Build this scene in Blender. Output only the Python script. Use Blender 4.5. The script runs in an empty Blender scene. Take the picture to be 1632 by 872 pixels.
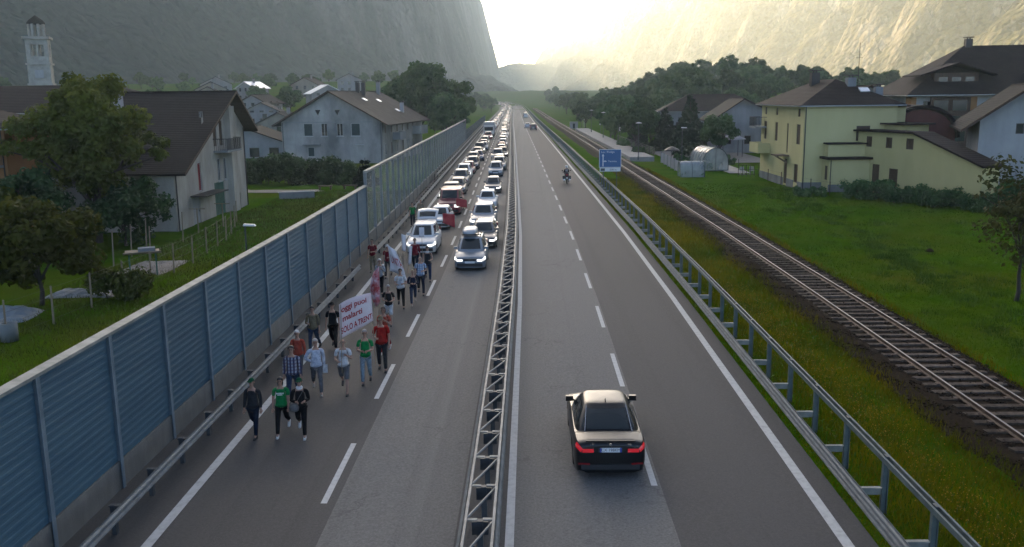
import bpy, bmesh, math, random
import numpy as np
from mathutils import Matrix, Vector

# ------------------------------------------------------------------ camera, sky, sun, exposure
sc = bpy.context.scene
C = sc.collection
CAM_H, F_PX, PITCH, YAW, ROLL = 9.231, 1450.0, .19361, -.0191, -.01237

def make_camera():
    cy, sy = math.cos(YAW), math.sin(YAW)
    cp, sp = math.cos(PITCH), math.sin(PITCH)
    cr, sr = math.cos(ROLL), math.sin(ROLL)
    R = np.array([cy, -sy, 0]); Fh = np.array([sy, cy, 0]); U = np.array([0, 0, 1.])
    F = Fh * cp - U * sp
    D = -(Fh * sp + U * cp)
    R2 = cr * R - sr * D
    D2 = sr * R + cr * D
    cam = bpy.data.cameras.new('camera')
    o = bpy.data.objects.new('camera', cam)
    C.objects.link(o)
    M = Matrix.Identity(4)
    for i in range(3):
        M[i][0] = R2[i]; M[i][1] = -D2[i]; M[i][2] = -F[i]
    M[2][3] = CAM_H
    o.matrix_world = M
    cam.lens = F_PX / 1632 * 36
    cam.sensor_width = 36
    cam.clip_end = 20000
    sc.camera = o

make_camera()
SUN_AZ, SUN_EL = math.radians(-14), math.radians(16)
w = bpy.data.worlds.new('World'); sc.world = w; w.use_nodes = True
_n = w.node_tree
_bg = _n.nodes['Background']
_sk = _n.nodes.new('ShaderNodeTexSky'); _sk.sky_type = 'NISHITA'; _sk.sun_disc = False
_sk.sun_elevation = SUN_EL; _sk.sun_rotation = SUN_AZ
_sk.dust_density = 1.6; _sk.air_density = .42; _sk.ozone_density = 0.0
_n.links.new(_sk.outputs[0], _bg.inputs[0])
_bg.inputs[1].default_value = .063
_l = bpy.data.lights.new('sun', 'SUN'); _l.energy = 2.0; _l.angle = math.radians(.5); _l.color = (1, .66, .34)
_lo = bpy.data.objects.new('sun', _l); C.objects.link(_lo)
_d = Vector((math.sin(SUN_AZ) * math.cos(SUN_EL), math.cos(SUN_AZ) * math.cos(SUN_EL), math.sin(SUN_EL)))
_lo.rotation_euler = _d.to_track_quat('Z', 'Y').to_euler()
sc.view_settings.view_transform = 'Standard'
sc.view_settings.look = 'None'
sc.view_settings.gamma = 1
sc.view_settings.use_curve_mapping = False
sc.view_settings.exposure = 3.0
sc.render.engine = 'CYCLES'
sc.cycles.use_denoising = True
sc.cycles.max_bounces = 6
sc.cycles.diffuse_bounces = 3
sc.cycles.glossy_bounces = 3
sc.cycles.transparent_max_bounces = 12
sc.cycles.volume_bounces = 1
sc.cycles.use_adaptive_sampling = True
sc.cycles.adaptive_threshold = .015
HAZE_DENSITY, HAZE_ANISO, MOUNT_TOP = .00028, .55, 480.0

rnd = random.Random(7)
rng = np.random.default_rng(7)

# ------------------------------------------------------------------ tagging and mesh helpers
def tag(o, label=None, cat=None, group=None, kind=None):
    if label: o['label'] = label
    if cat: o['category'] = cat
    if group: o['group'] = group
    if kind: o['kind'] = kind
    return o

def link(o, parent=None):
    C.objects.link(o)
    if parent is not None: o.parent = parent
    return o

def empty(name, loc=(0, 0, 0), rz=0.0):
    o = bpy.data.objects.new(name, None)
    o.empty_display_size = .2
    o.location = loc
    o.rotation_euler = (0, 0, rz)
    return link(o)

def thing(name, label, cat, loc=(0, 0, 0), rz=0.0, group=None):
    return tag(empty(name, loc, rz), label, cat, group)

def obj(name, me, parent=None, loc=None, rz=None, scale=None):
    o = bpy.data.objects.new(name, me)
    if loc is not None: o.location = loc
    if rz is not None: o.rotation_euler = (0, 0, rz)
    if scale is not None: o.scale = scale if hasattr(scale, '__len__') else (scale,) * 3
    return link(o, parent)

def copy_tree(o, parent=None):
    c = o.copy()
    C.objects.link(c)
    c.parent = parent
    for ch in o.children:
        copy_tree(ch, c)
    return c

def to_mesh(name, v, f, m=None, smooth=False, mi=None):
    me = bpy.data.meshes.new(name)
    me.from_pydata([tuple(map(float, p)) for p in v], [], [tuple(q) for q in f])
    if m is not None:
        for x in (m if isinstance(m, (list, tuple)) else [m]):
            me.materials.append(x)
    if mi is not None:
        me.polygons.foreach_set('material_index', mi)
    if smooth:
        me.polygons.foreach_set('use_smooth', [True] * len(me.polygons))
    return me

def np_mesh(name, V, F, m, smooth=False):
    """big numpy meshes: V (n,3), F (k,3 or 4)"""
    me = bpy.data.meshes.new(name)
    k, s = F.shape
    me.vertices.add(len(V)); me.vertices.foreach_set('co', np.ascontiguousarray(V, dtype=np.float32).ravel())
    me.loops.add(k * s); me.loops.foreach_set('vertex_index', np.ascontiguousarray(F, dtype=np.int32).ravel())
    me.polygons.add(k)
    me.polygons.foreach_set('loop_start', np.arange(0, k * s, s, dtype=np.int32))
    if smooth: me.polygons.foreach_set('use_smooth', np.ones(k, dtype=bool))
    me.materials.append(m)
    me.update(calc_edges=True)
    me.validate()
    return me

class MB:
    """collects boxes, bars, prisms and tubes into one mesh"""
    def __init__(s): s.v, s.f = [], []
    def add(s, v, f):
        n = len(s.v); s.v += [tuple(p) for p in v]; s.f += [tuple(i + n for i in q) for q in f]; return s
    def box(s, x0, x1, y0, y1, z0, z1):
        return s.add([(x0, y0, z0), (x1, y0, z0), (x1, y1, z0), (x0, y1, z0), (x0, y0, z1), (x1, y0, z1), (x1, y1, z1), (x0, y1, z1)],
                     [(3, 2, 1, 0), (4, 5, 6, 7), (0, 1, 5, 4), (1, 2, 6, 5), (2, 3, 7, 6), (3, 0, 4, 7)])
    def bar(s, p, q, wx, wy=None):
        p, q = Vector(p), Vector(q); d = (q - p).normalized(); wy = wy or wx
        up = Vector((0, 0, 1)) if abs(d.z) < .95 else Vector((0, 1, 0))
        a = d.cross(up).normalized() * wx / 2; b = a.cross(d).normalized() * wy / 2
        vs = [p - a - b, p + a - b, p + a + b, p - a + b, q - a - b, q + a - b, q + a + b, q - a + b]
        return s.add(vs, [(3, 2, 1, 0), (4, 5, 6, 7), (0, 1, 5, 4), (1, 2, 6, 5), (2, 3, 7, 6), (3, 0, 4, 7)])
    def tube(s, p, q, r0, r1=None, n=8, caps=True):
        p, q = Vector(p), Vector(q); d = (q - p).normalized(); r1 = r0 if r1 is None else r1
        up = Vector((0, 0, 1)) if abs(d.z) < .95 else Vector((0, 1, 0))
        a = d.cross(up).normalized(); b = a.cross(d).normalized()
        vs = []
        for c, r in ((p, r0), (q, r1)):
            for i in range(n):
                t = 2 * math.pi * i / n
                vs.append(c + a * math.cos(t) * r + b * math.sin(t) * r)
        fs = [(i, (i + 1) % n, n + (i + 1) % n, n + i) for i in range(n)]
        if caps: fs += [tuple(range(n))[::-1], tuple(range(n, 2 * n))]
        return s.add(vs, fs)
    def path(s, pts, r, n=6):
        for a, b in zip(pts[:-1], pts[1:]): s.tube(a, b, r, r, n)
        return s
    def prism(s, poly, a, b, axis='y'):
        """poly in the plane across axis, swept from a to b"""
        n = len(poly)
        put = {'y': lambda p, t: (p[0], t, p[1]), 'x': lambda p, t: (t, p[0], p[1]), 'z': lambda p, t: (p[0], p[1], t)}[axis]
        vs = [put(p, a) for p in poly] + [put(p, b) for p in poly]
        return s.add(vs, [(i, (i + 1) % n, n + (i + 1) % n, n + i) for i in range(n)] + [tuple(range(n))[::-1], tuple(range(n, 2 * n))])
    def slab(s, poly3, th):
        """a flat polygon in space given thickness downwards"""
        n = len(poly3)
        vs = [tuple(p) for p in poly3] + [(p[0], p[1], p[2] - th) for p in poly3]
        return s.add(vs, [tuple(range(n)), tuple(range(n, 2 * n))[::-1]] + [(i, n + i, n + (i + 1) % n, (i + 1) % n) for i in range(n)])
    def lathe(s, prof, c=(0, 0, 0), n=12, axis='z'):
        vs = []
        for r, z in prof:
            for i in range(n):
                t = 2 * math.pi * i / n
                x, y = r * math.cos(t), r * math.sin(t)
                p = {'z': (x, y, z), 'x': (z, x, y), 'y': (x, z, y)}[axis]
                vs.append((c[0] + p[0], c[1] + p[1], c[2] + p[2]))
        k = len(prof)
        fs = [(j * n + i, j * n + (i + 1) % n, (j + 1) * n + (i + 1) % n, (j + 1) * n + i) for j in range(k - 1) for i in range(n)]
        fs += [tuple(range(n))[::-1], tuple(range((k - 1) * n, k * n))]
        return s.add(vs, fs)
    def mesh(s, name, m, smooth=False): 
        me = to_mesh(name, s.v, s.f, m, smooth)
        bm = bmesh.new(); bm.from_mesh(me); bmesh.ops.recalc_face_normals(bm, faces=bm.faces); bm.to_mesh(me); bm.free()
        return me
    def build(s, name, m, parent=None, smooth=False, loc=None, rz=None):
        return obj(name, s.mesh(name, m, smooth), parent, loc, rz)

# ------------------------------------------------------------------ materials
MAT = {}
def mat(name, col, rough=.7, col2=None, scale=4.0, bump=0.0, bscale=30.0, metal=0.0, spec=.5, coat=0.0, emit=None, estr=0.0, detail=6.0, lo=.35, hi=.65, coords='Object', stretch=None, alpha=None, objrand=0.0):
    if name in MAT: return MAT[name]
    m = bpy.data.materials.new(name); m.use_nodes = True
    nt = m.node_tree; b = nt.nodes['Principled BSDF']
    b.inputs['Base Color'].default_value = (*col, 1)
    b.inputs['Roughness'].default_value = rough
    b.inputs['Metallic'].default_value = metal
    b.inputs['Specular IOR Level'].default_value = spec
    b.inputs['Coat Weight'].default_value = coat
    if coat: b.inputs['Coat Roughness'].default_value = .06
    if emit:
        b.inputs['Emission Color'].default_value = (*emit, 1); b.inputs['Emission Strength'].default_value = estr
    if col2 is not None or bump:
        tc = nt.nodes.new('ShaderNodeTexCoord'); src = tc.outputs[coords]
        if coords == 'World':
            pass
        if stretch:
            mp = nt.nodes.new('ShaderNodeMapping'); mp.inputs['Scale'].default_value = stretch
            nt.links.new(src, mp.inputs[0]); src = mp.outputs[0]
    if col2 is not None:
        n1 = nt.nodes.new('ShaderNodeTexNoise'); n1.inputs['Scale'].default_value = scale; n1.inputs['Detail'].default_value = detail
        n1.inputs['Roughness'].default_value = .62
        nt.links.new(src, n1.inputs['Vector'])
        r = nt.nodes.new('ShaderNodeValToRGB')
        r.color_ramp.elements[0].position = lo; r.color_ramp.elements[0].color = (*col, 1)
        r.color_ramp.elements[1].position = hi; r.color_ramp.elements[1].color = (*col2, 1)
        nt.links.new(n1.outputs[0], r.inputs[0]); nt.links.new(r.outputs[0], b.inputs['Base Color'])
    if bump:
        n2 = nt.nodes.new('ShaderNodeTexNoise'); n2.inputs['Scale'].default_value = bscale; n2.inputs['Detail'].default_value = 4
        nt.links.new(src, n2.inputs['Vector'])
        bp = nt.nodes.new('ShaderNodeBump'); bp.inputs['Strength'].default_value = bump; bp.inputs['Distance'].default_value = .02
        nt.links.new(n2.outputs[0], bp.inputs['Height']); nt.links.new(bp.outputs[0], b.inputs['Normal'])
    if objrand:
        oi = nt.nodes.new('ShaderNodeObjectInfo'); mr = nt.nodes.new('ShaderNodeMapRange'); hs = nt.nodes.new('ShaderNodeHueSaturation')
        mr.inputs['To Min'].default_value = 1 - objrand; mr.inputs['To Max'].default_value = 1 + objrand
        nt.links.new(oi.outputs['Random'], mr.inputs[0]); nt.links.new(mr.outputs[0], hs.inputs['Value'])
        lk = [l for l in nt.links if l.to_socket == b.inputs['Base Color']]
        if lk: nt.links.new(lk[0].from_socket, hs.inputs['Color'])
        else: hs.inputs['Color'].default_value = (*col, 1)
        nt.links.new(hs.outputs[0], b.inputs['Base Color'])
    MAT[name] = m
    return m

def node_mix(nt, a, b, fac):
    mx = nt.nodes.new('ShaderNodeMix'); mx.data_type = 'RGBA'
    for s, v in ((mx.inputs['A'], a), (mx.inputs['B'], b)):
        if hasattr(v, 'is_linked'): nt.links.new(v, s)
        else: s.default_value = (*v, 1)
    if hasattr(fac, 'is_linked'): nt.links.new(fac, mx.inputs['Factor'])
    else: mx.inputs['Factor'].default_value = fac
    return mx.outputs['Result']

def node_noise(nt, vec, scale, detail=5, rough=.6, lo=.4, hi=.6, stretch=None):
    if stretch:
        mp = nt.nodes.new('ShaderNodeMapping'); mp.inputs['Scale'].default_value = stretch
        nt.links.new(vec, mp.inputs[0]); vec = mp.outputs[0]
    n = nt.nodes.new('ShaderNodeTexNoise'); n.inputs['Scale'].default_value = scale
    n.inputs['Detail'].default_value = detail; n.inputs['Roughness'].default_value = rough
    nt.links.new(vec, n.inputs['Vector'])
    r = nt.nodes.new('ShaderNodeMapRange'); r.inputs['From Min'].default_value = lo; r.inputs['From Max'].default_value = hi
    nt.links.new(n.outputs[0], r.inputs[0])
    return r.outputs[0]

def leaf_mat(name, dark, light, trans=.3, vscale=.35):
    """leaves: colour varies from clump to clump and from tree to tree, part of the light passes through"""
    if name in MAT: return MAT[name]
    m = bpy.data.materials.new(name); m.use_nodes = True; nt = m.node_tree
    b = nt.nodes['Principled BSDF']; out = nt.nodes['Material Output']
    tc = nt.nodes.new('ShaderNodeTexCoord'); oi = nt.nodes.new('ShaderNodeObjectInfo')
    f1 = node_noise(nt, tc.outputs['Object'], vscale, 3, .6, .35, .68)
    col = node_mix(nt, dark, light, f1)
    hs = nt.nodes.new('ShaderNodeHueSaturation')
    mr = nt.nodes.new('ShaderNodeMapRange'); mr.inputs['To Min'].default_value = .7; mr.inputs['To Max'].default_value = 1.25
    nt.links.new(oi.outputs['Random'], mr.inputs[0]); nt.links.new(mr.outputs[0], hs.inputs['Value'])
    mh = nt.nodes.new('ShaderNodeMapRange'); mh.inputs['To Min'].default_value = .485; mh.inputs['To Max'].default_value = .515
    nt.links.new(oi.outputs['Random'], mh.inputs[0]); nt.links.new(mh.outputs[0], hs.inputs['Hue'])
    nt.links.new(col, hs.inputs['Color'])
    nt.links.new(hs.outputs[0], b.inputs['Base Color']); b.inputs['Roughness'].default_value = .65
    b.inputs['Specular IOR Level'].default_value = .06
    tr = nt.nodes.new('ShaderNodeBsdfTranslucent'); nt.links.new(hs.outputs[0], tr.inputs[0])
    mx = nt.nodes.new('ShaderNodeMixShader'); mx.inputs[0].default_value = trans
    nt.links.new(b.outputs[0], mx.inputs[1]); nt.links.new(tr.outputs[0], mx.inputs[2]); nt.links.new(mx.outputs[0], out.inputs[0])
    MAT[name] = m
    return m

def glass_mat(name, tint, veil, amount):
    """a pane that lets most light straight through, with a thin veil of dirt and a reflection"""
    if name in MAT: return MAT[name]
    m = bpy.data.materials.new(name); m.use_nodes = True; nt = m.node_tree
    b = nt.nodes['Principled BSDF']; out = nt.nodes['Material Output']
    tc = nt.nodes.new('ShaderNodeTexCoord')
    f1 = node_noise(nt, tc.outputs['Object'], .8, 5, .6, .3, .75, (1, 1, .5))
    mr = nt.nodes.new('ShaderNodeMapRange'); mr.inputs['To Min'].default_value = amount * .6; mr.inputs['To Max'].default_value = amount * 1.5
    nt.links.new(f1, mr.inputs[0])
    b.inputs['Base Color'].default_value = (*veil, 1); b.inputs['Roughness'].default_value = .25
    t = nt.nodes.new('ShaderNodeBsdfTransparent'); t.inputs[0].default_value = (*tint, 1)
    mx = nt.nodes.new('ShaderNodeMixShader'); nt.links.new(mr.outputs[0], mx.inputs[0])
    nt.links.new(t.outputs[0], mx.inputs[1]); nt.links.new(b.outputs[0], mx.inputs[2]); nt.links.new(mx.outputs[0], out.inputs[0])
    MAT[name] = m
    return m

# ------------------------------------------------------------------ where the road runs, and the lie of the land
_CS = [-60, 0, 40, 60, 80, 100, 150, 200, 300, 400, 600, 700, 800, 900, 1000, 1100, 1250]
_CX = [.05, .05, .12, 0, -.3, -.63, -1.45, -2.33, -4.1, -5.5, -8.4, -10.8, -16, -29, -50, -82, -150]
_ZS = [-60, 600, 800, 1000, 1100, 1250]
_ZV = [0, 0, .8, 4.2, 6.5, 10]
def cx(s): return np.interp(s, _CS, _CX)
def cz(s): return np.interp(s, _ZS, _ZV)
def bank(x): return .0255 * np.clip(x, -11.5, 8.6)
def rp(x, s, z=0.0):
    """a point at lateral offset x and distance s along the road, z above the banked surface"""
    return (float(cx(s)) + x, s, float(bank(x)) + float(cz(s)) + z)
def sm(a, b, x):
    t = np.clip((x - a) / (b - a), 0, 1); return t * t * (3 - 2 * t)
def fnoise(x, y, s, seed, o=4):
    r = np.random.default_rng(seed); t = 0 * x
    for i in range(o):
        for _ in range(3):
            a = r.uniform(0, 6.28); k = 2 ** i / s * 6.28 * r.uniform(.7, 1.3)
            t = t + np.sin((x * np.cos(a) + y * np.sin(a)) * k + r.uniform(0, 6.28)) / 2 ** i / 3
    return t
def ground_z(x, y):
    x = np.asarray(x, float); y = np.asarray(y, float)
    xr = x - cx(y)
    z = bank(xr) - .06 + cz(y) * sm(-400, -40, -np.abs(xr))
    right = sm(8.3, 10.6, xr)
    z = z * (1 - right) + right * (-.04 + cz(y) * .9 + .06 * fnoise(x, y, 14, 5))
    hump = np.exp(-((xr - 13.35) / 2.1) ** 4)
    z = z + hump * .12
    left = sm(-11.0, -14.5, xr)
    lz = -.5 - .45 * sm(85, 125, y) + .08 * fnoise(x, y, 11, 6)
    lz = lz + .046 * np.maximum(0, y - 120) * sm(-14, -75, xr) * (1 - .5 * sm(500, 900, y)) + cz(y) * .6 * sm(-150, -20, xr)
    z = z * (1 - left) + left * lz
    rise = sm(28, 75, xr) * sm(175, 300, y)
    z = z + rise * (9 + 2.0 * fnoise(x, y, 90, 9)) * (1 - .35 * sm(380, 700, y))
    return z
# ------------------------------------------------------------------ ground, road, mountains, haze
def grid_mesh(name, xs, ys, hf, m, smooth=True):
    X, Y = np.meshgrid(xs, ys); Z = hf(X, Y); n, k = X.shape
    V = np.stack([X, Y, Z], -1).reshape(-1, 3); i = np.arange(n * k).reshape(n, k)
    F = np.stack([i[:-1, :-1], i[:-1, 1:], i[1:, 1:], i[1:, :-1]], -1).reshape(-1, 4)
    return np_mesh(name, V, F, m, smooth)

def ground_material():
    m = bpy.data.materials.new('ground_grass'); m.use_nodes = True; nt = m.node_tree
    b = nt.nodes['Principled BSDF']; tc = nt.nodes.new('ShaderNodeTexCoord'); v = tc.outputs['Object']
    c = node_mix(nt, (.028, .074, .0015), (.050, .105, .003), node_noise(nt, v, .35, 6, .65, .35, .65))
    c = node_mix(nt, c, (.070, .078, .006), node_noise(nt, v, .07, 6, .65, .48, .68))
    c = node_mix(nt, c, (.028, .027, .012), node_noise(nt, v, .55, 6, .7, .60, .74))
    nt.links.new(c, b.inputs['Base Color']); b.inputs['Roughness'].default_value = 1; b.inputs['Specular IOR Level'].default_value = .0
    n2 = nt.nodes.new('ShaderNodeTexNoise'); n2.inputs['Scale'].default_value = 5; n2.inputs['Detail'].default_value = 6
    nt.links.new(v, n2.inputs['Vector'])
    bp = nt.nodes.new('ShaderNodeBump'); bp.inputs['Strength'].default_value = .9; bp.inputs['Distance'].default_value = .12
    nt.links.new(n2.outputs[0], bp.inputs['Height']); nt.links.new(bp.outputs[0], b.inputs['Normal'])
    MAT['ground_grass'] = m
    return m

def spaced(a, b, near, far, mid=0.0, reach=60.0):
    out, t = [a], a
    while t < b:
        d = abs(t - mid)
        t += near + (far - near) * min(1, max(0, (d - reach) / (reach * 12))) ** 1.1
        out.append(min(t, b))
    return np.array(out)
gx = np.concatenate([-spaced(0, 4200, 1.1, 320)[::-1], spaced(0, 4200, 1.1, 320)[1:]])
gy = np.concatenate([[-400, -120, -40], spaced(-10, 5200, 1.6, 320, 0, 130)])
gm = grid_mesh('ground', gx, gy, ground_z, ground_material())
tag(obj('ground', gm), kind='structure')

def asphalt(name, c1, c2, crack):
    m = bpy.data.materials.new(name); m.use_nodes = True; nt = m.node_tree
    b = nt.nodes['Principled BSDF']; tc = nt.nodes.new('ShaderNodeTexCoord'); v = tc.outputs['Object']
    c = node_mix(nt, c1, c2, node_noise(nt, v, .22, 6, .6, .3, .7, (1, .12, 1)))
    c = node_mix(nt, c, tuple(x * .72 for x in c1), node_noise(nt, v, 1.1, 7, .75, .60, .78, (1.6, .16, 1)))
    c = node_mix(nt, c, tuple(x * .74 for x in c1), node_noise(nt, v, .9, 3, .5, .52, .70, (1.0, .008, 1)))
    c = node_mix(nt, c, tuple(x * 1.22 for x in c2), node_noise(nt, v, .7, 3, .5, .55, .75, (1.3, .006, 1)))
    sp = node_noise(nt, v, 38, 2, .6, .38, .62)
    c = node_mix(nt, tuple(x * .55 for x in c1), c, sp) if crack < 0 else node_mix(nt, c, tuple(x * 1.55 for x in c2), node_noise(nt, v, 30, 3, .8, .52, .80))
    gr = node_noise(nt, v, 16, 2, .7, .30, .70)
    c = node_mix(nt, node_mix(nt, c, (.02, .02, .02), .32 if crack else .22), node_mix(nt, c, (.22, .22, .21), .22 if crack else .05), gr)
    if crack:
        vo = nt.nodes.new('ShaderNodeTexVoronoi'); vo.feature = 'DISTANCE_TO_EDGE'; vo.inputs['Scale'].default_value = .5
        mp = nt.nodes.new('ShaderNodeMapping'); mp.inputs['Scale'].default_value = (1.6, .7, 1)
        nz = nt.nodes.new('ShaderNodeTexNoise'); nz.inputs['Scale'].default_value = 2.2; nz.inputs['Detail'].default_value = 6
        nt.links.new(v, nz.inputs['Vector'])
        ad = nt.nodes.new('ShaderNodeVectorMath'); ad.operation = 'MULTIPLY_ADD'
        nt.links.new(nz.outputs['Color'], ad.inputs[0]); ad.inputs[1].default_value = (1.1, 1.1, 0); nt.links.new(v, ad.inputs[2])
        nt.links.new(ad.outputs[0], mp.inputs[0]); nt.links.new(mp.outputs[0], vo.inputs['Vector'])
        r = nt.nodes.new('ShaderNodeMapRange'); r.inputs['From Min'].default_value = .004; r.inputs['From Max'].default_value = .022
        r.inputs['To Min'].default_value = 1; r.inputs['To Max'].default_value = 0
        nt.links.new(vo.outputs['Distance'], r.inputs[0])
        mk = nt.nodes.new('ShaderNodeMath'); mk.operation = 'MULTIPLY'
        nt.links.new(r.outputs[0], mk.inputs[0]); nt.links.new(node_noise(nt, v, .28, 4, .6, .50, .62), mk.inputs[1])
        m2 = nt.nodes.new('ShaderNodeMath'); m2.operation = 'MULTIPLY'; nt.links.new(mk.outputs[0], m2.inputs[0]); m2.inputs[1].default_value = abs(crack)
        c = node_mix(nt, c, tuple(x * .35 for x in c1), m2.outputs[0])
    nt.links.new(c, b.inputs['Base Color']); b.inputs['Roughness'].default_value = .85; b.inputs['Specular IOR Level'].default_value = .25
    n2 = nt.nodes.new('ShaderNodeTexNoise'); n2.inputs['Scale'].default_value = 60; n2.inputs['Detail'].default_value = 3
    nt.links.new(v, n2.inputs['Vector'])
    bp = nt.nodes.new('ShaderNodeBump'); bp.inputs['Strength'].default_value = .35; bp.inputs['Distance'].default_value = .01
    nt.links.new(n2.outputs[0], bp.inputs['Height']); nt.links.new(bp.outputs[0], b.inputs['Normal'])
    return m
AS_DARK = asphalt('asphalt_dark', (.054, .053, .051), (.066, .064, .061), 0)
AS_LIGHT = asphalt('asphalt_worn', (.108, .108, .102), (.132, .130, .122), .4)
PAINT = mat('road_paint', (.42, .43, .42), .8, (.26, .27, .26), 6, bump=.2, bscale=40, lo=.45, hi=.8)

def strip(name, x0, x1, s0, s1, z, m, parent=None, step=4.0, edge=0.0):
    ss = np.concatenate([np.arange(s0, min(s1, 160), step), np.arange(160, s1, 15) if s1 > 160 else [], [s1]])
    ss = np.unique(ss[ss >= s0]); V = []
    k = 2 if x1 - x0 < 3 else 5
    xs = np.linspace(x0, x1, k)
    for s in ss:
        for x in xs: V.append(rp(x + (rnd.uniform(-edge, edge) if edge and x in (x0, x1) else 0), s, z))
    F = [(i * k + j, i * k + j + 1, (i + 1) * k + j + 1, (i + 1) * k + j) for i in range(len(ss) - 1) for j in range(k - 1)]
    return obj(name, to_mesh(name, V, F, m), parent)
road = tag(strip('road', -10.34, 6.95, -8, 1200, 0, AS_DARK), kind='structure')
strip('worn_lane', -4.66, -1.72, -8, 1200, .004, AS_LIGHT, road)
strip('worn_lane', -.62, 3.0, -8, 1200, .004, AS_LIGHT, road)
strip('edge_line', -8.49, -8.25, -8, 1200, .010, PAINT, road)
strip('edge_line', -.64, -.45, -8, 1200, .010, PAINT, road)
strip('edge_line', 6.24, 6.47, -8, 1200, .010, PAINT, road)
dash_v = [(-.075, 0, 0), (.075, 0, 0), (.075, 3.75, 0), (-.075, 3.75, 0)]
dash_me = to_mesh('lane_dash', dash_v, [(0, 1, 2, 3)], PAINT)
for x, s0 in ((-4.95, 19.83), (2.85, 20.3)):
    for k in range(-2, 62):
        s = s0 + 7.5 * k
        a, b = rp(x, s, .012), rp(x, s + 3.75, .012)
        obj('lane_dash', dash_me, road, a, math.atan2(-(b[0] - a[0]), b[1] - a[1]))

# mountains: forested valley sides, cliff on the sunward side
def forest_material(name, c1, c2, rock, steep=.62):
    m = bpy.data.materials.new(name); m.use_nodes = True; nt = m.node_tree
    b = nt.nodes['Principled BSDF']; tc = nt.nodes.new('ShaderNodeTexCoord'); v = tc.outputs['Object']
    c = node_mix(nt, c1, c2, node_noise(nt, v, .02, 8, .75, .35, .65))
    c = node_mix(nt, c, tuple(x * .25 for x in c1), node_noise(nt, v, .11, 4, .7, .48, .66))
    ge = nt.nodes.new('ShaderNodeNewGeometry'); sp = nt.nodes.new('ShaderNodeSeparateXYZ'); nt.links.new(ge.outputs['True Normal'], sp.inputs[0])
    r = nt.nodes.new('ShaderNodeMapRange'); r.inputs['From Min'].default_value = steep; r.inputs['From Max'].default_value = steep - .2
    nt.links.new(sp.outputs[2], r.inputs[0])
    mk = nt.nodes.new('ShaderNodeMath'); mk.operation = 'MULTIPLY'; nt.links.new(r.outputs[0], mk.inputs[0])
    nt.links.new(node_noise(nt, v, .018, 7, .7, .44, .62, (1, 1, .35)), mk.inputs[1])
    c = node_mix(nt, c, rock, mk.outputs[0])
    nt.links.new(c, b.inputs['Base Color']); b.inputs['Roughness'].default_value = .95; b.inputs['Specular IOR Level'].default_value = .05
    vo = nt.nodes.new('ShaderNodeTexVoronoi'); vo.inputs['Scale'].default_value = .10
    nz = nt.nodes.new('ShaderNodeTexNoise'); nz.inputs['Scale'].default_value = .06; nz.inputs['Detail'].default_value = 4; nt.links.new(v, nz.inputs['Vector'])
    ad = nt.nodes.new('ShaderNodeVectorMath'); ad.operation = 'MULTIPLY_ADD'; nt.links.new(nz.outputs['Color'], ad.inputs[0]); ad.inputs[1].default_value = (14, 14, 14); nt.links.new(v, ad.inputs[2])
    nt.links.new(ad.outputs[0], vo.inputs['Vector'])
    n2 = nt.nodes.new('ShaderNodeMath'); n2.operation = 'MULTIPLY'; n2.inputs[1].default_value = -1; nt.links.new(vo.outputs['Distance'], n2.inputs[0])
    bp = nt.nodes.new('ShaderNodeBump'); bp.inputs['Strength'].default_value = 1; bp.inputs['Distance'].default_value = 9
    nt.links.new(n2.outputs[0], bp.inputs['Height']); nt.links.new(bp.outputs[0], b.inputs['Normal'])
    return m

def mount_left(x, y):
    xf = np.interp(y, [0, 200, 600, 1000, 1500, 4000], [-520, -450, -350, -215, 8, 20])
    d = xf - x + fnoise(x, y, 300, 3) * 16
    t = sm(950, 1450, y); ds = np.maximum(d, 0)
    tree = np.maximum(0, fnoise(x, y, 34, 14, 2)) * 3.5
    h = (1 - t) * ds * .78 + t * (np.minimum(ds * .42, 48) + np.maximum(ds - 116, 0) * 3.6) + fnoise(x, y, 150, 4) * 12 * sm(0, 90, d)
    return -3 + np.minimum(h, MOUNT_TOP - 40 + fnoise(x, y, 400, 5) * 20) + tree * sm(0, 20, d)
def mount_right(x, y):
    xf = np.interp(y, [0, 400, 1000, 1600, 2400, 4000], [400, 400, 390, 320, 150, -60])
    d = x - xf + fnoise(x, y, 420, 7) * 45
    ds = np.maximum(d, 0)
    tree = np.maximum(0, fnoise(x, y, 34, 15, 2)) * 5
    h = ds * 1.05 + fnoise(x, y, 190, 8) * 26 * sm(0, 120, d) + np.abs(fnoise(x, y, 260, 18)) * 50 * sm(60, 260, d)
    return -3 + np.minimum(h, MOUNT_TOP - 60 + fnoise(x, y, 500, 6) * 20) + tree * sm(0, 20, d)
FOREST_L = forest_material('forest_shade', (.006, .017, .011), (.020, .036, .019), (.10, .10, .10), .46)  # valley shade put into the colours: darker copy of the forest
FOREST_R = forest_material('forest_sunlit', (.045, .055, .018), (.12, .12, .045), (.42, .38, .30))  # sunlight put into the colours: lighter copy for opposite slope and far hill
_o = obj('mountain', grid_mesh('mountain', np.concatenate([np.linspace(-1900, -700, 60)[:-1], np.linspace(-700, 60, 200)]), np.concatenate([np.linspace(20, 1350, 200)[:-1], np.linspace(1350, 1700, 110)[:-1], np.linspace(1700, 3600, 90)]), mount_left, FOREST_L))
tag(_o, kind='structure')
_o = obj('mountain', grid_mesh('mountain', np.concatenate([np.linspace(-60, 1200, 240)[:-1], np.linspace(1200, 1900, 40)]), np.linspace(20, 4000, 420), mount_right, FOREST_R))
tag(_o, kind='structure')
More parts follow.
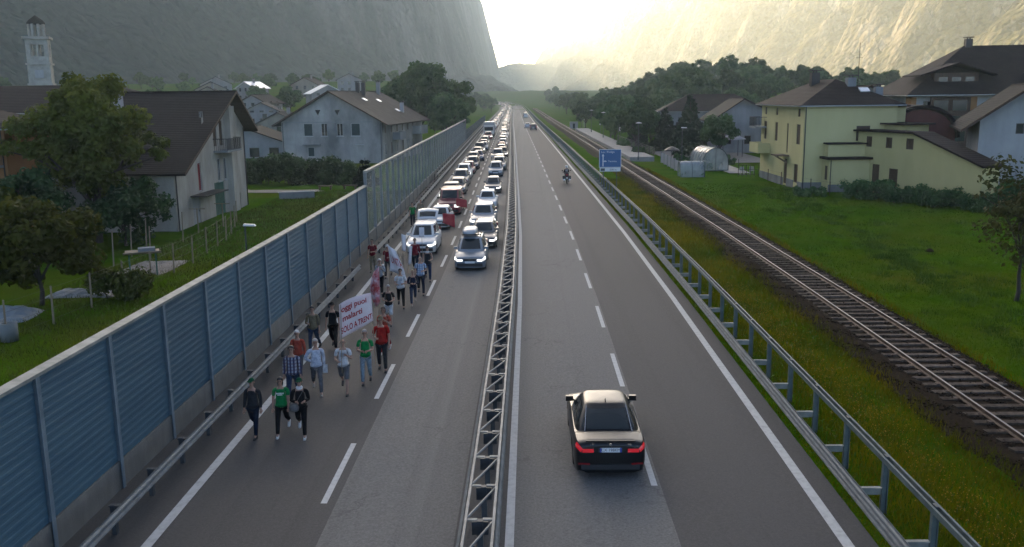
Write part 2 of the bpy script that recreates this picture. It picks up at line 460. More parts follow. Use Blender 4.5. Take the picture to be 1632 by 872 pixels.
# a far hill that closes the valley
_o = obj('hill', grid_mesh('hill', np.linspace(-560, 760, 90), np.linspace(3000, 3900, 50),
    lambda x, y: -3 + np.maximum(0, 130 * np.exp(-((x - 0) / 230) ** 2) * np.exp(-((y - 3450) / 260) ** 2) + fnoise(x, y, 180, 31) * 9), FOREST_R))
tag(_o, kind='structure')

# the valley air: one closed box of even haze
hb = MB().box(-1960, 1960, -60, 4080, -6, MOUNT_TOP + 30)
hm = bpy.data.materials.new('haze_air'); hm.use_nodes = True
hm.node_tree.nodes.clear()
_ho = hm.node_tree.nodes.new('ShaderNodeOutputMaterial'); _pv = hm.node_tree.nodes.new('ShaderNodeVolumePrincipled')
_pv.inputs['Color'].default_value = (.72, .87, .93, 1); _pv.inputs['Density'].default_value = HAZE_DENSITY; _pv.inputs['Anisotropy'].default_value = HAZE_ANISO
hm.node_tree.links.new(_pv.outputs[0], _ho.inputs['Volume'])
tag(hb.build('haze', hm), 'pale morning haze filling the valley air', kind='stuff')

# ------------------------------------------------------------------ metal, concrete
GALV = mat('galvanised_steel', (.20, .215, .215), .6, (.13, .14, .14), 3, bump=.1, bscale=25, metal=.15, spec=.35)
GALV_D = mat('dull_steel', (.075, .085, .088), .6, (.045, .05, .053), 4, metal=.15, spec=.3)
STEEL_GREEN = mat('weathered_steel', (.115, .145, .14), .6, (.075, .095, .09), 3, metal=.15, spec=.3)
CONC = mat('barrier_concrete', (.21, .205, .18), .85, (.12, .12, .105), 1.5, bump=.4, bscale=25, lo=.3, hi=.75, stretch=(1, 1, .35), objrand=.16)
CAP = mat('cap_metal', (.28, .28, .25), .65, (.17, .18, .16), 2.5, metal=.05, spec=.3, objrand=.12)
BLUEM = mat('blue_panel', (.064, .132, .172), .5, (.038, .088, .128), 1.1, bump=.12, bscale=12, lo=.3, hi=.72, stretch=(1, .35, 2.2), spec=.4, objrand=.14)
POSTB = mat('blue_grey_post', (.20, .255, .29), .55, (.13, .175, .205), 3, metal=.3)
PANE_B = glass_mat('barrier_pane', (.92, .94, .93), (.50, .53, .51), .20)

def wbeam(x, z, s0, s1, side, name, parent, m, waves=2, hgt=.31, step=4.0, depth=.085):
    """corrugated guard rail beam; side +1 has its face towards +x"""
    n = waves * 4 + 1
    prof = []
    for i in range(n):
        q = i / (n - 1)
        off = depth * (.5 - .5 * math.cos(q * waves * 2 * math.pi))
        prof.append((side * off, z - hgt + hgt * q))
    prof = [(prof[0][0], prof[0][1])] + prof
    ss = np.unique(np.concatenate([np.arange(s0, min(s1, 200), step), np.arange(200, s1, 15) if s1 > 200 else [], [s1]])); ss = ss[ss >= s0]
    k = len(prof); V = []
    for th in (0, -.012 * side):
        for s in ss:
            for px_, pz in prof:
                p = rp(x, s); V.append((p[0] + px_ + th, p[1], p[2] + pz))
    n0 = len(ss) * k; F = []
    for b in (0, n0):
        for i in range(len(ss) - 1):
            for j in range(k - 1): F.append((b + i * k + j, b + i * k + j + 1, b + (i + 1) * k + j + 1, b + (i + 1) * k + j))
    for i in range(len(ss) - 1):
        for j in (0, k - 1): F.append((i * k + j, (i + 1) * k + j, n0 + (i + 1) * k + j, n0 + i * k + j))
    return obj(name, to_mesh(name, V, F, m, True), parent)

# kerbside rail in front of the noise barrier, with the gap the walkers use
def side_rail(label, x, s0, s1, z=.76, side=1, block=True, spacing=2.0, seg_posts=150, ph=.62):
    t = thing('guard_rail', label, 'guard rail')
    wbeam(x, z, s0, s1, side, 'beam', t, GALV, 2)
    pm = MB().box(-.05, .05, -.06, .06, -.1, z - .02).mesh('post', GALV_D)
    bm_ = MB().box(-.02, .16, -.055, .055, z - .27, z - .05).box(-.10, .16, -.07, .07, z - .05, z - .03).mesh('spacer_block', GALV_D)
    far = MB()
    k = 0
    for s in np.arange(s0 + .6, s1 - .3, spacing):
        p = rp(x - side * .2, s)
        if k < seg_posts:
            obj('post', pm, t, p)
            if block: obj('spacer_block', bm_, t, (p[0] + (.02 if side > 0 else -.16), p[1], p[2]))
        elif k % 2 == 0:
            far.box(p[0] - .05, p[0] + .05, p[1] - .06, p[1] + .06, p[2], p[2] + z)
        k += 1
    if far.v: tag(far.build('far_posts', GALV_D, t), kind='stuff')
    return t
side_rail('grey steel guard rail along the foot of the blue noise barrier', -9.12, 4, 47.6, z=.72)
side_rail('grey steel guard rail running on beside the queue below the glass barrier', -9.05, 52.6, 430, seg_posts=60)
side_rail('second grey guard rail close against the foot of the far glass barrier', -9.85, 104, 300, block=False, seg_posts=40, spacing=4)

# median barrier: two beams joined by a zigzag truss
md = thing('median_barrier', 'grey steel median barrier with zigzag truss between two rails', 'crash barrier')
ML, MR = -1.46, -.80
wbeam(ML, .80, -4, 900, -1, 'beam', md, GALV, 2, .30)
wbeam(MR, .80, -4, 900, 1, 'beam', md, GALV, 2, .30)
for x, sgn in ((ML, 1), (MR, -1)):
    V = []; ss = np.unique(np.concatenate([np.arange(-4, 200, 4.), np.arange(200, 901, 20.)]))
    for s in ss:
        for dx, dz in ((0, .80), (sgn * .07, .80), (sgn * .07, .74), (0, .74)): 
            p = rp(x, s); V.append((p[0] + dx, p[1], p[2] + dz))
    F = [(i * 4 + j, i * 4 + (j + 1) % 4, (i + 1) * 4 + (j + 1) % 4, (i + 1) * 4 + j) for i in range(len(ss) - 1) for j in range(4)]
    obj('top_rail', to_mesh('top_rail', V, F, GALV), md)
wd = MR - ML
half_bar = MB().box(0, .20, -.05, .05, .735, .757).mesh('crossbar', CAP)
diag_me = MB().tube((0, .05, .745), (wd - .1, 1.58, .745), .028, n=6).mesh('diagonal_bar', GALV)
post_me = MB().box(-.06, .06, -.07, .07, -.02, .735).box(-.17, .17, -.03, .03, .42, .70).mesh('post', GALV_D)
farb = MB()
for k in range(-8, 330):
    s = 17.3 + 1.65 * k
    a = rp(ML + .07, s); b = rp(ML + .07, s + 1.65)
    rz = math.atan2(-(b[0] - a[0]), b[1] - a[1])
    if k < 70:
        obj('crossbar', half_bar, md, a, rz); obj('crossbar', half_bar, md, (a[0] + wd - .34, a[1], a[2] + .008), rz)
        obj('diagonal_bar', diag_me, md, (a[0] - .02, a[1], a[2]), rz)
        obj('post', post_me, md, (a[0] + wd / 2 - .07, a[1], a[2]), rz)
    else:
        farb.bar((a[0], a[1], a[2] + .745), (b[0] + wd - .14, b[1], b[2] + .745), .05)
tag(farb.build('far_truss', GALV, md), kind='stuff')

# outer rail of the other carriageway: deep beam, arms, posts and an upper handrail
rr = thing('guard_rail', 'grey steel guard rail with raised handrail beside the grass verge', 'guard rail')
wbeam(7.02, .66, 2, 900, -1, 'beam', rr, GALV, 3, .42, depth=.075)
up = []
ss = np.unique(np.concatenate([np.arange(2, 200, 3.), np.arange(200, 901, 15.)]))
for dx0, nm in ((-.085, 'upper_rail'), (.055, 'upper_rail')):
    V = []
    for s in ss:
        p = rp(7.62, s)
        for dx, dz in ((dx0, 1.14), (dx0 + .045, 1.15), (dx0 + .045, 1.26), (dx0, 1.26)): V.append((p[0] + dx, p[1], p[2] + dz))
    F = [(i * 4 + j, i * 4 + (j + 1) % 4, (i + 1) * 4 + (j + 1) % 4, (i + 1) * 4 + j) for i in range(len(ss) - 1) for j in range(4)]
    obj(nm, to_mesh(nm, V, F, STEEL_GREEN), rr)
rpost = MB().box(-.06, .06, -.012, .012, -.25, 1.22).box(-.065, -.05, -.05, .05, -.25, 1.2).box(.05, .065, -.05, .05, -.25, 1.2).mesh('post', STEEL_GREEN)
rarm = MB().box(-.60, -.07, -.05, .05, .53, .552).box(-.60, -.07, -.008, .008, .38, .53).mesh('bracket_arm', CAP)
bolt = MB().box(-.03, .03, -.09, .09, 1.255, 1.285).mesh('clamp', GALV_D)
farp = MB()
for k in range(-5, 200):
    s = 18.7 + 2.43 * k
    p = rp(7.62, s)
    if k < 62:
        obj('post', rpost, rr, p); obj('bracket_arm', rarm, rr, p); obj('clamp', bolt, rr, p)
    else:
        farp.box(p[0] - .05, p[0] + .05, s - .04, s + .04, p[2] - .2, p[2] + 1.2)
tag(farp.build('far_posts', STEEL_GREEN, rr), kind='stuff')

# ------------------------------------------------------------------ noise barriers
BX, PITCHB = -10.3, 3.3
def ribbed_panel():
    """corrugated panel 3.3 m long: horizontal trapezoid ribs"""
    z0, z1, n = .46, 3.62, 17
    prof = []
    for i in range(n):
        a = z0 + (z1 - z0) * i / n; p = (z1 - z0) / n
        prof += [(0, a), (0, a + p * .44), (.007, a + p * .56), (.007, a + p * .9)]
    prof.append((0, z1))
    b = MB(); k = len(prof)
    V = [(x, y, z) for y in (.06, PITCHB - .06) for x, z in prof] + [(-.09, y, z) for y in (.06, PITCHB - .06) for x, z in (prof[0], prof[-1])]
    F = [(j, j + 1, k + j + 1, k + j) for j in range(k - 1)] + [(2 * k, 2 * k + 2, 2 * k + 3, 2 * k + 1)]
    F += [(k - 1, 2 * k + 1, 2 * k + 3, 2 * k - 1), (0, k, 2 * k + 2, 2 * k)]
    return b.add(V, F).mesh('panel', BLUEM)
panel_me = ribbed_panel()
bpost = MB().box(-.11, .075, -.012, .012, -.35, 3.66).box(.07, .085, -.075, .075, -.35, 3.66).box(-.125, -.11, -.075, .075, -.35, 3.66).mesh('post', POSTB)
cbase = MB().box(-.10, .035, .015, PITCHB - .015, -.45, .44).mesh('concrete_base', CONC)
capm = MB().add([(-.14, -.003, 3.66), (.10, -.003, 3.66), (.10, -.003, 3.73), (-.14, -.003, 3.76), (-.14, PITCHB - .003, 3.66), (.10, PITCHB - .003, 3.66), (.10, PITCHB - .003, 3.73), (-.14, PITCHB - .003, 3.76)],
               [(3, 2, 1, 0), (4, 5, 6, 7), (0, 1, 5, 4), (1, 2, 6, 5), (2, 3, 7, 6), (3, 0, 4, 7)]).mesh('cap', CAP)
nb = thing('noise_barrier', 'tall blue ribbed noise barrier on a concrete base beside the walkers', 'noise barrier')
def bay(s):
    a, b = rp(BX, s), rp(BX, s + PITCHB)
    return (a[0], a[1], 0.0), math.atan2(-(b[0] - a[0]), b[1] - a[1])
for k in range(-5, 12):
    loc, rz = bay(17.8 + PITCHB * k)
    obj('panel', panel_me, nb, loc, rz); obj('post', bpost, nb, loc, rz); obj('concrete_base', cbase, nb, loc, rz); obj('cap', capm, nb, loc, rz)
S_G = 17.8 + PITCHB * 12
gb = thing('noise_barrier', 'taller transparent noise barrier of glass panes beside the queue', 'noise barrier')
gpane = MB().box(-.012, .012, .05, PITCHB - .05, .62, 4.50).mesh('pane', PANE_B)
gpost = MB().box(-.10, .07, -.012, .012, -.35, 4.52).box(.06, .075, -.05, .05, -.35, 4.52).box(-.115, -.10, -.05, .05, -.35, 4.52).mesh('post', GALV)
gbase = MB().box(-.09, .035, .012, PITCHB - .012, -.45, .60).mesh('concrete_base', CONC)
gcap = MB().box(-.13, .10, -.002, PITCHB - .004, 4.52, 4.66).mesh('cap', CAP)
N_G = 38
for k in range(N_G):
    loc, rz = bay(S_G + PITCHB * k)
    obj('pane', gpane, gb, loc, rz); obj('post', gpost, gb, loc, rz); obj('concrete_base', gbase, gb, loc, rz); obj('cap', gcap, gb, loc, rz)
obj('post', gpost, gb, *bay(S_G + PITCHB * N_G))
lb = thing('noise_barrier', 'low transparent noise barrier far off beneath the dark trees', 'noise barrier')
lpane = MB().box(-.012, .012, .05, PITCHB - .05, .62, 2.5).mesh('pane', PANE_B)
lpost = MB().box(-.08, .06, -.04, .04, -.35, 2.6).mesh('post', GALV_D)
for k in range(42):
    loc, rz = bay(S_G + PITCHB * (N_G + k))
    obj('pane', lpane, lb, loc, rz); obj('post', lpost, lb, loc, rz); obj('concrete_base', gbase, lb, loc, rz)

# ------------------------------------------------------------------ railway
RUST = mat('rail_rust', (.085, .055, .038), .7, (.05, .033, .025), 8, metal=.3)
RAILTOP = mat('rail_polished', (.20, .18, .16), .5, (.13, .115, .10), 5, metal=.3)
SLEEP = mat('sleeper_wood', (.125, .10, .078), .98, (.045, .035, .027), 5, bump=.6, bscale=18, objrand=.35, spec=.05, lo=.3, hi=.7)
BALL = mat('ballast_bed', (.032, .023, .015), .98, (.017, .012, .009), 9, bump=.9, bscale=22, spec=.02)
XL, XR, RAIL_Z = 12.62, 14.10, .45
def railpt(x, s, z): return (float(cx(s)) + x, s, z + float(cz(s)))
def rsheet(name, prof, s0, s1, m, parent=None, step=4.0, smooth=False):
    ss = np.unique(np.concatenate([np.arange(s0, min(s1, 180), step), np.arange(180, s1, 15) if s1 > 180 else [], [s1]])); ss = ss[ss >= s0]
    k = len(prof); V = [railpt(x, s, z) for s in ss for x, z in prof]
    F = [(i * k + j, i * k + j + 1, (i + 1) * k + j + 1, (i + 1) * k + j) for i in range(len(ss) - 1) for j in range(k - 1)]
    return obj(name, to_mesh(name, V, F, m, smooth), parent)
tag(rsheet('ballast_bed', [(11.1, -.03), (11.45, .08), (11.95, .255), (14.8, .255), (15.15, .08), (15.5, -.03)], 4, 620, BALL), kind='structure')
tk = thing('railway_track', 'single railway track on dark ballast beside the green meadow', 'railway track')
for x in (XL, XR):
    rsheet('rail', [(x - .07, .30), (x - .065, .315), (x - .012, .34), (x - .012, .41), (x - .036, .42), (x - .036, RAIL_Z - .003), (x + .036, RAIL_Z - .003), (x + .036, .42), (x + .012, .41), (x + .012, .34), (x + .065, .315), (x + .07, .30)], 4, 620, RUST, tk)
    rsheet('railhead', [(x - .033, RAIL_Z - .001), (x - .028, RAIL_Z + .003), (x + .028, RAIL_Z + .003), (x + .033, RAIL_Z - .001)], 4, 620, RAILTOP, tk)
sl_meshes = []
for q in range(4):
    r2 = random.Random(q)
    b = MB().box(-1.28, 1.28, -.125, .125, .10, .295 + .004 * q)
    me = b.mesh('sleeper', SLEEP)
    for v in me.vertices: v.co.x += r2.uniform(-.03, .03); v.co.y += r2.uniform(-.012, .012); v.co.z += r2.uniform(-.006, .006)
    sl_meshes.append(me)
plate = MB().box(-.16, .16, -.09, .09, .295, .318).mesh('rail_plate', RUST)
fars = MB()
for k in range(560):
    s = 12 + .66 * k
    p = railpt((XL + XR) / 2, s, rnd.uniform(-.012, .006))
    if k < 190:
        sl = obj('sleeper', sl_meshes[rnd.randrange(4)], tk, (p[0] + rnd.uniform(-.05, .05), p[1] + rnd.uniform(-.03, .03), p[2]), rnd.uniform(-.012, .012))
        if k < 60:
            for dx in (XL, XR): obj('rail_plate', plate, sl, (dx - (XL + XR) / 2, 0, 0))
    else:
        fars.box(p[0] - 1.28, p[0] + 1.28, s - .12, s + .12, .1, .295)
tag(fars.build('far_sleepers', SLEEP, tk), kind='stuff')

# ballast stones, one object of real stones
def stones(name, n, xlo, xhi, ylo, yhi, zf, size, m, parent=None, bias=None):
    base = np.array([(1, 0, 0), (-1, 0, 0), (0, 1, 0), (0, -1, 0), (0, 0, 1), (0, 0, -1)], float)
    tri = np.array([(0, 2, 4), (2, 1, 4), (1, 3, 4), (3, 0, 4), (2, 0, 5), (1, 2, 5), (3, 1, 5), (0, 3, 5)])
    g = np.random.default_rng(n)
    y = ylo + (yhi - ylo) * g.random(n) ** 1.8
    x = xlo + (xhi - xlo) * g.random(n) if bias is None else bias(g, n)
    sz = size * g.uniform(.5, 1.5, n)
    jit = base[None] * g.uniform(.5, 1.25, (n, 6, 1)) + g.normal(0, .18, (n, 6, 3))
    a = g.uniform(0, 6.28, n); ca, sa = np.cos(a)[:, None], np.sin(a)[:, None]
    jx = jit[..., 0] * ca - jit[..., 1] * sa; jy = jit[..., 0] * sa + jit[..., 1] * ca
    V = np.stack([jx * sz[:, None] + (x + cx(y))[:, None], jy * sz[:, None] + y[:, None], jit[..., 2] * sz[:, None] * .7 + (zf(x, y))[:, None]], -1).reshape(-1, 3)
    F = (tri[None] + (np.arange(n) * 6)[:, None, None]).reshape(-1, 3)
    return tag(obj(name, np_mesh(name, V, F, m), parent), kind='stuff')
STONE = mat('ballast_stone', (.058, .042, .028), .95, (.016, .012, .009), 14, lo=.30, hi=.62, spec=.02)
def bz(x, y): return np.interp(x, [10.9, 11.45, 11.95, 14.8, 15.15, 15.7], [-.02, .08, .25, .25, .08, -.02])
tag(stones('ballast_stones', 24000, 11.2, 15.4, 12, 120, lambda x, y: bz(x, y) - .005 + .03 * np.sin(x * 7 + y * 3), .052, STONE), 'loose dark ballast stones around the railway sleepers')
# ------------------------------------------------------------------ vehicles
CARGLASS = mat('car_glass', (.012, .018, .019), .10, spec=.5)
TYRE = mat('tyre_rubber', (.012, .012, .012), .85)
RIM = mat('wheel_alloy', (.42, .43, .44), .35, metal=.8)
BLACKP = mat('black_plastic', (.014, .015, .016), .55)
CHROME = mat('chrome', (.7, .7, .7), .15, metal=1)
LAMPW = mat('headlamp_glass', (.55, .58, .6), .12, spec=.8, coat=.5)
LAMPON = mat('headlamp_lit', (.9, .9, .85), .2, emit=(1, .97, .88), estr=.38)
LAMPR = mat('tail_lamp', (.16, .008, .010), .2, coat=.3)
LAMPR_ON = mat('tail_lamp_lit', (.30, .012, .016), .2, coat=.3, emit=(1, .03, .05), estr=.035)
PLATE = mat('number_plate', (.62, .63, .62), .5)
PLATEB = mat('plate_blue', (.03, .06, .3), .5)
INK = mat('black_ink', (.01, .01, .01), .6)
def paint(name, c, metal=.0):
    return mat('paint_' + name, c, .38, metal=metal * .5, coat=.35, spec=.4)
PAINTS = dict(white=paint('white', (.52, .53, .52)), silver=paint('silver', (.26, .27, .28), .35), grey=paint('grey', (.085, .088, .092), .3),
              black=mat('paint_black', (.006, .0065, .007), .30, spec=.32), red=paint('red', (.14, .008, .014)), blue=paint('blue', (.02, .035, .10)),
              bluegrey=paint('blue_grey', (.155, .185, .215), .35), green=paint('green', (.02, .05, .035)), champagne=paint('champagne', (.20, .185, .15), .3),
              darkgrey=paint('dark_grey', (.045, .047, .05), .2))

SPECS = {  # L W H | belt | hood: (y from nose, z) | cabin base front/rear, roof front/rear (from nose) | roof half width | tail deck or none
 'hatch': dict(L=3.95, W=1.66, H=1.47, belt=.93, nose=.66, hood=.86, cb=(.92, 3.78), rf=(1.62, 3.25), rw=.55, deck=None, wr=.30, wheels=(.72, 3.2)),
 'mpv':   dict(L=4.20, W=1.73, H=1.64, belt=1.00, nose=.72, hood=.95, cb=(.80, 4.05), rf=(1.68, 3.70), rw=.60, deck=None, wr=.315, wheels=(.78, 3.42)),
 'suv':   dict(L=4.45, W=1.83, H=1.68, belt=1.08, nose=.80, hood=1.02, cb=(1.12, 4.28), rf=(1.85, 3.85), rw=.63, deck=None, wr=.35, wheels=(.86, 3.52)),
 'estate': dict(L=4.5, W=1.76, H=1.47, belt=.95, nose=.66, hood=.87, cb=(1.12, 4.38), rf=(1.85, 3.98), rw=.57, deck=None, wr=.315, wheels=(.88, 3.55)),
 'sedan': dict(L=4.63, W=1.77, H=1.44, belt=.94, nose=.64, hood=.86, cb=(1.22, 3.98), rf=(1.98, 3.18), rw=.555, deck=.995, wr=.32, wheels=(.93, 3.61)),
 'van':   dict(L=4.80, W=1.90, H=1.97, belt=1.22, nose=.92, hood=1.16, cb=(.55, 4.74), rf=(1.42, 4.62), rw=.82, deck=None, wr=.33, wheels=(.83, 3.93)),
 'pickup': dict(L=5.0, W=1.82, H=1.78, belt=1.12, nose=.86, hood=1.06, cb=(1.35, 3.2), rf=(1.95, 2.95), rw=.65, deck=1.12, wr=.36, wheels=(.9, 3.95)),
}
def carshape(sp):
    L, W, belt = sp['L'], sp['W'], sp['belt']; hw = W / 2
    wr = sp['wr']; arch = wr + .055
    ys = sorted(set([0, .015, .05, .12, .25, .45] + [L - t for t in (0, .015, .05, .12, .25, .45)] + list(np.linspace(.6, L - .6, 15)) +
               [round(c + arch * q, 3) for c in sp['wheels'] for q in (-1.001, -.97, -.85, -.6, -.3, 0, .3, .6, .85, .97, 1.001)]))
    def wfac(y):
        d = min(y, L - y)
        return float(np.interp(d, [0, .015, .05, .12, .25, .45, .9], [.80, .85, .895, .935, .965, .985, 1.0]))
    def zb(y):
        z = float(np.interp(min(y, L - y), [0, .1, .5], [.27, .20, .185]))
        for c in sp['wheels']:
            if abs(y - c) < arch: z = max(z, wr + math.sqrt(arch * arch - (y - c) ** 2) * .98)
        return z
    c0, c1 = sp['cb']
    def ztop(y):
        if y < c0: return float(np.interp(y, [0, .05, .2, .5, c0], [sp['nose'], sp['nose'] + .05, sp['nose'] + .10, (sp['nose'] + .12 + sp['hood']) / 2, sp['hood']]))
        if sp['deck'] and y > c1 - .3: return float(np.interp(y, [c1 - .3, c1, L - .12, L - .02, L], [belt, sp['deck'], sp['deck'] - .02, sp['deck'] - .06, sp['deck'] - .13]))
        if not sp['deck'] and y > L - .3: return float(np.interp(y, [L - .3, L - .05, L], [belt, belt - .02, belt - .10]))
        return float(np.interp(y, [c0, c0 + .4], [sp['hood'], belt]))
    def section(y):
        w_ = hw * wfac(y); b = zb(y); t = ztop(y); sh = t - .05
        mid = max(b + .02, min(.60, sh - .14))
        return [(0, .19), (w_ - .16, .19 if b < .3 else b), (w_ - .03, b), (w_, max(b + .03, b * .5 + mid * .5)), (w_ + .004, max(mid, b + .05)), (w_ - .012, max(sh - .07, b + .07)), (w_ - .06, max(sh, b + .09)), (w_ * .62, t - .008), (0, t)]
    return ys, section
def car_meshes(key):
    sp = SPECS[key]; L, H, belt = sp['L'], sp['H'], sp['belt']
    ys, section = carshape(sp); k = 9; V = []
    for y in ys:
        h = section(y); ring = h + [(-x, z) for x, z in h[-2:0:-1]]
        V += [(x, y - L / 2, z) for x, z in ring]
    n = len(ring); F = []
    for i in range(len(ys) - 1):
        for j in range(n): F.append((i * n + j, i * n + (j + 1) % n, (i + 1) * n + (j + 1) % n, (i + 1) * n + j))
    F.append(tuple(range(n))[::-1]); F.append(tuple(range((len(ys) - 1) * n, len(ys) * n)))
    body = MB().add(V, F)
    # cabin surface
    c0, c1 = sp['cb']; r0, r1 = sp['rf']; hb_, hr = sp['W'] / 2 - .07, sp['rw']
    ez = sp['H'] - .05
    def ring_at(t):
        f = c0 + (r0 - c0) * t; g = c1 + (r1 - c1) * (t ** 1.15)
        return f, g, hb_ + (hr - hb_) * (t ** 1.25), belt - .06 + (ez - belt + .06) * (1 - (1 - t) ** 1.12)
    N = 5.0
    def pt_front(q, t, off=0, rear=False):
        f, g, hw, z = ring_at(t); yc, hl = (f + g) / 2, (g - f) / 2
        s = (1 - abs(q) ** N) ** (1 / N)
        y = yc + (hl * s + off if rear else -hl * s - off)
        return (q * hw, y - L / 2, z + off * .5)
    def pt_side(q, t, sgn, off=0):
        f, g, hw, z = ring_at(t); yc, hl = (f + g) / 2, (g - f) / 2
        x = hw * (1 - abs(q) ** N) ** (1 / N)
        return (sgn * (x + off), yc + q * hl - L / 2, z + off * .3)
    M = 36; CV = []
    ts = [0, .15, .35, .6, .85, .95, 1.0]
    for t in ts:
        f, g, hw, z = ring_at(t); yc, hl = (f + g) / 2, (g - f) / 2
        for i in range(M):
            a = 2 * math.pi * i / M; c, s = math.cos(a), math.sin(a)
            CV.append((hw * math.copysign(abs(c) ** (2 / N), c), yc + hl * math.copysign(abs(s) ** (2 / N), s) - L / 2, z))
    f, g, hw, z = ring_at(1); yc, hl = (f + g) / 2, (g - f) / 2
    for sc_, dz in ((.94, .024), (.80, .040), (.5, .050), (.0, .053)):
        for i in range(M):
            a = 2 * math.pi * i / M; c, s = math.cos(a), math.sin(a)
            CV.append((hw * sc_ * math.copysign(abs(c) ** (2 / N), c), yc + hl * sc_ * math.copysign(abs(s) ** (2 / N), s) - L / 2, z + dz))
    R = len(ts) + 4
    CF = [(j * M + i, j * M + (i + 1) % M, (j + 1) * M + (i + 1) % M, (j + 1) * M + i) for j in range(R - 1) for i in range(M)]
    cabin = MB().add(CV, CF)
    def patch(fn, qs, tt):
        P = [[fn(q, t) for q in qs] for t in tt]; m_ = len(qs)
        return MB().add([p for r in P for p in r], [(i * m_ + j, i * m_ + j + 1, (i + 1) * m_ + j + 1, (i + 1) * m_ + j) for i in range(len(tt) - 1) for j in range(m_ - 1)])
    o = .006
    ms = dict(body=body, cabin=cabin)
    tt = np.linspace(.17, .90, 5)
    ms['windscreen'] = patch(lambda q, t: pt_front(q, t, o), np.linspace(-.90, .90, 9), tt)
    if key != 'van' or True:
        ms['rear_window'] = patch(lambda q, t: pt_front(q, t, o, True), np.linspace(-.84, .84, 9), np.linspace(.22 if sp['deck'] else .3, .88, 5))
    side = []
    rngs = ((-.83, -.10), (-.04, .50), (.55, .80)) if key != 'van' else ((-.90, -.50),)
    if key in ('hatch', 'sedan', 'pickup'): rngs = ((-.80, -.06), (.0, .74))
    for a, b in rngs:
        for sgn in (1, -1): side.append(patch(lambda q, t, sgn=sgn: pt_side(q, t, sgn, o), np.linspace(a, b, 5), np.linspace(.20, .84, 4)))
    ms['side_window'] = side
    # lamps follow the body surface
    def spt(y, v, off=0.0):
        h = section(y); i = min(int(v), 7); t = v - i
        x = h[i][0] * (1 - t) + h[i + 1][0] * t; z = h[i][1] * (1 - t) + h[i + 1][1] * t
        return x, z
    def lamp(y0, y1, v0, v1, sgn, front):
        qs = np.linspace(y0, y1, 5); vs = np.linspace(v0, v1, 4); P = []
        for v in vs:
            for y in qs:
                x, z = spt(y, v); e = .012
                P.append((sgn * (x + e * .8), (y - L / 2) + (-e if front else e), z + e * .3))
        m_ = len(qs)
        b = MB().add(P, [(i * m_ + j, i * m_ + j + 1, (i + 1) * m_ + j + 1, (i + 1) * m_ + j) for i in range(3) for j in range(4)])
        # inboard piece across the nose
        x0, za = spt(y0 if front else y1, v0); x1, zb_ = spt(y0 if front else y1, v1)
        yy = (y0 - L / 2 - .014) if front else (y1 - L / 2 + .014)
        xi = .62 * min(x0, x1)
        b.box(min(sgn * xi, sgn * (min(x0, x1) + .02)), max(sgn * xi, sgn * (min(x0, x1) + .02)), min(yy, yy + (.05 if front else -.05)), max(yy, yy + (.05 if front else -.05)), za, zb_)
        return b
    ms['headlight'] = [lamp(.0, .34, 4.25, 5.75, s, True) for s in (1, -1)]
    if sp['deck'] or key == 'hatch': ms['tail_light'] = [lamp(L - .20, L, 4.75, 5.75, s, False) for s in (1, -1)]
    else:
        ms['tail_light'] = [MB().box(min(s * (sp['W'] / 2 - .20), s * (sp['W'] / 2 - .08)), max(s * (sp['W'] / 2 - .20), s * (sp['W'] / 2 - .08)), L / 2 - .12, L / 2 + .012, belt - .35, belt + .12) for s in (1, -1)]
    nz = sp['nose']
    ms['grille'] = MB().box(-.34, .34, -L / 2 - .012, -L / 2 + .03, nz - .16, nz - .05)
    hwn = sp['W'] / 2 * .80
    ms['bumper'] = MB().box(-hwn, hwn, -L / 2 - .016, -L / 2 + .05, .26, .44)
    ms['rear_bumper'] = MB().box(-hwn, hwn, L / 2 - .05, L / 2 + .014, .27, .40)
    ms['plate'] = MB().box(-.26, .26, -L / 2 - .03, -L / 2 - .017, .44, .55)
    ms['rear_plate'] = MB().box(-.26, .26, L / 2 + .015, L / 2 + .03, (.72 if sp['deck'] else .55), (.83 if sp['deck'] else .66))
    mir = []
    for s in (1, -1):
        p = pt_side(-.80, .10, s, 0)
        b = MB().box(min(p[0] + s * .02, p[0] + s * .22), max(p[0] + s * .02, p[0] + s * .22), p[1] - .05, p[1] + .06, belt + .03, belt + .17)
        b.bar((p[0] - s * .06, p[1], belt + .03), (p[0] + s * .1, p[1], belt + .07), .05)
        mir.append(b)
    ms['mirror'] = mir
    return ms
def wheel_mesh(r, wd=.19):
    t = MB().lathe([(r * .62, -wd / 2 + .015), (r * .93, -wd / 2), (r, -wd / 2 + .03), (r, wd / 2 - .03), (r * .93, wd / 2), (r * .62, wd / 2 - .015)], n=20, axis='x')
    q = MB().lathe([(r * .1, -wd / 2 + .03), (r * .62, -wd / 2 + .04), (r * .64, wd / 2 - .04), (r * .1, wd / 2 - .03)], n=16, axis='x')
    for i in range(5):
        a = 2 * math.pi * i / 5
        for s in (-1, 1): q.bar((s * (wd / 2 - .025), 0, 0), (s * (wd / 2 - .03), math.cos(a) * r * .6, math.sin(a) * r * .6), .03, .07)
    return t.mesh('tyre', TYRE, True), q.mesh('rim', RIM, False)
SUB = {}
def smooth_angle(me, ang=35):
    me.polygons.foreach_set('use_smooth', [True] * len(me.polygons))
    bm = bmesh.new(); bm.from_mesh(me)
    for e in bm.edges:
        if len(e.link_faces) == 2 and e.calc_face_angle(0) > math.radians(ang): e.smooth = False
    bm.to_mesh(me); bm.free()
    return me
PROTO = {}
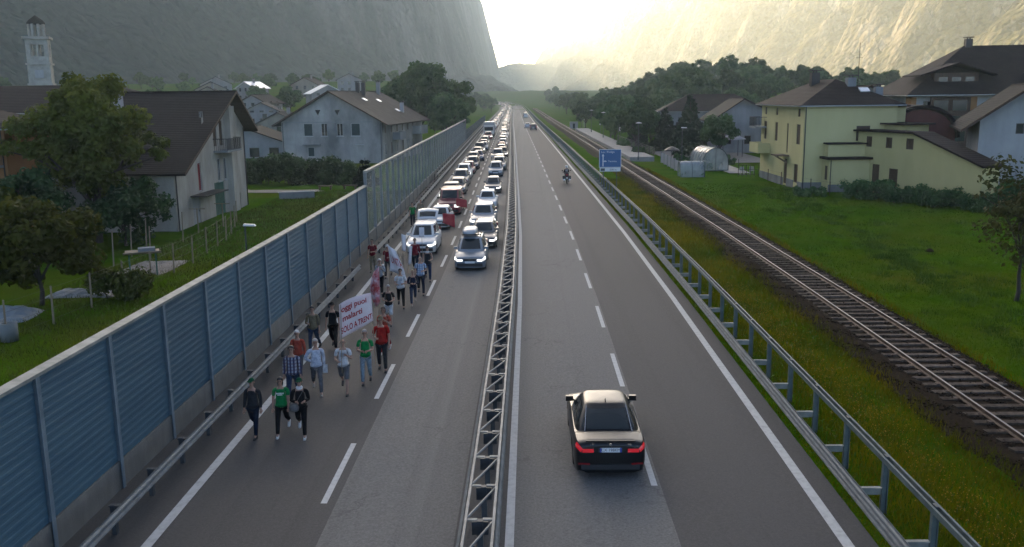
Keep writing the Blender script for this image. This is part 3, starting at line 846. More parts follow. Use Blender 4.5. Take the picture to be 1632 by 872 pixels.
def proto(key):
    if key in PROTO: return PROTO[key]
    ms = car_meshes(key); sp = SPECS[key]
    pm = PAINTS['white']; out = []
    for nm in ('body', 'cabin'): out.append((nm, smooth_angle(ms[nm].mesh(nm, pm), 40), 'p'))
    for nm in ('windscreen', 'rear_window'): out.append((nm, ms[nm].mesh(nm, CARGLASS, True), None))
    for q in ms['side_window']: out.append(('side_window', q.mesh('side_window', CARGLASS, True), None))
    for q in ms['headlight']: out.append(('headlight', q.mesh('headlight', LAMPW), 'h'))
    for q in ms['tail_light']: out.append(('tail_light', q.mesh('tail_light', LAMPR), 't'))
    out.append(('grille', ms['grille'].mesh('grille', BLACKP), None))
    out.append(('bumper', ms['bumper'].mesh('bumper', BLACKP), 'b'))
    out.append(('bumper', ms['rear_bumper'].mesh('bumper', BLACKP), None))
    for nm in ('plate', 'rear_plate'): out.append(('number_plate', ms[nm].mesh('number_plate', PLATE), None))
    for q in ms['mirror']: out.append(('mirror', q.mesh('mirror', pm), 'p'))
    wt, wr_ = wheel_mesh(sp['wr']); 
    PROTO[key] = (out, wt, wr_)
    return PROTO[key]
def car(name, key, col, label, cat, loc, rz, group=None, lit=False, tail=False, far=False, scale=1.0):
    sp = SPECS[key]; parts, wt, wr_ = proto(key)
    t = thing(name, label, cat, loc, rz, group)
    t.scale = (scale,) * 3
    for nm, me, role in parts:
        if far and nm in ('mirror', 'number_plate', 'grille', 'bumper'): continue
        if role in ('h', 't') and nm == 'headlight' and not lit and far: pass
        o = obj(nm, me, t)
        m_ = None
        if role == 'p': m_ = PAINTS[col] if not (nm == 'mirror' and col in ('red',)) else BLACKP
        if role == 'h' and lit: m_ = LAMPON
        if role == 't' and tail: m_ = LAMPR_ON
        if m_ is not None:
            o.material_slots[0].link = 'OBJECT'; o.material_slots[0].material = m_
    for y in sp['wheels']:
        for s in (1, -1):
            if far:
                obj('wheel', wt, t, (s * (sp['W'] / 2 - .11), y - sp['L'] / 2, sp['wr'])); continue
            e = bpy.data.objects.new('wheel', wt); e.location = (s * (sp['W'] / 2 - .11), y - sp['L'] / 2, sp['wr']); link(e, t)
            obj('rim', wr_, e)
    return t

ORD = ['first', 'second', 'third', 'fourth', 'fifth', 'sixth', 'seventh', 'eighth', 'ninth', 'tenth', 'eleventh', 'twelfth', 'thirteenth', 'fourteenth', 'fifteenth', 'sixteenth', 'seventeenth', 'eighteenth']
TYPEWORD = dict(hatch='hatchback', mpv='people carrier', suv='off-roader', estate='estate car', sedan='saloon', van='van', pickup='pickup')
CATWORD = dict(van='van', pickup='pickup')
COLWORD = dict(white='white', silver='silver', grey='grey', black='black', red='dark red', blue='dark blue', bluegrey='blue grey', green='dark green', champagne='beige', darkgrey='charcoal')
def qcar(key, col, label, x, s_front, lit=True, **kw):
    """a queued car facing the camera; s_front is where its nose stands"""
    p = rp(x, s_front + SPECS[key]['L'] / 2)
    nm = {'van': 'van', 'pickup': 'pickup_truck'}.get(key, 'car')
    return car(nm, key, col, label, CATWORD.get(key, 'car'), p, 0.0, lit=lit, **kw)

# --- the lane beside the walkers
van1 = qcar('mpv', 'white', 'white people carrier with raised tailgate leading the queue behind the walkers', -6.5, 53.8, scale=1.04)
tgm = MB()
def tg_pt(u, v, off): return (u * (.60 + .05 * v), 1.62 + .86 * v - off * .4, 1.60 + .40 * v + .05 * (1 - u * u) * (.4 + v) + .10 * math.sin(v * 2.2) + off)
Vt = [tg_pt(u, v, o_) for o_ in (0, .05) for v in np.linspace(0, 1, 6) for u in np.linspace(-1, 1, 7)]
Ft = [(b_ + j * 7 + i, b_ + j * 7 + i + 1, b_ + (j + 1) * 7 + i + 1, b_ + (j + 1) * 7 + i) for b_ in (0, 42) for j in range(5) for i in range(6)]
Ft += [(j * 7, (j + 1) * 7, 42 + (j + 1) * 7, 42 + j * 7) for j in range(5)] + [(j * 7 + 6, (j + 1) * 7 + 6, 42 + (j + 1) * 7 + 6, 42 + j * 7 + 6) for j in range(5)] + [(35 + i, 36 + i, 78 + i, 77 + i) for i in range(6)]
tg = tgm.add(Vt, Ft).build('tailgate', PAINTS['white'], van1, True)
Vg = [tg_pt(u, v, .056) for v in np.linspace(.16, .62, 4) for u in np.linspace(-.8, .8, 7)]
obj('tailgate_window', to_mesh('tailgate_window', Vg, [(j * 7 + i, j * 7 + i + 1, (j + 1) * 7 + i + 1, (j + 1) * 7 + i) for j in range(3) for i in range(6)], CARGLASS, True), tg)
qcar('hatch', 'white', 'white hatchback with a red flag, between two vans beside the noise barrier', -6.35, 64.4)
qcar('van', 'red', 'dark red van third in the queue beside the glass barrier', -6.15, 72.3)
RACK = mat('load_wrap', (.10, .12, .16), .8, (.05, .06, .07), 5)
side_q = [('suv', 'black', -6.7, 80.4), ('estate', 'darkgrey', -6.5, 87.6), ('suv', 'grey', -6.6, 95.3), ('suv', 'white', -6.7, 103.4), ('hatch', 'red', -6.5, 110.5), ('mpv', 'darkgrey', -6.3, 117.2),
          ('suv', 'grey', -6.6, 125.8), ('hatch', 'blue', -6.1, 133.2), ('estate', 'black', -6.6, 141.4), ('pickup', 'darkgrey', -6.5, 149.5), ('hatch', 'silver', -6.1, 158.5), ('estate', 'red', -6.4, 166.5), ('mpv', 'grey', -6.4, 176.5)]
for i, (k, c, x, s) in enumerate(side_q):
    qcar(k, c, f'{COLWORD[c]} {TYPEWORD[k]}, {ORD[i]} behind the dark red van in its lane', x, s, lit=(i % 3 == 0))
# --- the lane beside the median
lead = qcar('mpv', 'bluegrey', 'blue grey people carrier with roof box leading the queue beside the median', -3.25, 48.2, scale=1.0)
BOXM = mat('roof_box', (.30, .32, .33), .4, coat=.3)
rb = MB()
pv = []
for y, wv, zv in ((-1.0, .10, .06), (-.92, .28, .13), (-.6, .40, .22), (0, .43, .26), (.6, .41, .25), (.85, .34, .18), (.92, .2, .1)):
    pv.append([(-wv, y, 0), (wv, y, 0), (wv * .94, y, zv * .7), (wv * .55, y, zv), (-wv * .55, y, zv), (-wv * .94, y, zv * .7)])
n6 = 6
rb.add([p for r in pv for p in r], [(i * n6 + j, i * n6 + (j + 1) % n6, (i + 1) * n6 + (j + 1) % n6, (i + 1) * n6 + j) for i in range(len(pv) - 1) for j in range(n6)] + [tuple(range(6)), tuple(range((len(pv) - 1) * 6, len(pv) * 6))])
o = rb.build('roof_box', BOXM, lead, True, (-.1, .35, 1.80))
MB().bar((-.55, .0, 1.70), (.55, .0, 1.70), .05).bar((-.55, .8, 1.70), (.55, .8, 1.70), .05).bar((-.5, -.3, 1.66), (-.5, 1.3, 1.66), .04).bar((.5, -.3, 1.66), (.5, 1.3, 1.66), .04).box(-.45, -.38, -.06, .06, 1.66, 1.8).box(.33, .40, -.06, .06, 1.66, 1.8).build('roof_rack', BLACKP, lead)
MB().bar((-.42, -2.125, .70), (.42, -2.125, .70), .03, .035).build('chrome_strip', CHROME, lead)
med_q = [('estate', 'grey', -2.85, 55.3), ('suv', 'silver', -3.15, 63.0), ('hatch', 'white', -3.2, 74.8), ('hatch', 'grey', -3.0, 87.6), ('mpv', 'bluegrey', -3.05, 105.8), ('suv', 'champagne', -2.8, 114.0), ('estate', 'grey', -2.9, 121.8),
         ('suv', 'grey', -3.25, 131.5), ('hatch', 'black', -2.6, 139.5), ('estate', 'darkgrey', -2.9, 147.2), ('hatch', 'red', -2.9, 155.0), ('mpv', 'silver', -2.8, 163.2), ('suv', 'grey', -2.9, 172.5), ('hatch', 'silver', -3.0, 181.5), ('estate', 'white', -2.9, 190.5)]
for i, (k, c, x, s) in enumerate(med_q):
    qcar(k, c, f'{COLWORD[c]} {TYPEWORD[k]}, {ORD[i]} behind the roof box car in its lane', x, s, lit=(i in (0, 1, 3, 8)))
# --- the far tail of the queue, too small to tell apart
farc = ['white', 'silver', 'grey', 'red', 'black', 'silver', 'white', 'champagne', 'red', 'darkgrey', 'blue', 'bluegrey']
fark = ['hatch', 'estate', 'suv', 'mpv', 'hatch', 'suv', 'estate']
s = 199.0
i = 0
while s < 1080:
    for x in (-6.4, -3.0):
        if x < -5 and 200 < s < 265: continue
        c = farc[(i * 7 + 3) % 12]; k = fark[(i * 5 + 2) % 7]
        p = rp(x + rnd.uniform(-.2, .2), s + rnd.uniform(-1.5, 1.5))
        q = rp(x, s + 4)
        rz = math.atan2(-(q[0] - p[0]), 4)
        car('car', k, c, f'tiny {COLWORD[c]} car far back in the hazy queue', 'car', p, rz, 'cars far back in the queue', lit=(i % 4 == 0), far=True)
        i += 1
    s += 8.6 if s < 420 else 19
# two lorries among the far queue
def lorry(x, s, label):
    p = rp(x, s); t = thing('lorry', label, 'lorry', p)
    MB().box(-1.15, 1.15, 0, 1.9, .7, 2.7).build('cab', PAINTS['white'], t)
    MB().box(-.98, .98, -.015, .0, 1.55, 2.35).build('windscreen', CARGLASS, t)
    MB().box(-1.22, 1.22, 2.1, 8.6, .95, 3.4).build('load_box', PAINTS['silver'], t)
    MB().box(-1.1, 1.1, -.06, .05, .4, .75).build('bumper', BLACKP, t)
    for y in (1.0, 6.2, 7.4):
        for sx in (-1, 1): MB().lathe([(.2, -.14), (.5, -.12), (.5, .12), (.2, .14)], (sx * 1.0, y, .5), 14, 'x').build('wheel', TYRE, t)
    return t
lorry(-6.4, 209, 'white lorry standing in the queue beside the far glass barrier')

# --- cars driving away on the other carriageway
def acar(key, col, label, x, s_tail, tail=False, far=False):
    nm = {'van': 'van', 'pickup': 'pickup_truck'}.get(key, 'car')
    p = rp(x, s_tail + SPECS[key]['L'] / 2)
    return car(nm, key, col, label, CATWORD.get(key, 'car'), p, math.pi, tail=tail, far=far)
saab = acar('sedan', 'black', 'black saloon with lit tail lamps driving away on the open lane', 1.84, 20.72, True)
# rear details of the saloon
MB().box(-.30, .30, 2.330, 2.338, .712, .838).build('plate_surround', BLACKP, saab)
for nm, x0, x1 in (('plate_band', -.26, -.22), ('plate_band', .22, .26)): MB().box(x0, x1, 2.3455, 2.3475, .72, .83).build(nm, PLATEB, saab)
def text_obj(name, body, size, parent, loc, rot, m, extrude=.002, align='CENTER'):
    cu = bpy.data.curves.new(name, 'FONT'); cu.body = body; cu.size = size; cu.extrude = extrude
    cu.align_x = align; cu.align_y = 'CENTER'
    cu.materials.append(m)
    tmp = bpy.data.objects.new('tmp', cu); C.objects.link(tmp)
    dg = bpy.context.evaluated_depsgraph_get(); m0 = tmp.evaluated_get(dg).to_mesh()
    v = [tuple(p.co) for p in m0.vertices]; f = [tuple(p.vertices) for p in m0.polygons]
    tmp.evaluated_get(dg).to_mesh_clear(); bpy.data.objects.remove(tmp); bpy.data.curves.remove(cu)
    o = obj(name, to_mesh(name, v, f, m), parent, loc); o.rotation_euler = rot
    return o
text_obj('plate_lettering', 'CX 198KM', .10, saab, (0, 2.3465, .775), (math.pi / 2, 0, math.pi), INK)
MB().lathe([(.001, 0), (.035, .0), (.035, .012), (.001, .014)], (0, 2.318, .90), 16, 'y').build('badge', CHROME, saab)
MB().add([(-.012, .55, 1.44), (.012, .55, 1.44), (.012, .75, 1.44), (-.012, .75, 1.44), (0, .74, 1.53), (0, .69, 1.53)], [(0, 1, 5), (1, 2, 4, 5), (2, 3, 4), (3, 0, 5, 4), (3, 2, 1, 0)]).build('roof_antenna', BLACKP, saab)
for sx in (-1, 1):
    MB().bar((sx * .585, 1.65, .985), (sx * .50, .86, 1.40), .010).build('window_trim', CHROME, saab)
MB().bar((-.60, 2.27, .975), (.60, 2.27, .975), .02, .03).build('boot_edge', PAINTS['black'], saab)
for sx in (-1, 1): MB().bar((sx * .50, 2.335, .42), (sx * .78, 2.30, .42), .02, .05).build('reflector', LAMPR, saab)
text_obj('model_lettering', '9-3', .055, saab, (.46, 2.322, .90), (math.pi / 2, 0, math.pi), CHROME)
text_obj('model_lettering', 'TiD', .055, saab, (-.46, 2.322, .90), (math.pi / 2, 0, math.pi), CHROME)
acar('suv', 'darkgrey', 'charcoal off-roader driving away far ahead of the motorcycle', 4.55, 241, True)
acar('hatch', 'white', 'white hatchback just beyond the charcoal off-roader', 3.3, 258)
acar('van', 'white', 'white van driving away beyond the white hatchback', 4.4, 372)
acar('van', 'darkgrey', 'charcoal van farthest along the open carriageway', 4.4, 392, far=True)

# --- motorcycle and its rider
def motorcycle(loc, rz):
    t = thing('motorcycle', 'dark touring motorcycle with panniers ridden along the open lane', 'motorcycle', loc, rz)
    for y in (-.72, .72):
        e = MB().lathe([(.20, -.06), (.29, -.07), (.31, 0), (.29, .07), (.20, .06)], (0, 0, 0), 20, 'x').build('wheel', TYRE, t, True, (0, y, .31))
        MB().lathe([(.02, -.04), (.2, -.03), (.2, .03), (.02, .04)], (0, 0, 0), 12, 'x').build('rim', RIM, e)
    MB().add([(-.12, -.35, .35), (.12, -.35, .35), (.12, .3, .35), (-.12, .3, .35), (-.2, -.5, .85), (.2, -.5, .85), (.14, .35, .8), (-.14, .35, .8)], [(3, 2, 1, 0), (4, 5, 6, 7), (0, 1, 5, 4), (1, 2, 6, 5), (2, 3, 7, 6), (3, 0, 4, 7)]).build('engine', BLACKP, t)
    MB().lathe([(.05, -.55), (.19, -.45), (.2, -.2), (.1, .02)], (0, 0, .88), 10, 'y').build('fuel_tank', PAINTS['darkgrey'], t, True)
    MB().box(-.15, .15, .0, .62, .78, .88).build('seat', BLACKP, t)
    MB().box(-.2, .2, .55, .9, .86, 1.16).build('top_case', BLACKP, t)
    for s_ in (-1, 1):
        MB().box(min(s_ * .2, s_ * .44), max(s_ * .2, s_ * .44), .35, .85, .5, .88).build('pannier', BLACKP, t)
        MB().bar((s_ * .12, -.62, .9), (s_ * .08, -.74, .31), .05).build('fork', GALV_D, t)
        MB().tube((s_ * .24, -.1, .35), (s_ * .28, .9, .48), .05, .06).build('exhaust', CHROME, t)
        MB().bar((s_ * .40, -.48, 1.12), (s_ * .42, -.55, 1.26), .02).box(s_ * .42 - .07, s_ * .42 + .07, -.58, -.55, 1.25, 1.34).build('mirror', BLACKP, t)
    MB().tube((-.42, -.45, 1.10), (.42, -.45, 1.10), .016).build('handlebar', BLACKP, t)
    MB().add([(-.22, -.70, .95), (.22, -.70, .95), (.16, -.55, 1.35), (-.16, -.55, 1.35)], [(0, 1, 2, 3)]).build('windshield', CARGLASS, t)
    MB().box(-.07, .07, .91, .93, .92, 1.0).build('tail_light', LAMPR_ON, t)
    MB().box(-.09, .09, .90, .915, .58, .72).build('number_plate', PLATE, t)
    return t
MOTO = rp(4.55, 95.2)
motorcycle(MOTO, math.pi)
# ------------------------------------------------------------------ people
SKIN = mat('skin', (.33, .19, .13), .55, (.27, .15, .10), 9)
CLOTH = {}
def cloth(n, c, c2=None, sc_=9): 
    return mat('cloth_' + n, c, .95, c2 or tuple(x * .55 for x in c), sc_, bump=1.0, bscale=11, spec=.1)
def plaid(n, a, b, c):
    if 'plaid_' + n in MAT: return MAT['plaid_' + n]
    m = bpy.data.materials.new('plaid_' + n); m.use_nodes = True; nt = m.node_tree; bs = nt.nodes['Principled BSDF']
    tc = nt.nodes.new('ShaderNodeTexCoord'); sp = nt.nodes.new('ShaderNodeSeparateXYZ'); nt.links.new(tc.outputs['Object'], sp.inputs[0])
    def band(sock, f):
        mu = nt.nodes.new('ShaderNodeMath'); mu.operation = 'MULTIPLY'; nt.links.new(sock, mu.inputs[0]); mu.inputs[1].default_value = f
        si = nt.nodes.new('ShaderNodeMath'); si.operation = 'SINE'; nt.links.new(mu.outputs[0], si.inputs[0])
        g = nt.nodes.new('ShaderNodeMath'); g.operation = 'GREATER_THAN'; nt.links.new(si.outputs[0], g.inputs[0]); g.inputs[1].default_value = .1
        return g.outputs[0]
    x = node_mix(nt, a, b, band(sp.outputs[0], 62)); y = node_mix(nt, x, c, band(sp.outputs[2], 62))
    nt.links.new(node_mix(nt, x, y, .5), bs.inputs['Base Color']); bs.inputs['Roughness'].default_value = .9
    MAT['plaid_' + n] = m
    return m
HAIR = dict(dark=mat('hair_dark', (.012, .009, .007), .6), brown=mat('hair_brown', (.05, .03, .018), .6), grey=mat('hair_grey', (.25, .24, .23), .6), blond=mat('hair_blond', (.22, .16, .09), .6), white=mat('hair_white', (.5, .49, .47), .6))
EYE = mat('eye_dark', (.01, .008, .008), .3)
LIP = mat('lip', (.22, .09, .07), .5)
SHOE_D = mat('shoe_dark', (.015, .015, .016), .6); SHOE_W = mat('shoe_white', (.5, .5, .48), .6); SHOE_B = mat('shoe_beige', (.32, .27, .22), .7)
PENDING = []   # (temp object, final name, parent, material, extra geometry)

def skin_temp(verts, edges, radii, root=0):
    me = bpy.data.meshes.new('tmp'); me.from_pydata([tuple(v) for v in verts], edges, [])
    o = bpy.data.objects.new('tmp', me); C.objects.link(o)
    md_ = o.modifiers.new('s', 'SKIN'); md_.use_smooth_shade = True; md_.branch_smoothing = .6
    if not me.skin_vertices: 
        bm = bmesh.new(); bm.from_mesh(me); bm.verts.layers.skin.verify(); bm.to_mesh(me); bm.free()
    for i, r in enumerate(radii):
        sv = me.skin_vertices[0].data[i]; sv.radius = r if hasattr(r, '__len__') else (r, r); sv.use_root = (i == root)
    su = o.modifiers.new('d', 'SUBSURF'); su.levels = 2; su.render_levels = 2
    return o

def pose_legs(kind, ph):
    """hip, knee, ankle, toe for both sides"""
    out = {}
    for s in (-1, 1):
        if kind == 'stand': th, kb = (.02 * s, .06)
        elif kind == 'walk':
            sw = math.sin(ph) * s
            th = -.42 * sw; kb = .12 + .55 * max(0, -sw) ** 1.0 + .1 * (1 - abs(sw))
        elif kind == 'sit': th, kb = -1.15, 1.45
        hip = Vector((s * .092, 0, .90))
        tl, sl = .425, .43
        spread = .035 if kind != 'sit' else .35
        d1 = Vector((s * spread, math.sin(th), -math.cos(th))).normalized(); knee = hip + d1 * tl
        a2 = th + kb
        d2 = Vector((s * .01, math.sin(a2), -math.cos(a2))).normalized(); ank = knee + d2 * sl
        out[s] = [hip, knee, ank]
    lo = min(out[-1][2].z, out[1][2].z)
    return out, lo

def person(label, loc, rz, H, shirt, trouser, shoe, hair=None, sleeves='short', shorts=False, legs='walk', ph=1.0, arms=('down', 'down'), hat=None, jacket_len=0.0, build=1.0, extra=None, long_hair=False, base_z=None, skinny=1.0, lettering=False):
    k = H / 1.72
    build *= 1.07
    t = thing('person', label, 'person', loc, rz)
    t.scale = (k,) * 3
    legp, lo = pose_legs(legs, ph)
    dz = (.085 - lo) if base_z is None else base_z
    B = build
    pel = Vector((0, 0, .94 + dz)); 
    T = dict(pelvis=pel, waist=pel + Vector((0, -.005, .14)), chest=pel + Vector((0, .0, .36)), upper=pel + Vector((0, .015, .49)), neck=pel + Vector((0, .0, .575)), jaw=pel + Vector((0, -.022, .655)), head=pel + Vector((0, -.012, .735)), crown=pel + Vector((0, -.005, .80)))
    if legs == 'sit':
        for n_, dy in (('waist', -.03), ('chest', -.09), ('upper', -.13), ('neck', -.16), ('jaw', -.2), ('head', -.19), ('crown', -.18)): T[n_].y += dy
    AR = {}
    for s, mode in ((-1, arms[0]), (1, arms[1])):
        sh = T['upper'] + Vector((s * .185 * (.5 + .5 * B), 0, -.035))
        ul, fl = .29, .25
        if mode == 'down': d1, d2 = Vector((s * .14, .05 * math.sin(ph) * s, -1)), Vector((s * .06, -.28, -1))
        elif mode == 'swing': d1, d2 = Vector((s * .14, .35 * math.sin(ph) * s, -1)), Vector((s * .0, -.45 + .3 * math.sin(ph) * s, -1))
        elif mode == 'clasp': d1, d2 = Vector((s * .22, -.18, -1)), Vector((-s * .62, -.75, .02))
        elif mode == 'polehi': d1, d2 = Vector((s * .25, -.35, -.9)), Vector((-s * .45, -.6, .55))
        elif mode == 'polelo': d1, d2 = Vector((s * .22, -.15, -1)), Vector((-s * .45, -.85, -.05))
        elif mode == 'bag': d1, d2 = Vector((s * .2, .08, -1)), Vector((-s * .35, -.8, .05))
        elif mode == 'fwd': d1, d2 = Vector((s * .15, -.6, -.75)), Vector((s * .1, -.85, -.15))
        elif mode == 'hip': d1, d2 = Vector((s * .5, .15, -.85)), Vector((-s * .75, -.25, -.35))
        elif mode == 'up': d1, d2 = Vector((s * .4, -.45, .25)), Vector((s * .05, -.35, .95))
        elb = sh + d1.normalized() * ul; wri = elb + d2.normalized() * fl; hand = wri + d2.normalized() * .085
        AR[s] = (sh, elb, wri, hand, d2.normalized())
    # body: one continuous skin surface
    v, e, r = [], [], []
    def add(p, rad, par=None):
        v.append(Vector(p)); r.append(rad); i = len(v) - 1
        if par is not None: e.append((par, i))
        return i
    g = skinny
    ip = add(T['pelvis'], (.135 * B * g, .10 * B)); iw = add(T['waist'], (.125 * B * g, .095 * B), ip); ic = add(T['chest'], (.145 * B, .105 * B), iw); iu = add(T['upper'], (.10, .075), ic)
    inn = add(T['neck'], (.052, .055), iu); ij = add(T['jaw'], (.058, .072), inn); ih = add(T['head'], (.080, .096), ij); add(T['crown'], (.052, .062), ih)
    for s in (-1, 1):
        sh, elb, wri, hand, dd = AR[s]
        a = add(sh, .055, iu); b = add(elb, .041, a); c = add(wri, (.027, .027), b); add(hand, (.036, .020), c)
        hip, kn, an = [p + Vector((0, 0, dz)) for p in legp[s]]
        a = add(hip, .082 * B * g, ip); m_ = add((hip + kn) / 2, .076 * g, a); b = add(kn, .054, m_); c2 = add(kn * .6 + an * .4, .054, b); c = add(an, .036, c2); add(an + Vector((0, -.11, -.045)), (.034, .026), c)
    # fingers, nose, ears
    ex = MB()
    for s in (-1, 1):
        sh, elb, wri, hand, dd = AR[s]
        side = dd.cross(Vector((0, -1, 0) if abs(dd.y) < .8 else (0, 0, 1))).normalized(); nrm = dd.cross(side).normalized()
        curl = nrm * (1 if nrm.y < 0 else -1)
        for q, (off, ln) in enumerate(((-.027, .062), (-.009, .074), (.009, .070), (.027, .054))):
            a = hand + side * off + dd * .012; b = a + dd * ln * .55 + curl * .008; c = b + dd * ln * .35 + curl * .03
            ex.tube(a - dd * .03, b, .0095, .0085, 5); ex.tube(b, c, .0085, .006, 5)
        a = wri + dd * .03 - side * .025; b = a + dd * .045 - side * .03; ex.tube(a, b, .011, .009, 5); ex.tube(b, b + dd * .03 + curl * .015, .009, .007, 5)
    fc = T['head'] + Vector((0, -.012, -.02))
    ex.add([fc + Vector((0, -.085, .022)), fc + Vector((-.016, -.080, -.022)), fc + Vector((.016, -.080, -.022)), fc + Vector((0, -.112, -.018)), fc + Vector((0, -.07, -.03))], [(0, 1, 3), (0, 3, 2), (1, 4, 3), (3, 4, 2)])
    for s in (-1, 1): ex.lathe([(.004, 0), (.026, .006), (.020, .018), (.004, .02)], fc + Vector((s * .076 - (.02 if s < 0 else 0), .03, .0)), 8, 'x')
    PENDING.append((skin_temp(v, e, r), 'body', t, SKIN, ex))
    eyes = MB()
    for s in (-1, 1): eyes.lathe([(.001, -.006), (.012, -.003), (.012, .003), (.001, .006)], fc + Vector((s * .030, -.084, .018)), 8, 'y').box(fc.x + s * .030 - .016, fc.x + s * .030 + .016, fc.y - .090, fc.y - .078, fc.z + .035, fc.z + .041)
    eyes.build('eyes', EYE, t)
    MB().box(fc.x - .022, fc.x + .022, fc.y - .088, fc.y - .075, fc.z - .054, fc.z - .045).build('mouth', LIP, t)
    # clothes
    v, e, r = [], [], []
    low = pel + Vector((0, 0, -.10 - jacket_len))
    il = add(low, (.168 * B * g + .02 * (jacket_len > .05), .130 * B)); ip = add(pel + Vector((0, 0, .02)), (.158 * B * g, .122 * B), il); iw = add(T['waist'], (.148 * B * g, .116 * B), ip); ic = add(T['chest'], (.166 * B, .125 * B), iw); iu = add(T['upper'] + Vector((0, 0, -.01)), (.115, .09), ic)
    add(T['neck'] + Vector((0, .008, -.045)), (.062, .066), iu)
    for s in (-1, 1):
        sh, elb, wri, hand, dd = AR[s]
        a = add(sh, .070, iu)
        if sleeves == 'short': add(sh + (elb - sh) * .72, .060, a)
        elif sleeves == 'none': pass
        else: b = add(elb, .056, a); add(wri - dd * .01 if sleeves == 'long' else elb + dd * .1, .042, b)
    PENDING.append((skin_temp(v, e, r, 2), 'jacket' if jacket_len > .05 else 'shirt', t, shirt, None))
    v, e, r = [], [], []
    ip = add(pel + Vector((0, 0, .03)), (.148 * B * g, .114 * B))
    for s in (-1, 1):
        hip, kn, an = [p + Vector((0, 0, dz)) for p in legp[s]]
        a = add(hip + Vector((0, 0, -.03)), .104 * B * g, ip); m_ = add((hip + kn) / 2, .096 * g, a)
        if shorts: add(kn + (an - kn) * .12, .085, m_)
        else: b = add(kn, .077, m_); c = add(kn * .5 + an * .5, .069, b); add(an + (an - kn).normalized() * .015, .058, c)
    PENDING.append((skin_temp(v, e, r), 'shorts' if shorts else 'trousers', t, trouser, None))
    for s in (-1, 1):
        hip, kn, an = [p + Vector((0, 0, dz)) for p in legp[s]]
        lift = an.z - .085; b = MB(); P = []
        tilt = min(.9, lift * 3.2)
        for y, w_, h_ in ((.075, .032, .07), (.05, .040, .095), (-.02, .042, .09), (-.09, .046, .06), (-.155, .042, .045), (-.185, .022, .03)):
            P += [(-w_, y, 0), (w_, y, 0), (w_ * .85, y, h_ * .7), (w_ * .3, y, h_), (-w_ * .3, y, h_), (-w_ * .85, y, h_ * .7)]
        ct, st = math.cos(tilt), math.sin(tilt)
        P = [(x + an.x, (y - .04) * ct + (z - .085) * -st * -1 * 0 + an.y + .04, z + an.z - .085 + (y - .04) * st * 1.0) for x, y, z in P]
        F = [(i * 6 + j, i * 6 + (j + 1) % 6, (i + 1) * 6 + (j + 1) % 6, (i + 1) * 6 + j) for i in range(5) for j in range(6)] + [tuple(range(6)), tuple(range(30, 36))]
        b.add(P, F).build('shoe', shoe, t, True)
    hc = T['head'] + Vector((0, .008, .012))
    def cap_shell(rx, ry, rz_, lowf, lowb, m_, name, n=14, rows=6):
        V, F = [], []
        for i in range(rows + 1):
            for j in range(n):
                a = 2 * math.pi * j / n; fr = (1 - math.cos(a)) / 2   # a=0 is the back
                lo_ = lowb * (1 - fr) + lowf * fr
                el = math.pi / 2 + (lo_ - math.pi / 2) * i / rows
                V.append((hc.x + rx * math.cos(el) * math.sin(a), hc.y + ry * math.cos(el) * math.cos(a), hc.z + rz_ * math.sin(el)))
        F = [(i * n + j, i * n + (j + 1) % n, (i + 1) * n + (j + 1) % n, (i + 1) * n + j) for i in range(rows) for j in range(n)]
        return obj(name, to_mesh(name, V, F, m_, True), t)
    if hair: 
        cap_shell(.092, .108, .112, .45 if not long_hair else .4, -.55 if not long_hair else -.9, HAIR[hair], 'hair')
        if long_hair:
            MB().lathe([(.04, .02), (.085, -.03), (.09, -.12), (.07, -.2), (.03, -.24)], hc + Vector((0, .045, .02)), 12).build('long_hair', HAIR[hair], t, True)
    if hat:
        h_ = cap_shell(.094, .110, .114, .42, .15, hat, 'hat')
        n = 9; V = []
        for i in range(n):
            a = math.pi * (i / (n - 1)) 
            x = .085 * math.cos(a); y = -.095 - .085 * math.sin(a)
            V += [(hc.x + x, hc.y + y, hc.z + .030 - .01 * math.sin(a)), (hc.x + x, hc.y + min(y + .085 * math.sin(a), -.07), hc.z + .042)]
        obj('peak', to_mesh('peak', V, [(2 * i, 2 * i + 1, 2 * i + 3, 2 * i + 2) for i in range(n - 1)], hat), h_)
    if extra: extra(t, T, AR, dz)
    return t

CL = dict(capgreen=cloth('cap_green', (.012, .085, .040)), black=cloth('black', (.012, .012, .013)), charcoal=cloth('charcoal', (.030, .031, .034)), jeans=cloth('jeans', (.030, .048, .085)), djeans=cloth('dark_jeans', (.014, .020, .036)), ljeans=cloth('light_jeans', (.20, .26, .30)),
          green=cloth('green', (.010, .19, .055)), red=cloth('red', (.30, .016, .014)), darkred=cloth('dark_red', (.17, .012, .022)), orange=cloth('orange', (.36, .065, .04)), white=cloth('white', (.58, .58, .58)), pale=cloth('pale_blue', (.46, .50, .58)),
          grey=cloth('grey', (.13, .13, .135)), lgrey=cloth('light_grey', (.34, .35, .36)), khaki=cloth('khaki', (.17, .14, .085)), beige=cloth('beige', (.26, .21, .14)), navy=cloth('navy', (.012, .018, .038)))
WHITE_T = mat('white_print', (.6, .6, .58), .8)
def w_bag(t, T, AR, dz):
    p = T['pelvis']
    b = MB().lathe([(.03, -.16), (.13, -.13), (.15, -.02), (.10, .08), (.03, .1)], (p.x - .17, p.y - .14, p.z + .02), 10)
    b.build('bag', cloth('bag_grey', (.14, .135, .13)), t, True)
    MB().bar((p.x - .12, p.y - .15, p.z + .1), (p.x + .12, p.y - .10, p.z + .5), .03, .01).build('bag_strap', cloth('bag_grey', (.14, .135, .13)), t)
    MB().lathe([(.06, -.02), (.095, .0), (.10, .05), (.07, .09)], (T['neck'].x, T['neck'].y, T['neck'].z - .06), 12).build('scarf', CL['white'], t, True)
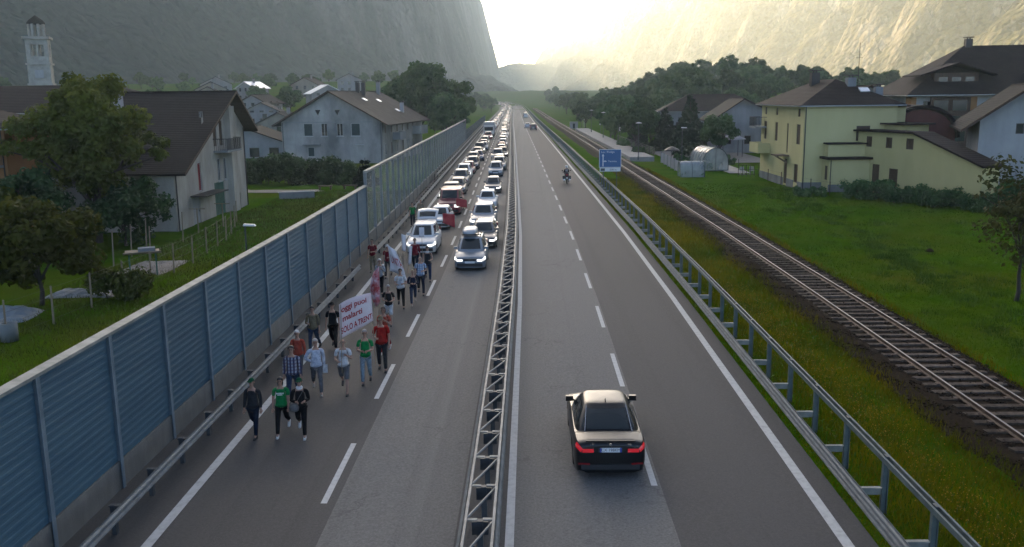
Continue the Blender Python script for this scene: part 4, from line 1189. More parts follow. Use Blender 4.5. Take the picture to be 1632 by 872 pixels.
def w_scarf(t, T, AR, dz):
    MB().lathe([(.06, -.02), (.095, .0), (.10, .05), (.07, .09)], (T['neck'].x, T['neck'].y, T['neck'].z - .06), 12).build('scarf', CL['white'], t, True)
def w_print(t, T, AR, dz):
    c = T['chest']; b = MB()
    for i in range(6): b.box(c.x - .115 + i * .04, c.x - .115 + i * .04 + .028, c.y - .1385, c.y - .128, c.z - .002, c.z + .038)
    for i in range(4): b.box(c.x - .07 + i * .036, c.x - .07 + i * .036 + .026, c.y - .1385, c.y - .128, c.z - .044, c.z - .014)
    b.build('shirt_lettering', WHITE_T, t)
def w_printdark(t, T, AR, dz):
    c = T['chest']
    MB().box(c.x - .07, c.x + .07, c.y - .1385, c.y - .126, c.z - .08, c.z + .05).build('shirt_print', CL['lgrey'], t)
def w_paper(t, T, AR, dz):
    h = AR[1][3]
    MB().box(h.x - .10, h.x + .10, h.y - .05, h.y - .045, h.z - .14, h.z + .14).build('leaflet', CL['white'], t)
def g(x, s): p = rp(x, s); return (p[0], p[1], p[2] + .006)
R = math.radians
person('woman in black jacket, jeans and green cap walking nearest the guard rail', g(-7.93, 24.4), R(-4), 1.64, CL['charcoal'], CL['djeans'], SHOE_D, 'brown', 'long', ph=.9, arms=('down', 'down'), hat=CL['capgreen'], jacket_len=.16, build=1.02)
person('woman in green football shirt and black trousers with long dark hair', g(-7.15, 24.5), R(6), 1.63, CL['green'], CL['black'], SHOE_W, 'dark', 'short', ph=-1.2, arms=('down', 'swing'), long_hair=True, extra=w_print, build=1.04)
person('woman all in black with green cap, grey shoulder bag and white scarf', g(-6.57, 24.35), R(8), 1.64, CL['black'], CL['black'], SHOE_W, 'brown', 'long', ph=1.3, arms=('clasp', 'bag'), hat=CL['capgreen'], jacket_len=.12, extra=w_bag)
person('man in blue checked shirt and jeans behind the green football shirt', g(-7.55, 27.3), R(4), 1.76, plaid('navy', (.02, .028, .07), (.25, .25, .29), (.05, .02, .04)), CL['jeans'], SHOE_D, 'dark', 'long', ph=-.9, arms=('down', 'down'), build=1.08)
person('man in pale blue long-sleeved shirt and grey trousers, hand on hip', g(-6.98, 28.1), R(14), 1.76, CL['pale'], CL['grey'], SHOE_B, 'grey', 'long', ph=1.1, arms=('hip', 'swing'), build=1.1, extra=w_paper)
person('grey-haired walker in orange top close behind the checked shirt', g(-7.95, 29.6), R(-2), 1.66, CL['orange'], CL['grey'], SHOE_D, 'white', 'long', ph=.7, arms=('down', 'down'), build=1.05)
person('man in khaki waistcoat and jeans beside the guard rail', g(-8.28, 33.2), R(-5), 1.66, CL['khaki'], CL['jeans'], SHOE_D, 'dark', 'mid', ph=-.7, arms=('clasp', 'down'), build=1.08, jacket_len=.06)
person('man all in black wearing a cap on the white edge line', g(-7.57, 33.4), R(0), 1.74, CL['black'], CL['black'], SHOE_D, 'dark', 'short', ph=.8, arms=('down', 'down'), hat=CL['black'])
def hold_banner(t, T, AR, dz): pass
person('bald man in white T-shirt and grey knee shorts carrying the banner pole', g(-6.10, 28.1), R(5), 1.76, CL['white'], CL['grey'], SHOE_D, None, 'short', shorts=True, ph=1.4, arms=('polelo', 'polehi'), extra=w_printdark)
person('man in plain green T-shirt and pale jeans with clasped hands', g(-5.54, 28.95), R(6), 1.76, CL['green'], CL['ljeans'], SHOE_D, 'grey', 'short', ph=-.5, arms=('clasp', 'clasp'))
person('tall man in bright red T-shirt, cap and dark jeans', g(-5.22, 30.3), R(4), 1.86, CL['red'], CL['charcoal'], SHOE_D, 'grey', 'short', ph=.4, arms=('bag', 'swing'), hat=CL['khaki'], build=1.08)
person('curly-haired walker in brown and red behind the bright red T-shirt', g(-5.50, 32.6), R(-3), 1.70, CL['orange'], CL['red'], SHOE_W, 'brown', 'short', ph=-.9, arms=('down', 'polehi'), long_hair=True)
person('walker in black T-shirt and white shorts between the flags', g(-5.98, 36.9), R(2), 1.64, CL['black'], CL['white'], SHOE_D, 'grey', 'short', shorts=True, ph=.8, arms=('clasp', 'polelo'))
person('woman in white T-shirt and black leggings with tied dark hair', g(-5.92, 40.1), R(8), 1.72, CL['white'], CL['black'], SHOE_D, 'dark', 'short', ph=1.0, arms=('polelo', 'clasp'), build=1.1, extra=w_printdark)
person('small walker in navy jacket and blue jeans with crossed arms', g(-5.42, 40.6), R(10), 1.56, CL['navy'], CL['jeans'], SHOE_B, 'blond', 'long', ph=-1.1, arms=('clasp', 'clasp'), skinny=.95)
person('bald man in pale blue checked shirt and jeans', g(-5.30, 42.7), R(6), 1.80, plaid('pale', (.12, .19, .30), (.34, .40, .47), (.10, .14, .22)), CL['djeans'], SHOE_D, None, 'short', ph=.8, arms=('down', 'clasp'), build=1.1)
person('dark-haired walker in black waistcoat and white scarf', g(-5.30, 46.0), R(5), 1.74, CL['charcoal'], CL['jeans'], SHOE_D, 'dark', 'none', ph=1.0, arms=('down', 'polelo'), long_hair=True, extra=w_scarf)
person('man in dark red shirt in front of the white people carrier', g(-6.25, 48.6), R(0), 1.76, CL['darkred'], CL['djeans'], SHOE_D, 'dark', 'mid', ph=.7, arms=('polehi', 'down'), build=1.08)
person('man in red shirt and beige trousers in the guard rail gap', g(-8.62, 48.9), R(-10), 1.74, CL['darkred'], CL['beige'], SHOE_D, 'dark', 'short', legs='stand', arms=('down', 'clasp'))
person('man in red shirt and white cap on the edge line', g(-7.55, 47.3), R(0), 1.68, CL['darkred'], CL['charcoal'], SHOE_D, 'grey', 'short', ph=-.8, arms=('down', 'clasp'), hat=CL['white'])
person('walker in pale grey jacket and dark trousers behind the white flag', g(-7.33, 43.2), R(0), 1.66, CL['lgrey'], CL['black'], SHOE_D, 'white', 'long', ph=.9, arms=('down', 'polehi'), jacket_len=.08)
person('man in green top standing behind the rail beside the white hatchback', g(-8.45, 66.5), R(-15), 1.7, CL['green'], CL['djeans'], SHOE_D, 'dark', 'short', legs='stand', arms=('down', 'down'))
person('man in beige coat standing beside the green top by the rail', g(-8.05, 68.6), R(10), 1.7, CL['beige'], CL['beige'], SHOE_D, 'grey', 'long', legs='stand', arms=('down', 'down'), jacket_len=.2)
# rider
def w_helmet(t, T, AR, dz):
    c = T['head']
    MB().lathe([(.03, -.14), (.12, -.10), (.145, .0), (.12, .1), (.06, .145), (.01, .155)], (c.x, c.y, c.z + .02), 16).build('helmet', PAINTS['white'], t, True)
    u = T['chest']
    MB().box(u.x - .13, u.x + .13, u.y + .125, u.y + .15, u.z - .08, u.z + .14).build('back_patch', CL['lgrey'], t)
person('rider in black leathers and white helmet on the motorcycle', (MOTO[0], MOTO[1] - .05, MOTO[2]), math.pi, 1.75, CL['black'], CL['black'], SHOE_D, None, 'long', legs='sit', arms=('fwd', 'fwd'), extra=w_helmet, base_z=.0)

def finish_people():
    dg = bpy.context.evaluated_depsgraph_get()
    for o, name, parent, m_, ex in PENDING:
        ev = o.evaluated_get(dg); me0 = ev.to_mesh()
        v = [tuple(p.co) for p in me0.vertices]; f = [tuple(p.vertices) for p in me0.polygons]
        ev.to_mesh_clear()
        if ex:
            n = len(v); v += [tuple(p) for p in ex.v]; f += [tuple(i + n for i in q) for q in ex.f]
        obj(name, to_mesh(name, v, f, m_, True), parent)
    for o, *_ in PENDING:
        me = o.data; bpy.data.objects.remove(o); bpy.data.meshes.remove(me)
finish_people()

# ------------------------------------------------------------------ banner and flags
BANNER = mat('banner_sheet', (.60, .52, .50), .85, (.58, .40, .39), 2.5, lo=.35, hi=.7)
REDINK = mat('red_paint', (.30, .012, .014), .8)
POLE = mat('wood_pole', (.22, .17, .11), .8)
def cloth_grid(name, f, nx, nz, m, parent, th=.004):
    V = [f(i / (nx - 1), j / (nz - 1)) for j in range(nz) for i in range(nx)]
    F = [(j * nx + i, j * nx + i + 1, (j + 1) * nx + i + 1, (j + 1) * nx + i) for j in range(nz - 1) for i in range(nx - 1)]
    o = obj(name, to_mesh(name, V, F, m, True), parent)
    md_ = o.modifiers.new('t', 'SOLIDIFY'); md_.thickness = th; md_.offset = 0
    return o
def wrap_text(name, body, size, f, u0, v0, W_, H_, m, parent, off=-.010, slant=0.0):
    """lettering painted on a waving sheet: the letters' own mesh bent onto the sheet"""
    cu = bpy.data.curves.new('tmp', 'FONT'); cu.body = body; cu.size = size; cu.resolution_u = 3; cu.offset = .006
    o = bpy.data.objects.new('tmp', cu); C.objects.link(o)
    dg = bpy.context.evaluated_depsgraph_get(); me0 = o.evaluated_get(dg).to_mesh()
    bm = bmesh.new(); bm.from_mesh(me0)
    bmesh.ops.triangulate(bm, faces=bm.faces)
    bmesh.ops.subdivide_edges(bm, edges=[e for e in bm.edges if e.calc_length() > .06], cuts=2)
    V = []
    for p in bm.verts:
        q = f(min(.995, max(.005, u0 + p.co.x / W_)), min(.995, max(.005, v0 + (p.co.y + slant * p.co.x) / H_)))
        V.append((q[0], q[1] + off, q[2]))
    bm.verts.index_update()
    F = [tuple(v.index for v in fc.verts) for fc in bm.faces]
    bm.free(); o.evaluated_get(dg).to_mesh_clear(); bpy.data.objects.remove(o); bpy.data.curves.remove(cu)
    return obj(name, to_mesh(name, V, F, m), parent)
bp = g(-6.10, 28.1)
bn = thing('banner', 'large white cloth banner with red hand-painted words above the bald man', 'banner', (bp[0] + .02, bp[1] - .34, bp[2]))
MB().tube((-.01, 0, .75), (.05, .05, 2.98), .014, .012, 6).build('pole', POLE, bn)
def bf(u, v):
    return (-.02 + 1.0 * u + .045 * (1 - v) * u, .05 + .20 * u + .06 * math.sin(u * 5 + v * 2), 1.84 + 1.12 * v + (.58 - .24 * v) * u ** .85 - .05 * math.sin(u * math.pi) * (1 - v) + .07 * math.sin(u * math.pi) * v)
cloth_grid('banner_sheet', bf, 14, 10, BANNER, bn)
wrap_text('lettering', 'oggi puoi', .25, bf, .06, .72, 1.15, 1.06, REDINK, bn)
wrap_text('lettering', 'malarti', .25, bf, .08, .44, 1.1, 1.06, REDINK, bn)
wrap_text('lettering', 'SOLO A TRENTO', .245, bf, .03, .12, 1.78, 1.0, REDINK, bn)
MB().tube(bf(1, 1), (1.02, .30, .95), .010, .010, 6).build('pole', POLE, bn)
def flag(label, base, top, f, m, text=None, ts=.3, tm=None):
    t = thing('flag', label, 'flag', base)
    MB().tube((0, 0, 0), top, .013, .010, 6).build('pole', POLE, t)
    cloth_grid('flag_cloth', f, 12, 8, m, t)
    if text: wrap_text('lettering', text, ts, f, .1, .35, 1.15, .8, tm, t)
    return t
FLAGW = mat('flag_white', (.60, .58, .58), .85, (.52, .48, .48), 3)
FLAGR = mat('flag_red', (.36, .035, .04), .85, (.25, .02, .025), 3)
flag('white flag with red letters drooping across the pale grey jacket', g(-6.72, 42.0), (.06, .0, 2.65), lambda u, v: (.05 + .78 * u * (.5 + .5 * (1 - v)) + .03 * math.sin(v * 5), -.05 - .14 * u + .05 * math.sin(u * 6 + v * 3), 2.6 - (1 - v) * 1.25 - .30 * u), FLAGW, 'UNITA', .34, REDINK)
flag('narrow red and white flag hanging close to its pole', g(-6.42, 36.9), (.12, 0, 2.55), lambda u, v: (.10 - .42 * u * (.5 + .5 * math.sin(v * 3)), -.03 - .10 * math.sin(u * 4), 2.5 - (1 - v) * 1.5 - .25 * u), mat('flag_pink', (.55, .42, .44), .85, (.34, .05, .06), 2.2, lo=.42, hi=.58), 'UNITA', .30, REDINK)
flag('small rolled white flag carried before the white people carrier', g(-6.85, 48.4), (-.10, 0, 2.2), lambda u, v: (-.08 + .22 * u, -.04 * math.sin(u * 5), 2.15 - (1 - v) * .9 - .1 * u), FLAGW)
flag('white flag on a short staff beside the dark red shirt', g(-6.62, 48.2), (.14, 0, 1.6), lambda u, v: (.02 + .16 * u + .1 * v, -.06 * math.sin(u * 5), 1.5 - (1 - v) * 1.0), FLAGW)
flag('white paper placard on a stick before the windscreen', g(-5.95, 49.5), (0, 0, 2.35), lambda u, v: (-.14 + .28 * u, -.03, 2.30 - (1 - v) * .55), FLAGW)
vq = rp(-5.55, 57.2)
flag('red flag flying from the white people carrier', (vq[0], vq[1], vq[2] + 1.1), (.1, 0, 1.0), lambda u, v: (.1 + .75 * u, .05 * math.sin(u * 6), .98 - (1 - v) * .62 - .30 * u + .25 * u * v), FLAGR)
vq = rp(-5.40, 67.8)
flag('red flag flying from the white hatchback behind', (vq[0], vq[1], vq[2] + .9), (.1, 0, .95), lambda u, v: (.1 + .8 * u, .05 * math.sin(u * 6), .95 - (1 - v) * .6 - .12 * u), FLAGR)
# ------------------------------------------------------------------ buildings
def plaster(n, c, c2, sc_=.6, st=(1, 1, .4)): return mat('plaster_' + n, c, .92, c2, sc_, bump=.25, bscale=14, lo=.35, hi=.68, stretch=st, spec=.15)
def roofmat(n, c, c2):
    if 'roof_' + n in MAT: return MAT['roof_' + n]
    m = bpy.data.materials.new('roof_' + n); m.use_nodes = True; nt = m.node_tree; b = nt.nodes['Principled BSDF']
    tc = nt.nodes.new('ShaderNodeTexCoord'); v = tc.outputs['Object']
    br = nt.nodes.new('ShaderNodeTexWave'); br.wave_type = 'BANDS'; br.bands_direction = 'Z'; br.inputs['Scale'].default_value = 2.4; br.inputs['Distortion'].default_value = .6
    nt.links.new(v, br.inputs['Vector'])
    cc = node_mix(nt, c, c2, node_noise(nt, v, .7, 6, .7, .35, .68))
    cc = node_mix(nt, cc, tuple(x * .6 for x in c), node_noise(nt, v, 7, 4, .7, .5, .75))
    nt.links.new(cc, b.inputs['Base Color']); b.inputs['Roughness'].default_value = .85; b.inputs['Specular IOR Level'].default_value = .08
    bp = nt.nodes.new('ShaderNodeBump'); bp.inputs['Strength'].default_value = .6; bp.inputs['Distance'].default_value = .05
    nt.links.new(br.outputs[0], bp.inputs['Height']); nt.links.new(bp.outputs[0], b.inputs['Normal'])
    MAT['roof_' + n] = m
    return m
R_DARK = roofmat('dark', (.012, .011, .011), (.022, .020, .019))
R_BROWN = roofmat('brown', (.020, .015, .013), (.036, .027, .023))
R_GREY = roofmat('grey', (.036, .033, .031), (.06, .056, .052))
R_LIGHT = mat('roof_bright_sheet', (.62, .64, .66), .35, metal=.3)
P_CREAM = plaster('cream', (.43, .40, .345), (.28, .255, .215))
P_WEATHER = plaster('weathered', (.40, .385, .35), (.13, .13, .125), .20, (1, 1, .55))
P_YELLOW = plaster('yellow', (.52, .465, .23), (.46, .41, .20), .5)
P_YELLOW2 = plaster('yellow_annex', (.47, .42, .20), (.415, .37, .175), .5)
P_WHITE = plaster('white', (.36, .36, .35), (.27, .27, .27))
P_ORANGE = plaster('orange', (.30, .16, .07), (.24, .125, .055))
P_GREY = plaster('grey', (.24, .25, .25), (.17, .18, .18))
P_PLINTH = plaster('plinth', (.20, .21, .20), (.13, .14, .13))
WOODB = mat('brown_wood', (.07, .038, .02), .8, (.04, .022, .012), 5, bump=.4, bscale=20, stretch=(1, 1, .2))
SHUT_BR = mat('shutter_brown', (.075, .045, .02), .7, (.05, .03, .014), 6)
SHUT_GR = mat('shutter_green', (.022, .045, .04), .7, (.015, .03, .028), 6)
SHUT_RED = mat('shutter_red', (.22, .02, .025), .7)
DOOR_GR = mat('door_green', (.05, .12, .085), .7, (.035, .09, .06), 4)
WGLASS = mat('window_glass', (.018, .022, .024), .08, spec=.8)
FRAMEW = mat('window_frame', (.34, .34, .32), .6)
FRAMED = mat('window_frame_dark', (.06, .04, .025), .6)
SILL = mat('stone_sill', (.36, .36, .34), .8)
GUT = mat('gutter_dark', (.03, .028, .026), .5, metal=.3)
GUT_L = mat('gutter_light', (.30, .30, .28), .5, metal=.3)

class House:
    """local frame: x along the front, y to the back, front wall at y=0 facing -y; facades F R B L"""
    def __init__(s, name, label, loc, rz, W, D, z0, zw, wall, cat='house', group=None):
        s.t = thing(name, label, cat, loc, rz, group); s.W, s.D, s.z0, s.zw, s.wall = W, D, z0, zw, wall
        s.holes = {k: [] for k in 'FRBL'}; s.gable = {}
    def at(s, fac, u, d, z):
        """u along the facade seen from outside left to right, d outwards"""
        if fac == 'F': return (u, -d, z)
        if fac == 'B': return (s.W - u, s.D + d, z)
        if fac == 'R': return (s.W + d, u, z)
        return (-d, s.D - u, z)
    def span(s, fac): return s.W if fac in 'FB' else s.D
    def fbox(s, b, fac, u0, u1, d0, d1, z0, z1):
        P = [s.at(fac, u, d, z) for z in (z0, z1) for u, d in ((u0, d0), (u1, d0), (u1, d1), (u0, d1))]
        return b.add(P, [(3, 2, 1, 0), (4, 5, 6, 7), (0, 1, 5, 4), (1, 2, 6, 5), (2, 3, 7, 6), (3, 0, 4, 7)])
    def window(s, fac, u, z, w_=1.0, h=1.3, style='glass', sill=True, arch=False):
        s.holes[fac].append((u - w_ / 2, u + w_ / 2, z - h / 2, z + h / 2))
        fr = {'glass': FRAMEW, 'brown': FRAMED, 'green': FRAMEW, 'dark': FRAMED}.get(style, FRAMEW)
        b = MB(); q = .07
        for a in ((u - w_ / 2, u - w_ / 2 + q, z - h / 2, z + h / 2), (u + w_ / 2 - q, u + w_ / 2, z - h / 2, z + h / 2), (u - w_ / 2 + q, u + w_ / 2 - q, z + h / 2 - q, z + h / 2), (u - w_ / 2 + q, u + w_ / 2 - q, z - h / 2, z - h / 2 + q)):
            s.fbox(b, fac, a[0], a[1], -.13, -.06, a[2], a[3])
        if w_ > .7 and style == 'glass': s.fbox(b, fac, u - .03, u + .03, -.125, -.065, z - h / 2 + q, z + h / 2 - q)
        wo = b.build('window', fr, s.t)
        if style in ('glass', 'dark'):
            g_ = MB(); s.fbox(g_, fac, u - w_ / 2 + .02, u + w_ / 2 - .02, -.12, -.10, z - h / 2 + .02, z + h / 2 - .02); g_.build('pane', WGLASS, wo)
        else:
            m_ = {'brown': SHUT_BR, 'green': SHUT_GR, 'red': SHUT_RED}[style]
            g_ = MB()
            nsl = max(4, int(h / .16))
            for i in range(nsl):
                a = z - h / 2 + .03 + (h - .06) * i / nsl
                s.fbox(g_, fac, u - w_ / 2 + .03, u - .012, -.10, -.075, a, a + (h - .06) / nsl * .82); s.fbox(g_, fac, u + .012, u + w_ / 2 - .03, -.10, -.075, a, a + (h - .06) / nsl * .82)
            s.fbox(g_, fac, u - w_ / 2 + .02, u + w_ / 2 - .02, -.128, -.102, z - h / 2 + .02, z + h / 2 - .02)
            g_.build('shutter', m_, wo)
        if sill:
            g_ = MB(); s.fbox(g_, fac, u - w_ / 2 - .08, u + w_ / 2 + .08, -.02, .09, z - h / 2 - .09, z - h / 2 - .012); g_.build('sill', SILL, wo)
        return wo
    def door(s, fac, u, w_, h, m, zb=None):
        zb = s.z0 if zb is None else zb
        s.holes[fac].append((u - w_ / 2, u + w_ / 2, zb, zb + h))
        b = MB(); s.fbox(b, fac, u - w_ / 2, u + w_ / 2, -.15, -.09, zb, zb + h)
        n = max(2, int(w_ / .35))
        for i in range(n): s.fbox(b, fac, u - w_ / 2 + w_ * (i + .1) / n, u - w_ / 2 + w_ * (i + .9) / n, -.09, -.07, zb + .08, zb + h - .08)
        d = b.build('door', m, s.t)
        g_ = MB(); s.fbox(g_, fac, u + w_ * .36, u + w_ * .40, -.07, -.02, zb + 1.0, zb + 1.14); g_.build('handle', GALV_D, d)
        return d
    def walls(s, plinth=None, tops=None):
        """each wall is cut round its openings; tops: {facade: polyline of (u, z) along its upper edge}"""
        tops = tops or {}
        for fac in 'FRBL':
            L = s.span(fac); hs = s.holes[fac]
            us = sorted(set([0, L] + [h for q in hs for h in q[:2]])); zs = sorted(set([s.z0, s.zw] + [h for q in hs for h in q[2:] if h < s.zw]))
            V, F = [], []
            def quad(pts): n = len(V); V.extend(pts); F.append(tuple(range(n, n + len(pts))))
            for i in range(len(us) - 1):
                for j in range(len(zs) - 1):
                    uc, zc = (us[i] + us[i + 1]) / 2, (zs[j] + zs[j + 1]) / 2
                    if any(q[0] < uc < q[1] and q[2] < zc < q[3] for q in hs): continue
                    quad([s.at(fac, us[i], 0, zs[j]), s.at(fac, us[i + 1], 0, zs[j]), s.at(fac, us[i + 1], 0, zs[j + 1]), s.at(fac, us[i], 0, zs[j + 1])])
            for a, b, c, d in hs:
                for (u1, z1), (u2, z2) in (((a, c), (b, c)), ((b, c), (b, d)), ((b, d), (a, d)), ((a, d), (a, c))):
                    quad([s.at(fac, u1, 0, z1), s.at(fac, u2, 0, z2), s.at(fac, u2, -.16, z2), s.at(fac, u1, -.16, z1)])
            if fac in tops:
                tp = tops[fac]
                quad([s.at(fac, u, 0, z) for u, z in [(tp[0][0], s.zw)] + [(tp[-1][0], s.zw)] + list(reversed(tp))])
            obj('wall', to_mesh('wall', V, F, s.wall), s.t)
        ib = MB().box(.3, s.W - .3, .3, s.D - .3, s.z0 - .5, s.zw - .05); ib.build('core', WGLASS if False else GUT, s.t)
        if plinth:
            b = MB()
            for fac in 'FRBL': 
                L = s.span(fac); cuts = sorted([(q[0], q[1]) for q in s.holes[fac] if q[2] < s.z0 + plinth])
                u = -.03
                for a, c in cuts + [(L + .03, L + .03)]:
                    if a > u: s.fbox(b, fac, u, a, -.02, .03, s.z0 - .6, s.z0 + plinth)
                    u = c
            b.build('plinth', P_PLINTH, s.t)
    def gable_y(s, zl, zr, zp, up=None, m=R_DARK, ov=.7, ovf=.7, th=.16, fascia=None):
        """ridge runs front to back; zl/zr eaves at x=0 and x=W, peak at x=up"""
        up = s.W / 2 if up is None else up
        sl, sr = (zp - zl) / up, (zp - zr) / (s.W - up)
        e = .12
        L_ = (-ov, zl - sl * ov + e); P_ = (up, zp + e); R_ = (s.W + ov, zr - sr * ov + e)
        f, g_ = -ovf, s.D + ovf
        b = MB().slab([(L_[0], f, L_[1]), (P_[0], f, P_[1]), (P_[0], g_, P_[1]), (L_[0], g_, L_[1])], th)
        b.slab([(P_[0] + .001, f, P_[1]), (R_[0], f, R_[1]), (R_[0], g_, R_[1]), (P_[0] + .001, g_, P_[1])], th)
        r = b.build('roof', m, s.t)
        rb_ = MB().box(up - .12, up + .12, f, g_, zp + e - .03, zp + e + .06); rb_.build('ridge', m, r)
        if fascia:
            for y in (f - .03, g_):
                q = MB(); q.bar((L_[0], y + .015, L_[1] - .08), (P_[0], y + .015, P_[1] - .08), .03, .2); q.bar((R_[0], y + .015, R_[1] - .08), (P_[0], y + .015, P_[1] - .08), .03, .2); q.build('bargeboard', fascia, r)
        return r, [(0, zl), (up, zp), (s.W, zr)]
    def hip(s, ze, zp, m=R_DARK, ov=.7, axis='x', inset=None, th=.14):
        x0, x1, y0, y1 = -ov, s.W + ov, -ov, s.D + ov
        ins = inset if inset is not None else min(s.W, s.D) / 2
        if axis == 'x': a, c = (ins, s.D / 2), (s.W - ins, s.D / 2)
        else: a, c = (s.W / 2, ins), (s.W / 2, s.D - ins)
        A, B_ = (a[0], a[1], zp), (c[0], c[1], zp)
        p = [(x0, y0, ze), (x1, y0, ze), (x1, y1, ze), (x0, y1, ze)]
        b = MB()
        if axis == 'x':
            b.slab([p[0], p[1], B_, A], th); b.slab([p[2], p[3], A, B_], th); b.slab([p[1], p[2], B_], th); b.slab([p[3], p[0], A], th)
        else:
            b.slab([p[0], p[1], A], th); b.slab([p[2], p[3], B_], th); b.slab([p[1], p[2], B_, A], th); b.slab([p[3], p[0], A, B_], th)
        r = b.build('roof', m, s.t)
        g_ = MB()
        for q, w_ in zip(p, p[1:] + p[:1]): g_.bar((q[0], q[1], q[2] - .1), (w_[0], w_[1], w_[2] - .1), .12, .1)
        g_.build('gutter', GUT_L, s.t)
        return r
    def downpipe(s, fac, u, z1, m=GUT, z0=None):
        MB().tube(s.at(fac, u, .08, s.z0 if z0 is None else z0), s.at(fac, u, .08, z1), .05, n=6).build('downpipe', m, s.t)
    def chimney(s, x, y, z0, z1, w_=.6, m=None, roof=None, pots=True):
        c = MB().box(x - w_ / 2, x + w_ / 2, y - w_ / 2, y + w_ / 2, z0, z1).build('chimney', m or P_GREY, s.t)
        MB().box(x - w_ / 2 - .1, x + w_ / 2 + .1, y - w_ / 2 - .1, y + w_ / 2 + .1, z1 + .16, z1 + .26).box(x - .2, x - .1, y - .1, y + .1, z1, z1 + .16).box(x + .1, x + .2, y - .1, y + .1, z1, z1 + .16).build('chimney_cap', GUT, c)
    def balcony(s, fac, u0, u1, z, depth=1.1, solid=None, rail=GUT, h=1.0):
        b = MB(); s.fbox(b, fac, u0, u1, -.05, depth, z - .16, z); bo = b.build('balcony', P_GREY if solid is None else solid, s.t)
        if solid is not None:
            b = MB(); s.fbox(b, fac, u0, u1, depth - .1, depth, z + .002, z + h); s.fbox(b, fac, u0, u0 + .1, .0, depth - .1, z + .002, z + h); s.fbox(b, fac, u1 - .1, u1, .0, depth - .1, z + .002, z + h); b.build('parapet', solid, bo)
        else:
            b = MB()
            for q in ((u0, u1, depth - .05, depth), (u0, u0 + .05, 0, depth), (u1 - .05, u1, 0, depth)):
                s.fbox(b, fac, q[0], q[1], q[2], q[3], z + h - .05, z + h); 
            b.build('handrail', rail, bo)
            n = int((u1 - u0) / .16)
            b = MB()
            for i in range(n + 1):
                u = u0 + (u1 - u0 - .02) * i / n; s.fbox(b, fac, u, u + .025, depth - .04, depth - .015, z, z + h - .05)
            for i in range(int(depth / .16)):
                d = .08 + i * .16
                for u in (u0 + .012, u1 - .037): s.fbox(b, fac, u, u + .025, d, d + .025, z, z + h - .05)
            b.build('balusters', rail, bo)
        return bo
    def skylight(s, p, sx, sy, m=R_LIGHT):
        """p centre, spanning vectors sx, sy on the roof plane"""
        p, sx, sy = Vector(p), Vector(sx), Vector(sy); n = sx.cross(sy).normalized() * .06
        if n.z < 0: n = -n
        q = [p - sx - sy, p + sx - sy, p + sx + sy, p - sx + sy]
        MB().add([a - n for a in q] + [a + n for a in q], [(3, 2, 1, 0), (4, 5, 6, 7), (0, 1, 5, 4), (1, 2, 6, 5), (2, 3, 7, 6), (3, 0, 4, 7)]).build('skylight', m, s.t)
HP = math.pi / 2

# --- pale house with dark asymmetric roof beyond the noise barrier (its gable faces the road)
A = House('house', 'pale plastered house with steep dark roof and a red shutter', (-26.3, 67.2, 0), HP, 17.4, 12.5, -.6, 4.2, P_CREAM)
A.window('F', 5.4, 3.1, .75, 2.3, 'red', False)
A.window('F', 9.6, 6.35, .85, 2.1, 'brown', False); A.window('F', 11.2, 6.35, .85, 2.1, 'brown', False)
A.window('F', 10.1, 3.3, .8, 1.9, 'glass'); A.window('F', 11.7, 3.3, .8, 1.9, 'glass')
A.window('F', 6.9, 8.0, .4, .5, 'dark', False)
A.door('F', 9.9, 2.6, 2.9, DOOR_GR); A.door('F', 4.2, 1.6, 2.2, P_WHITE); A.door('F', 14.9, .9, 1.4, WOODB)
for i in range(3): A.window('L', 3 + 3.2 * i, 2.2, .9, 1.2, 'glass')
r_, tp = A.gable_y(4.1, 6.75, 9.75, 12.6, R_DARK, .75, 1.15, .18, WOODB)
A.holes['F'] = [h for h in A.holes['F']]
A.zw = 4.1
hs = [h for h in A.holes['F'] if h[3] > 4.1]
# upper part of the gable wall with its own openings
def gable_wall(H, fac, tp, hs, m):
    us = sorted(set([p[0] for p in tp] + [h for q in hs for h in q[:2]])); V, F = [], []
    f_ = lambda u: float(np.interp(u, [p[0] for p in tp], [p[1] for p in tp]))
    for a, b in zip(us[:-1], us[1:]):
        zs = [H.zw]; cut = [q for q in hs if q[0] <= a + 1e-6 and q[1] >= b - 1e-6]
        segs = []; z = H.zw
        for q in sorted(cut, key=lambda q: q[2]):
            if q[2] > z: segs.append((z, q[2], None))
            z = max(z, q[3])
        segs.append((z, f_(a), f_(b)))
        for z0, za, zb_ in segs:
            if zb_ is None: P = [H.at(fac, a, 0, z0), H.at(fac, b, 0, z0), H.at(fac, b, 0, za), H.at(fac, a, 0, za)]
            else: P = [H.at(fac, a, 0, z0), H.at(fac, b, 0, z0), H.at(fac, b, 0, max(z0 + .001, zb_)), H.at(fac, a, 0, max(z0 + .001, za))]
            n = len(V); V += P; F.append((n, n + 1, n + 2, n + 3))
    for a, b, c, d in hs:
        c = max(c, H.zw)
        for (u1, z1), (u2, z2) in (((a, c), (b, c)), ((b, c), (b, d)), ((b, d), (a, d)), ((a, d), (a, c))):
            n = len(V); V += [H.at(fac, u1, 0, z1), H.at(fac, u2, 0, z2), H.at(fac, u2, -.16, z2), H.at(fac, u1, -.16, z1)]; F.append((n, n + 1, n + 2, n + 3))
    obj('gable', to_mesh('gable', V, F, m), H.t)
gable_wall(A, 'F', tp, hs, P_CREAM)
A.holes['F'] = [(a, b, c, min(d, 4.1)) for a, b, c, d in A.holes['F'] if c < 4.1]
A.walls(tops={'B': [(0, 6.75), (4.8, 9.75), (17.4, 4.1)], 'R': [(0, 6.75), (12.5, 6.75)]})
A.balcony('F', 9.0, 12.8, 4.95, 1.2, None, GUT)
A.downpipe('F', .15, 4.0); A.downpipe('F', 17.2, 6.6)
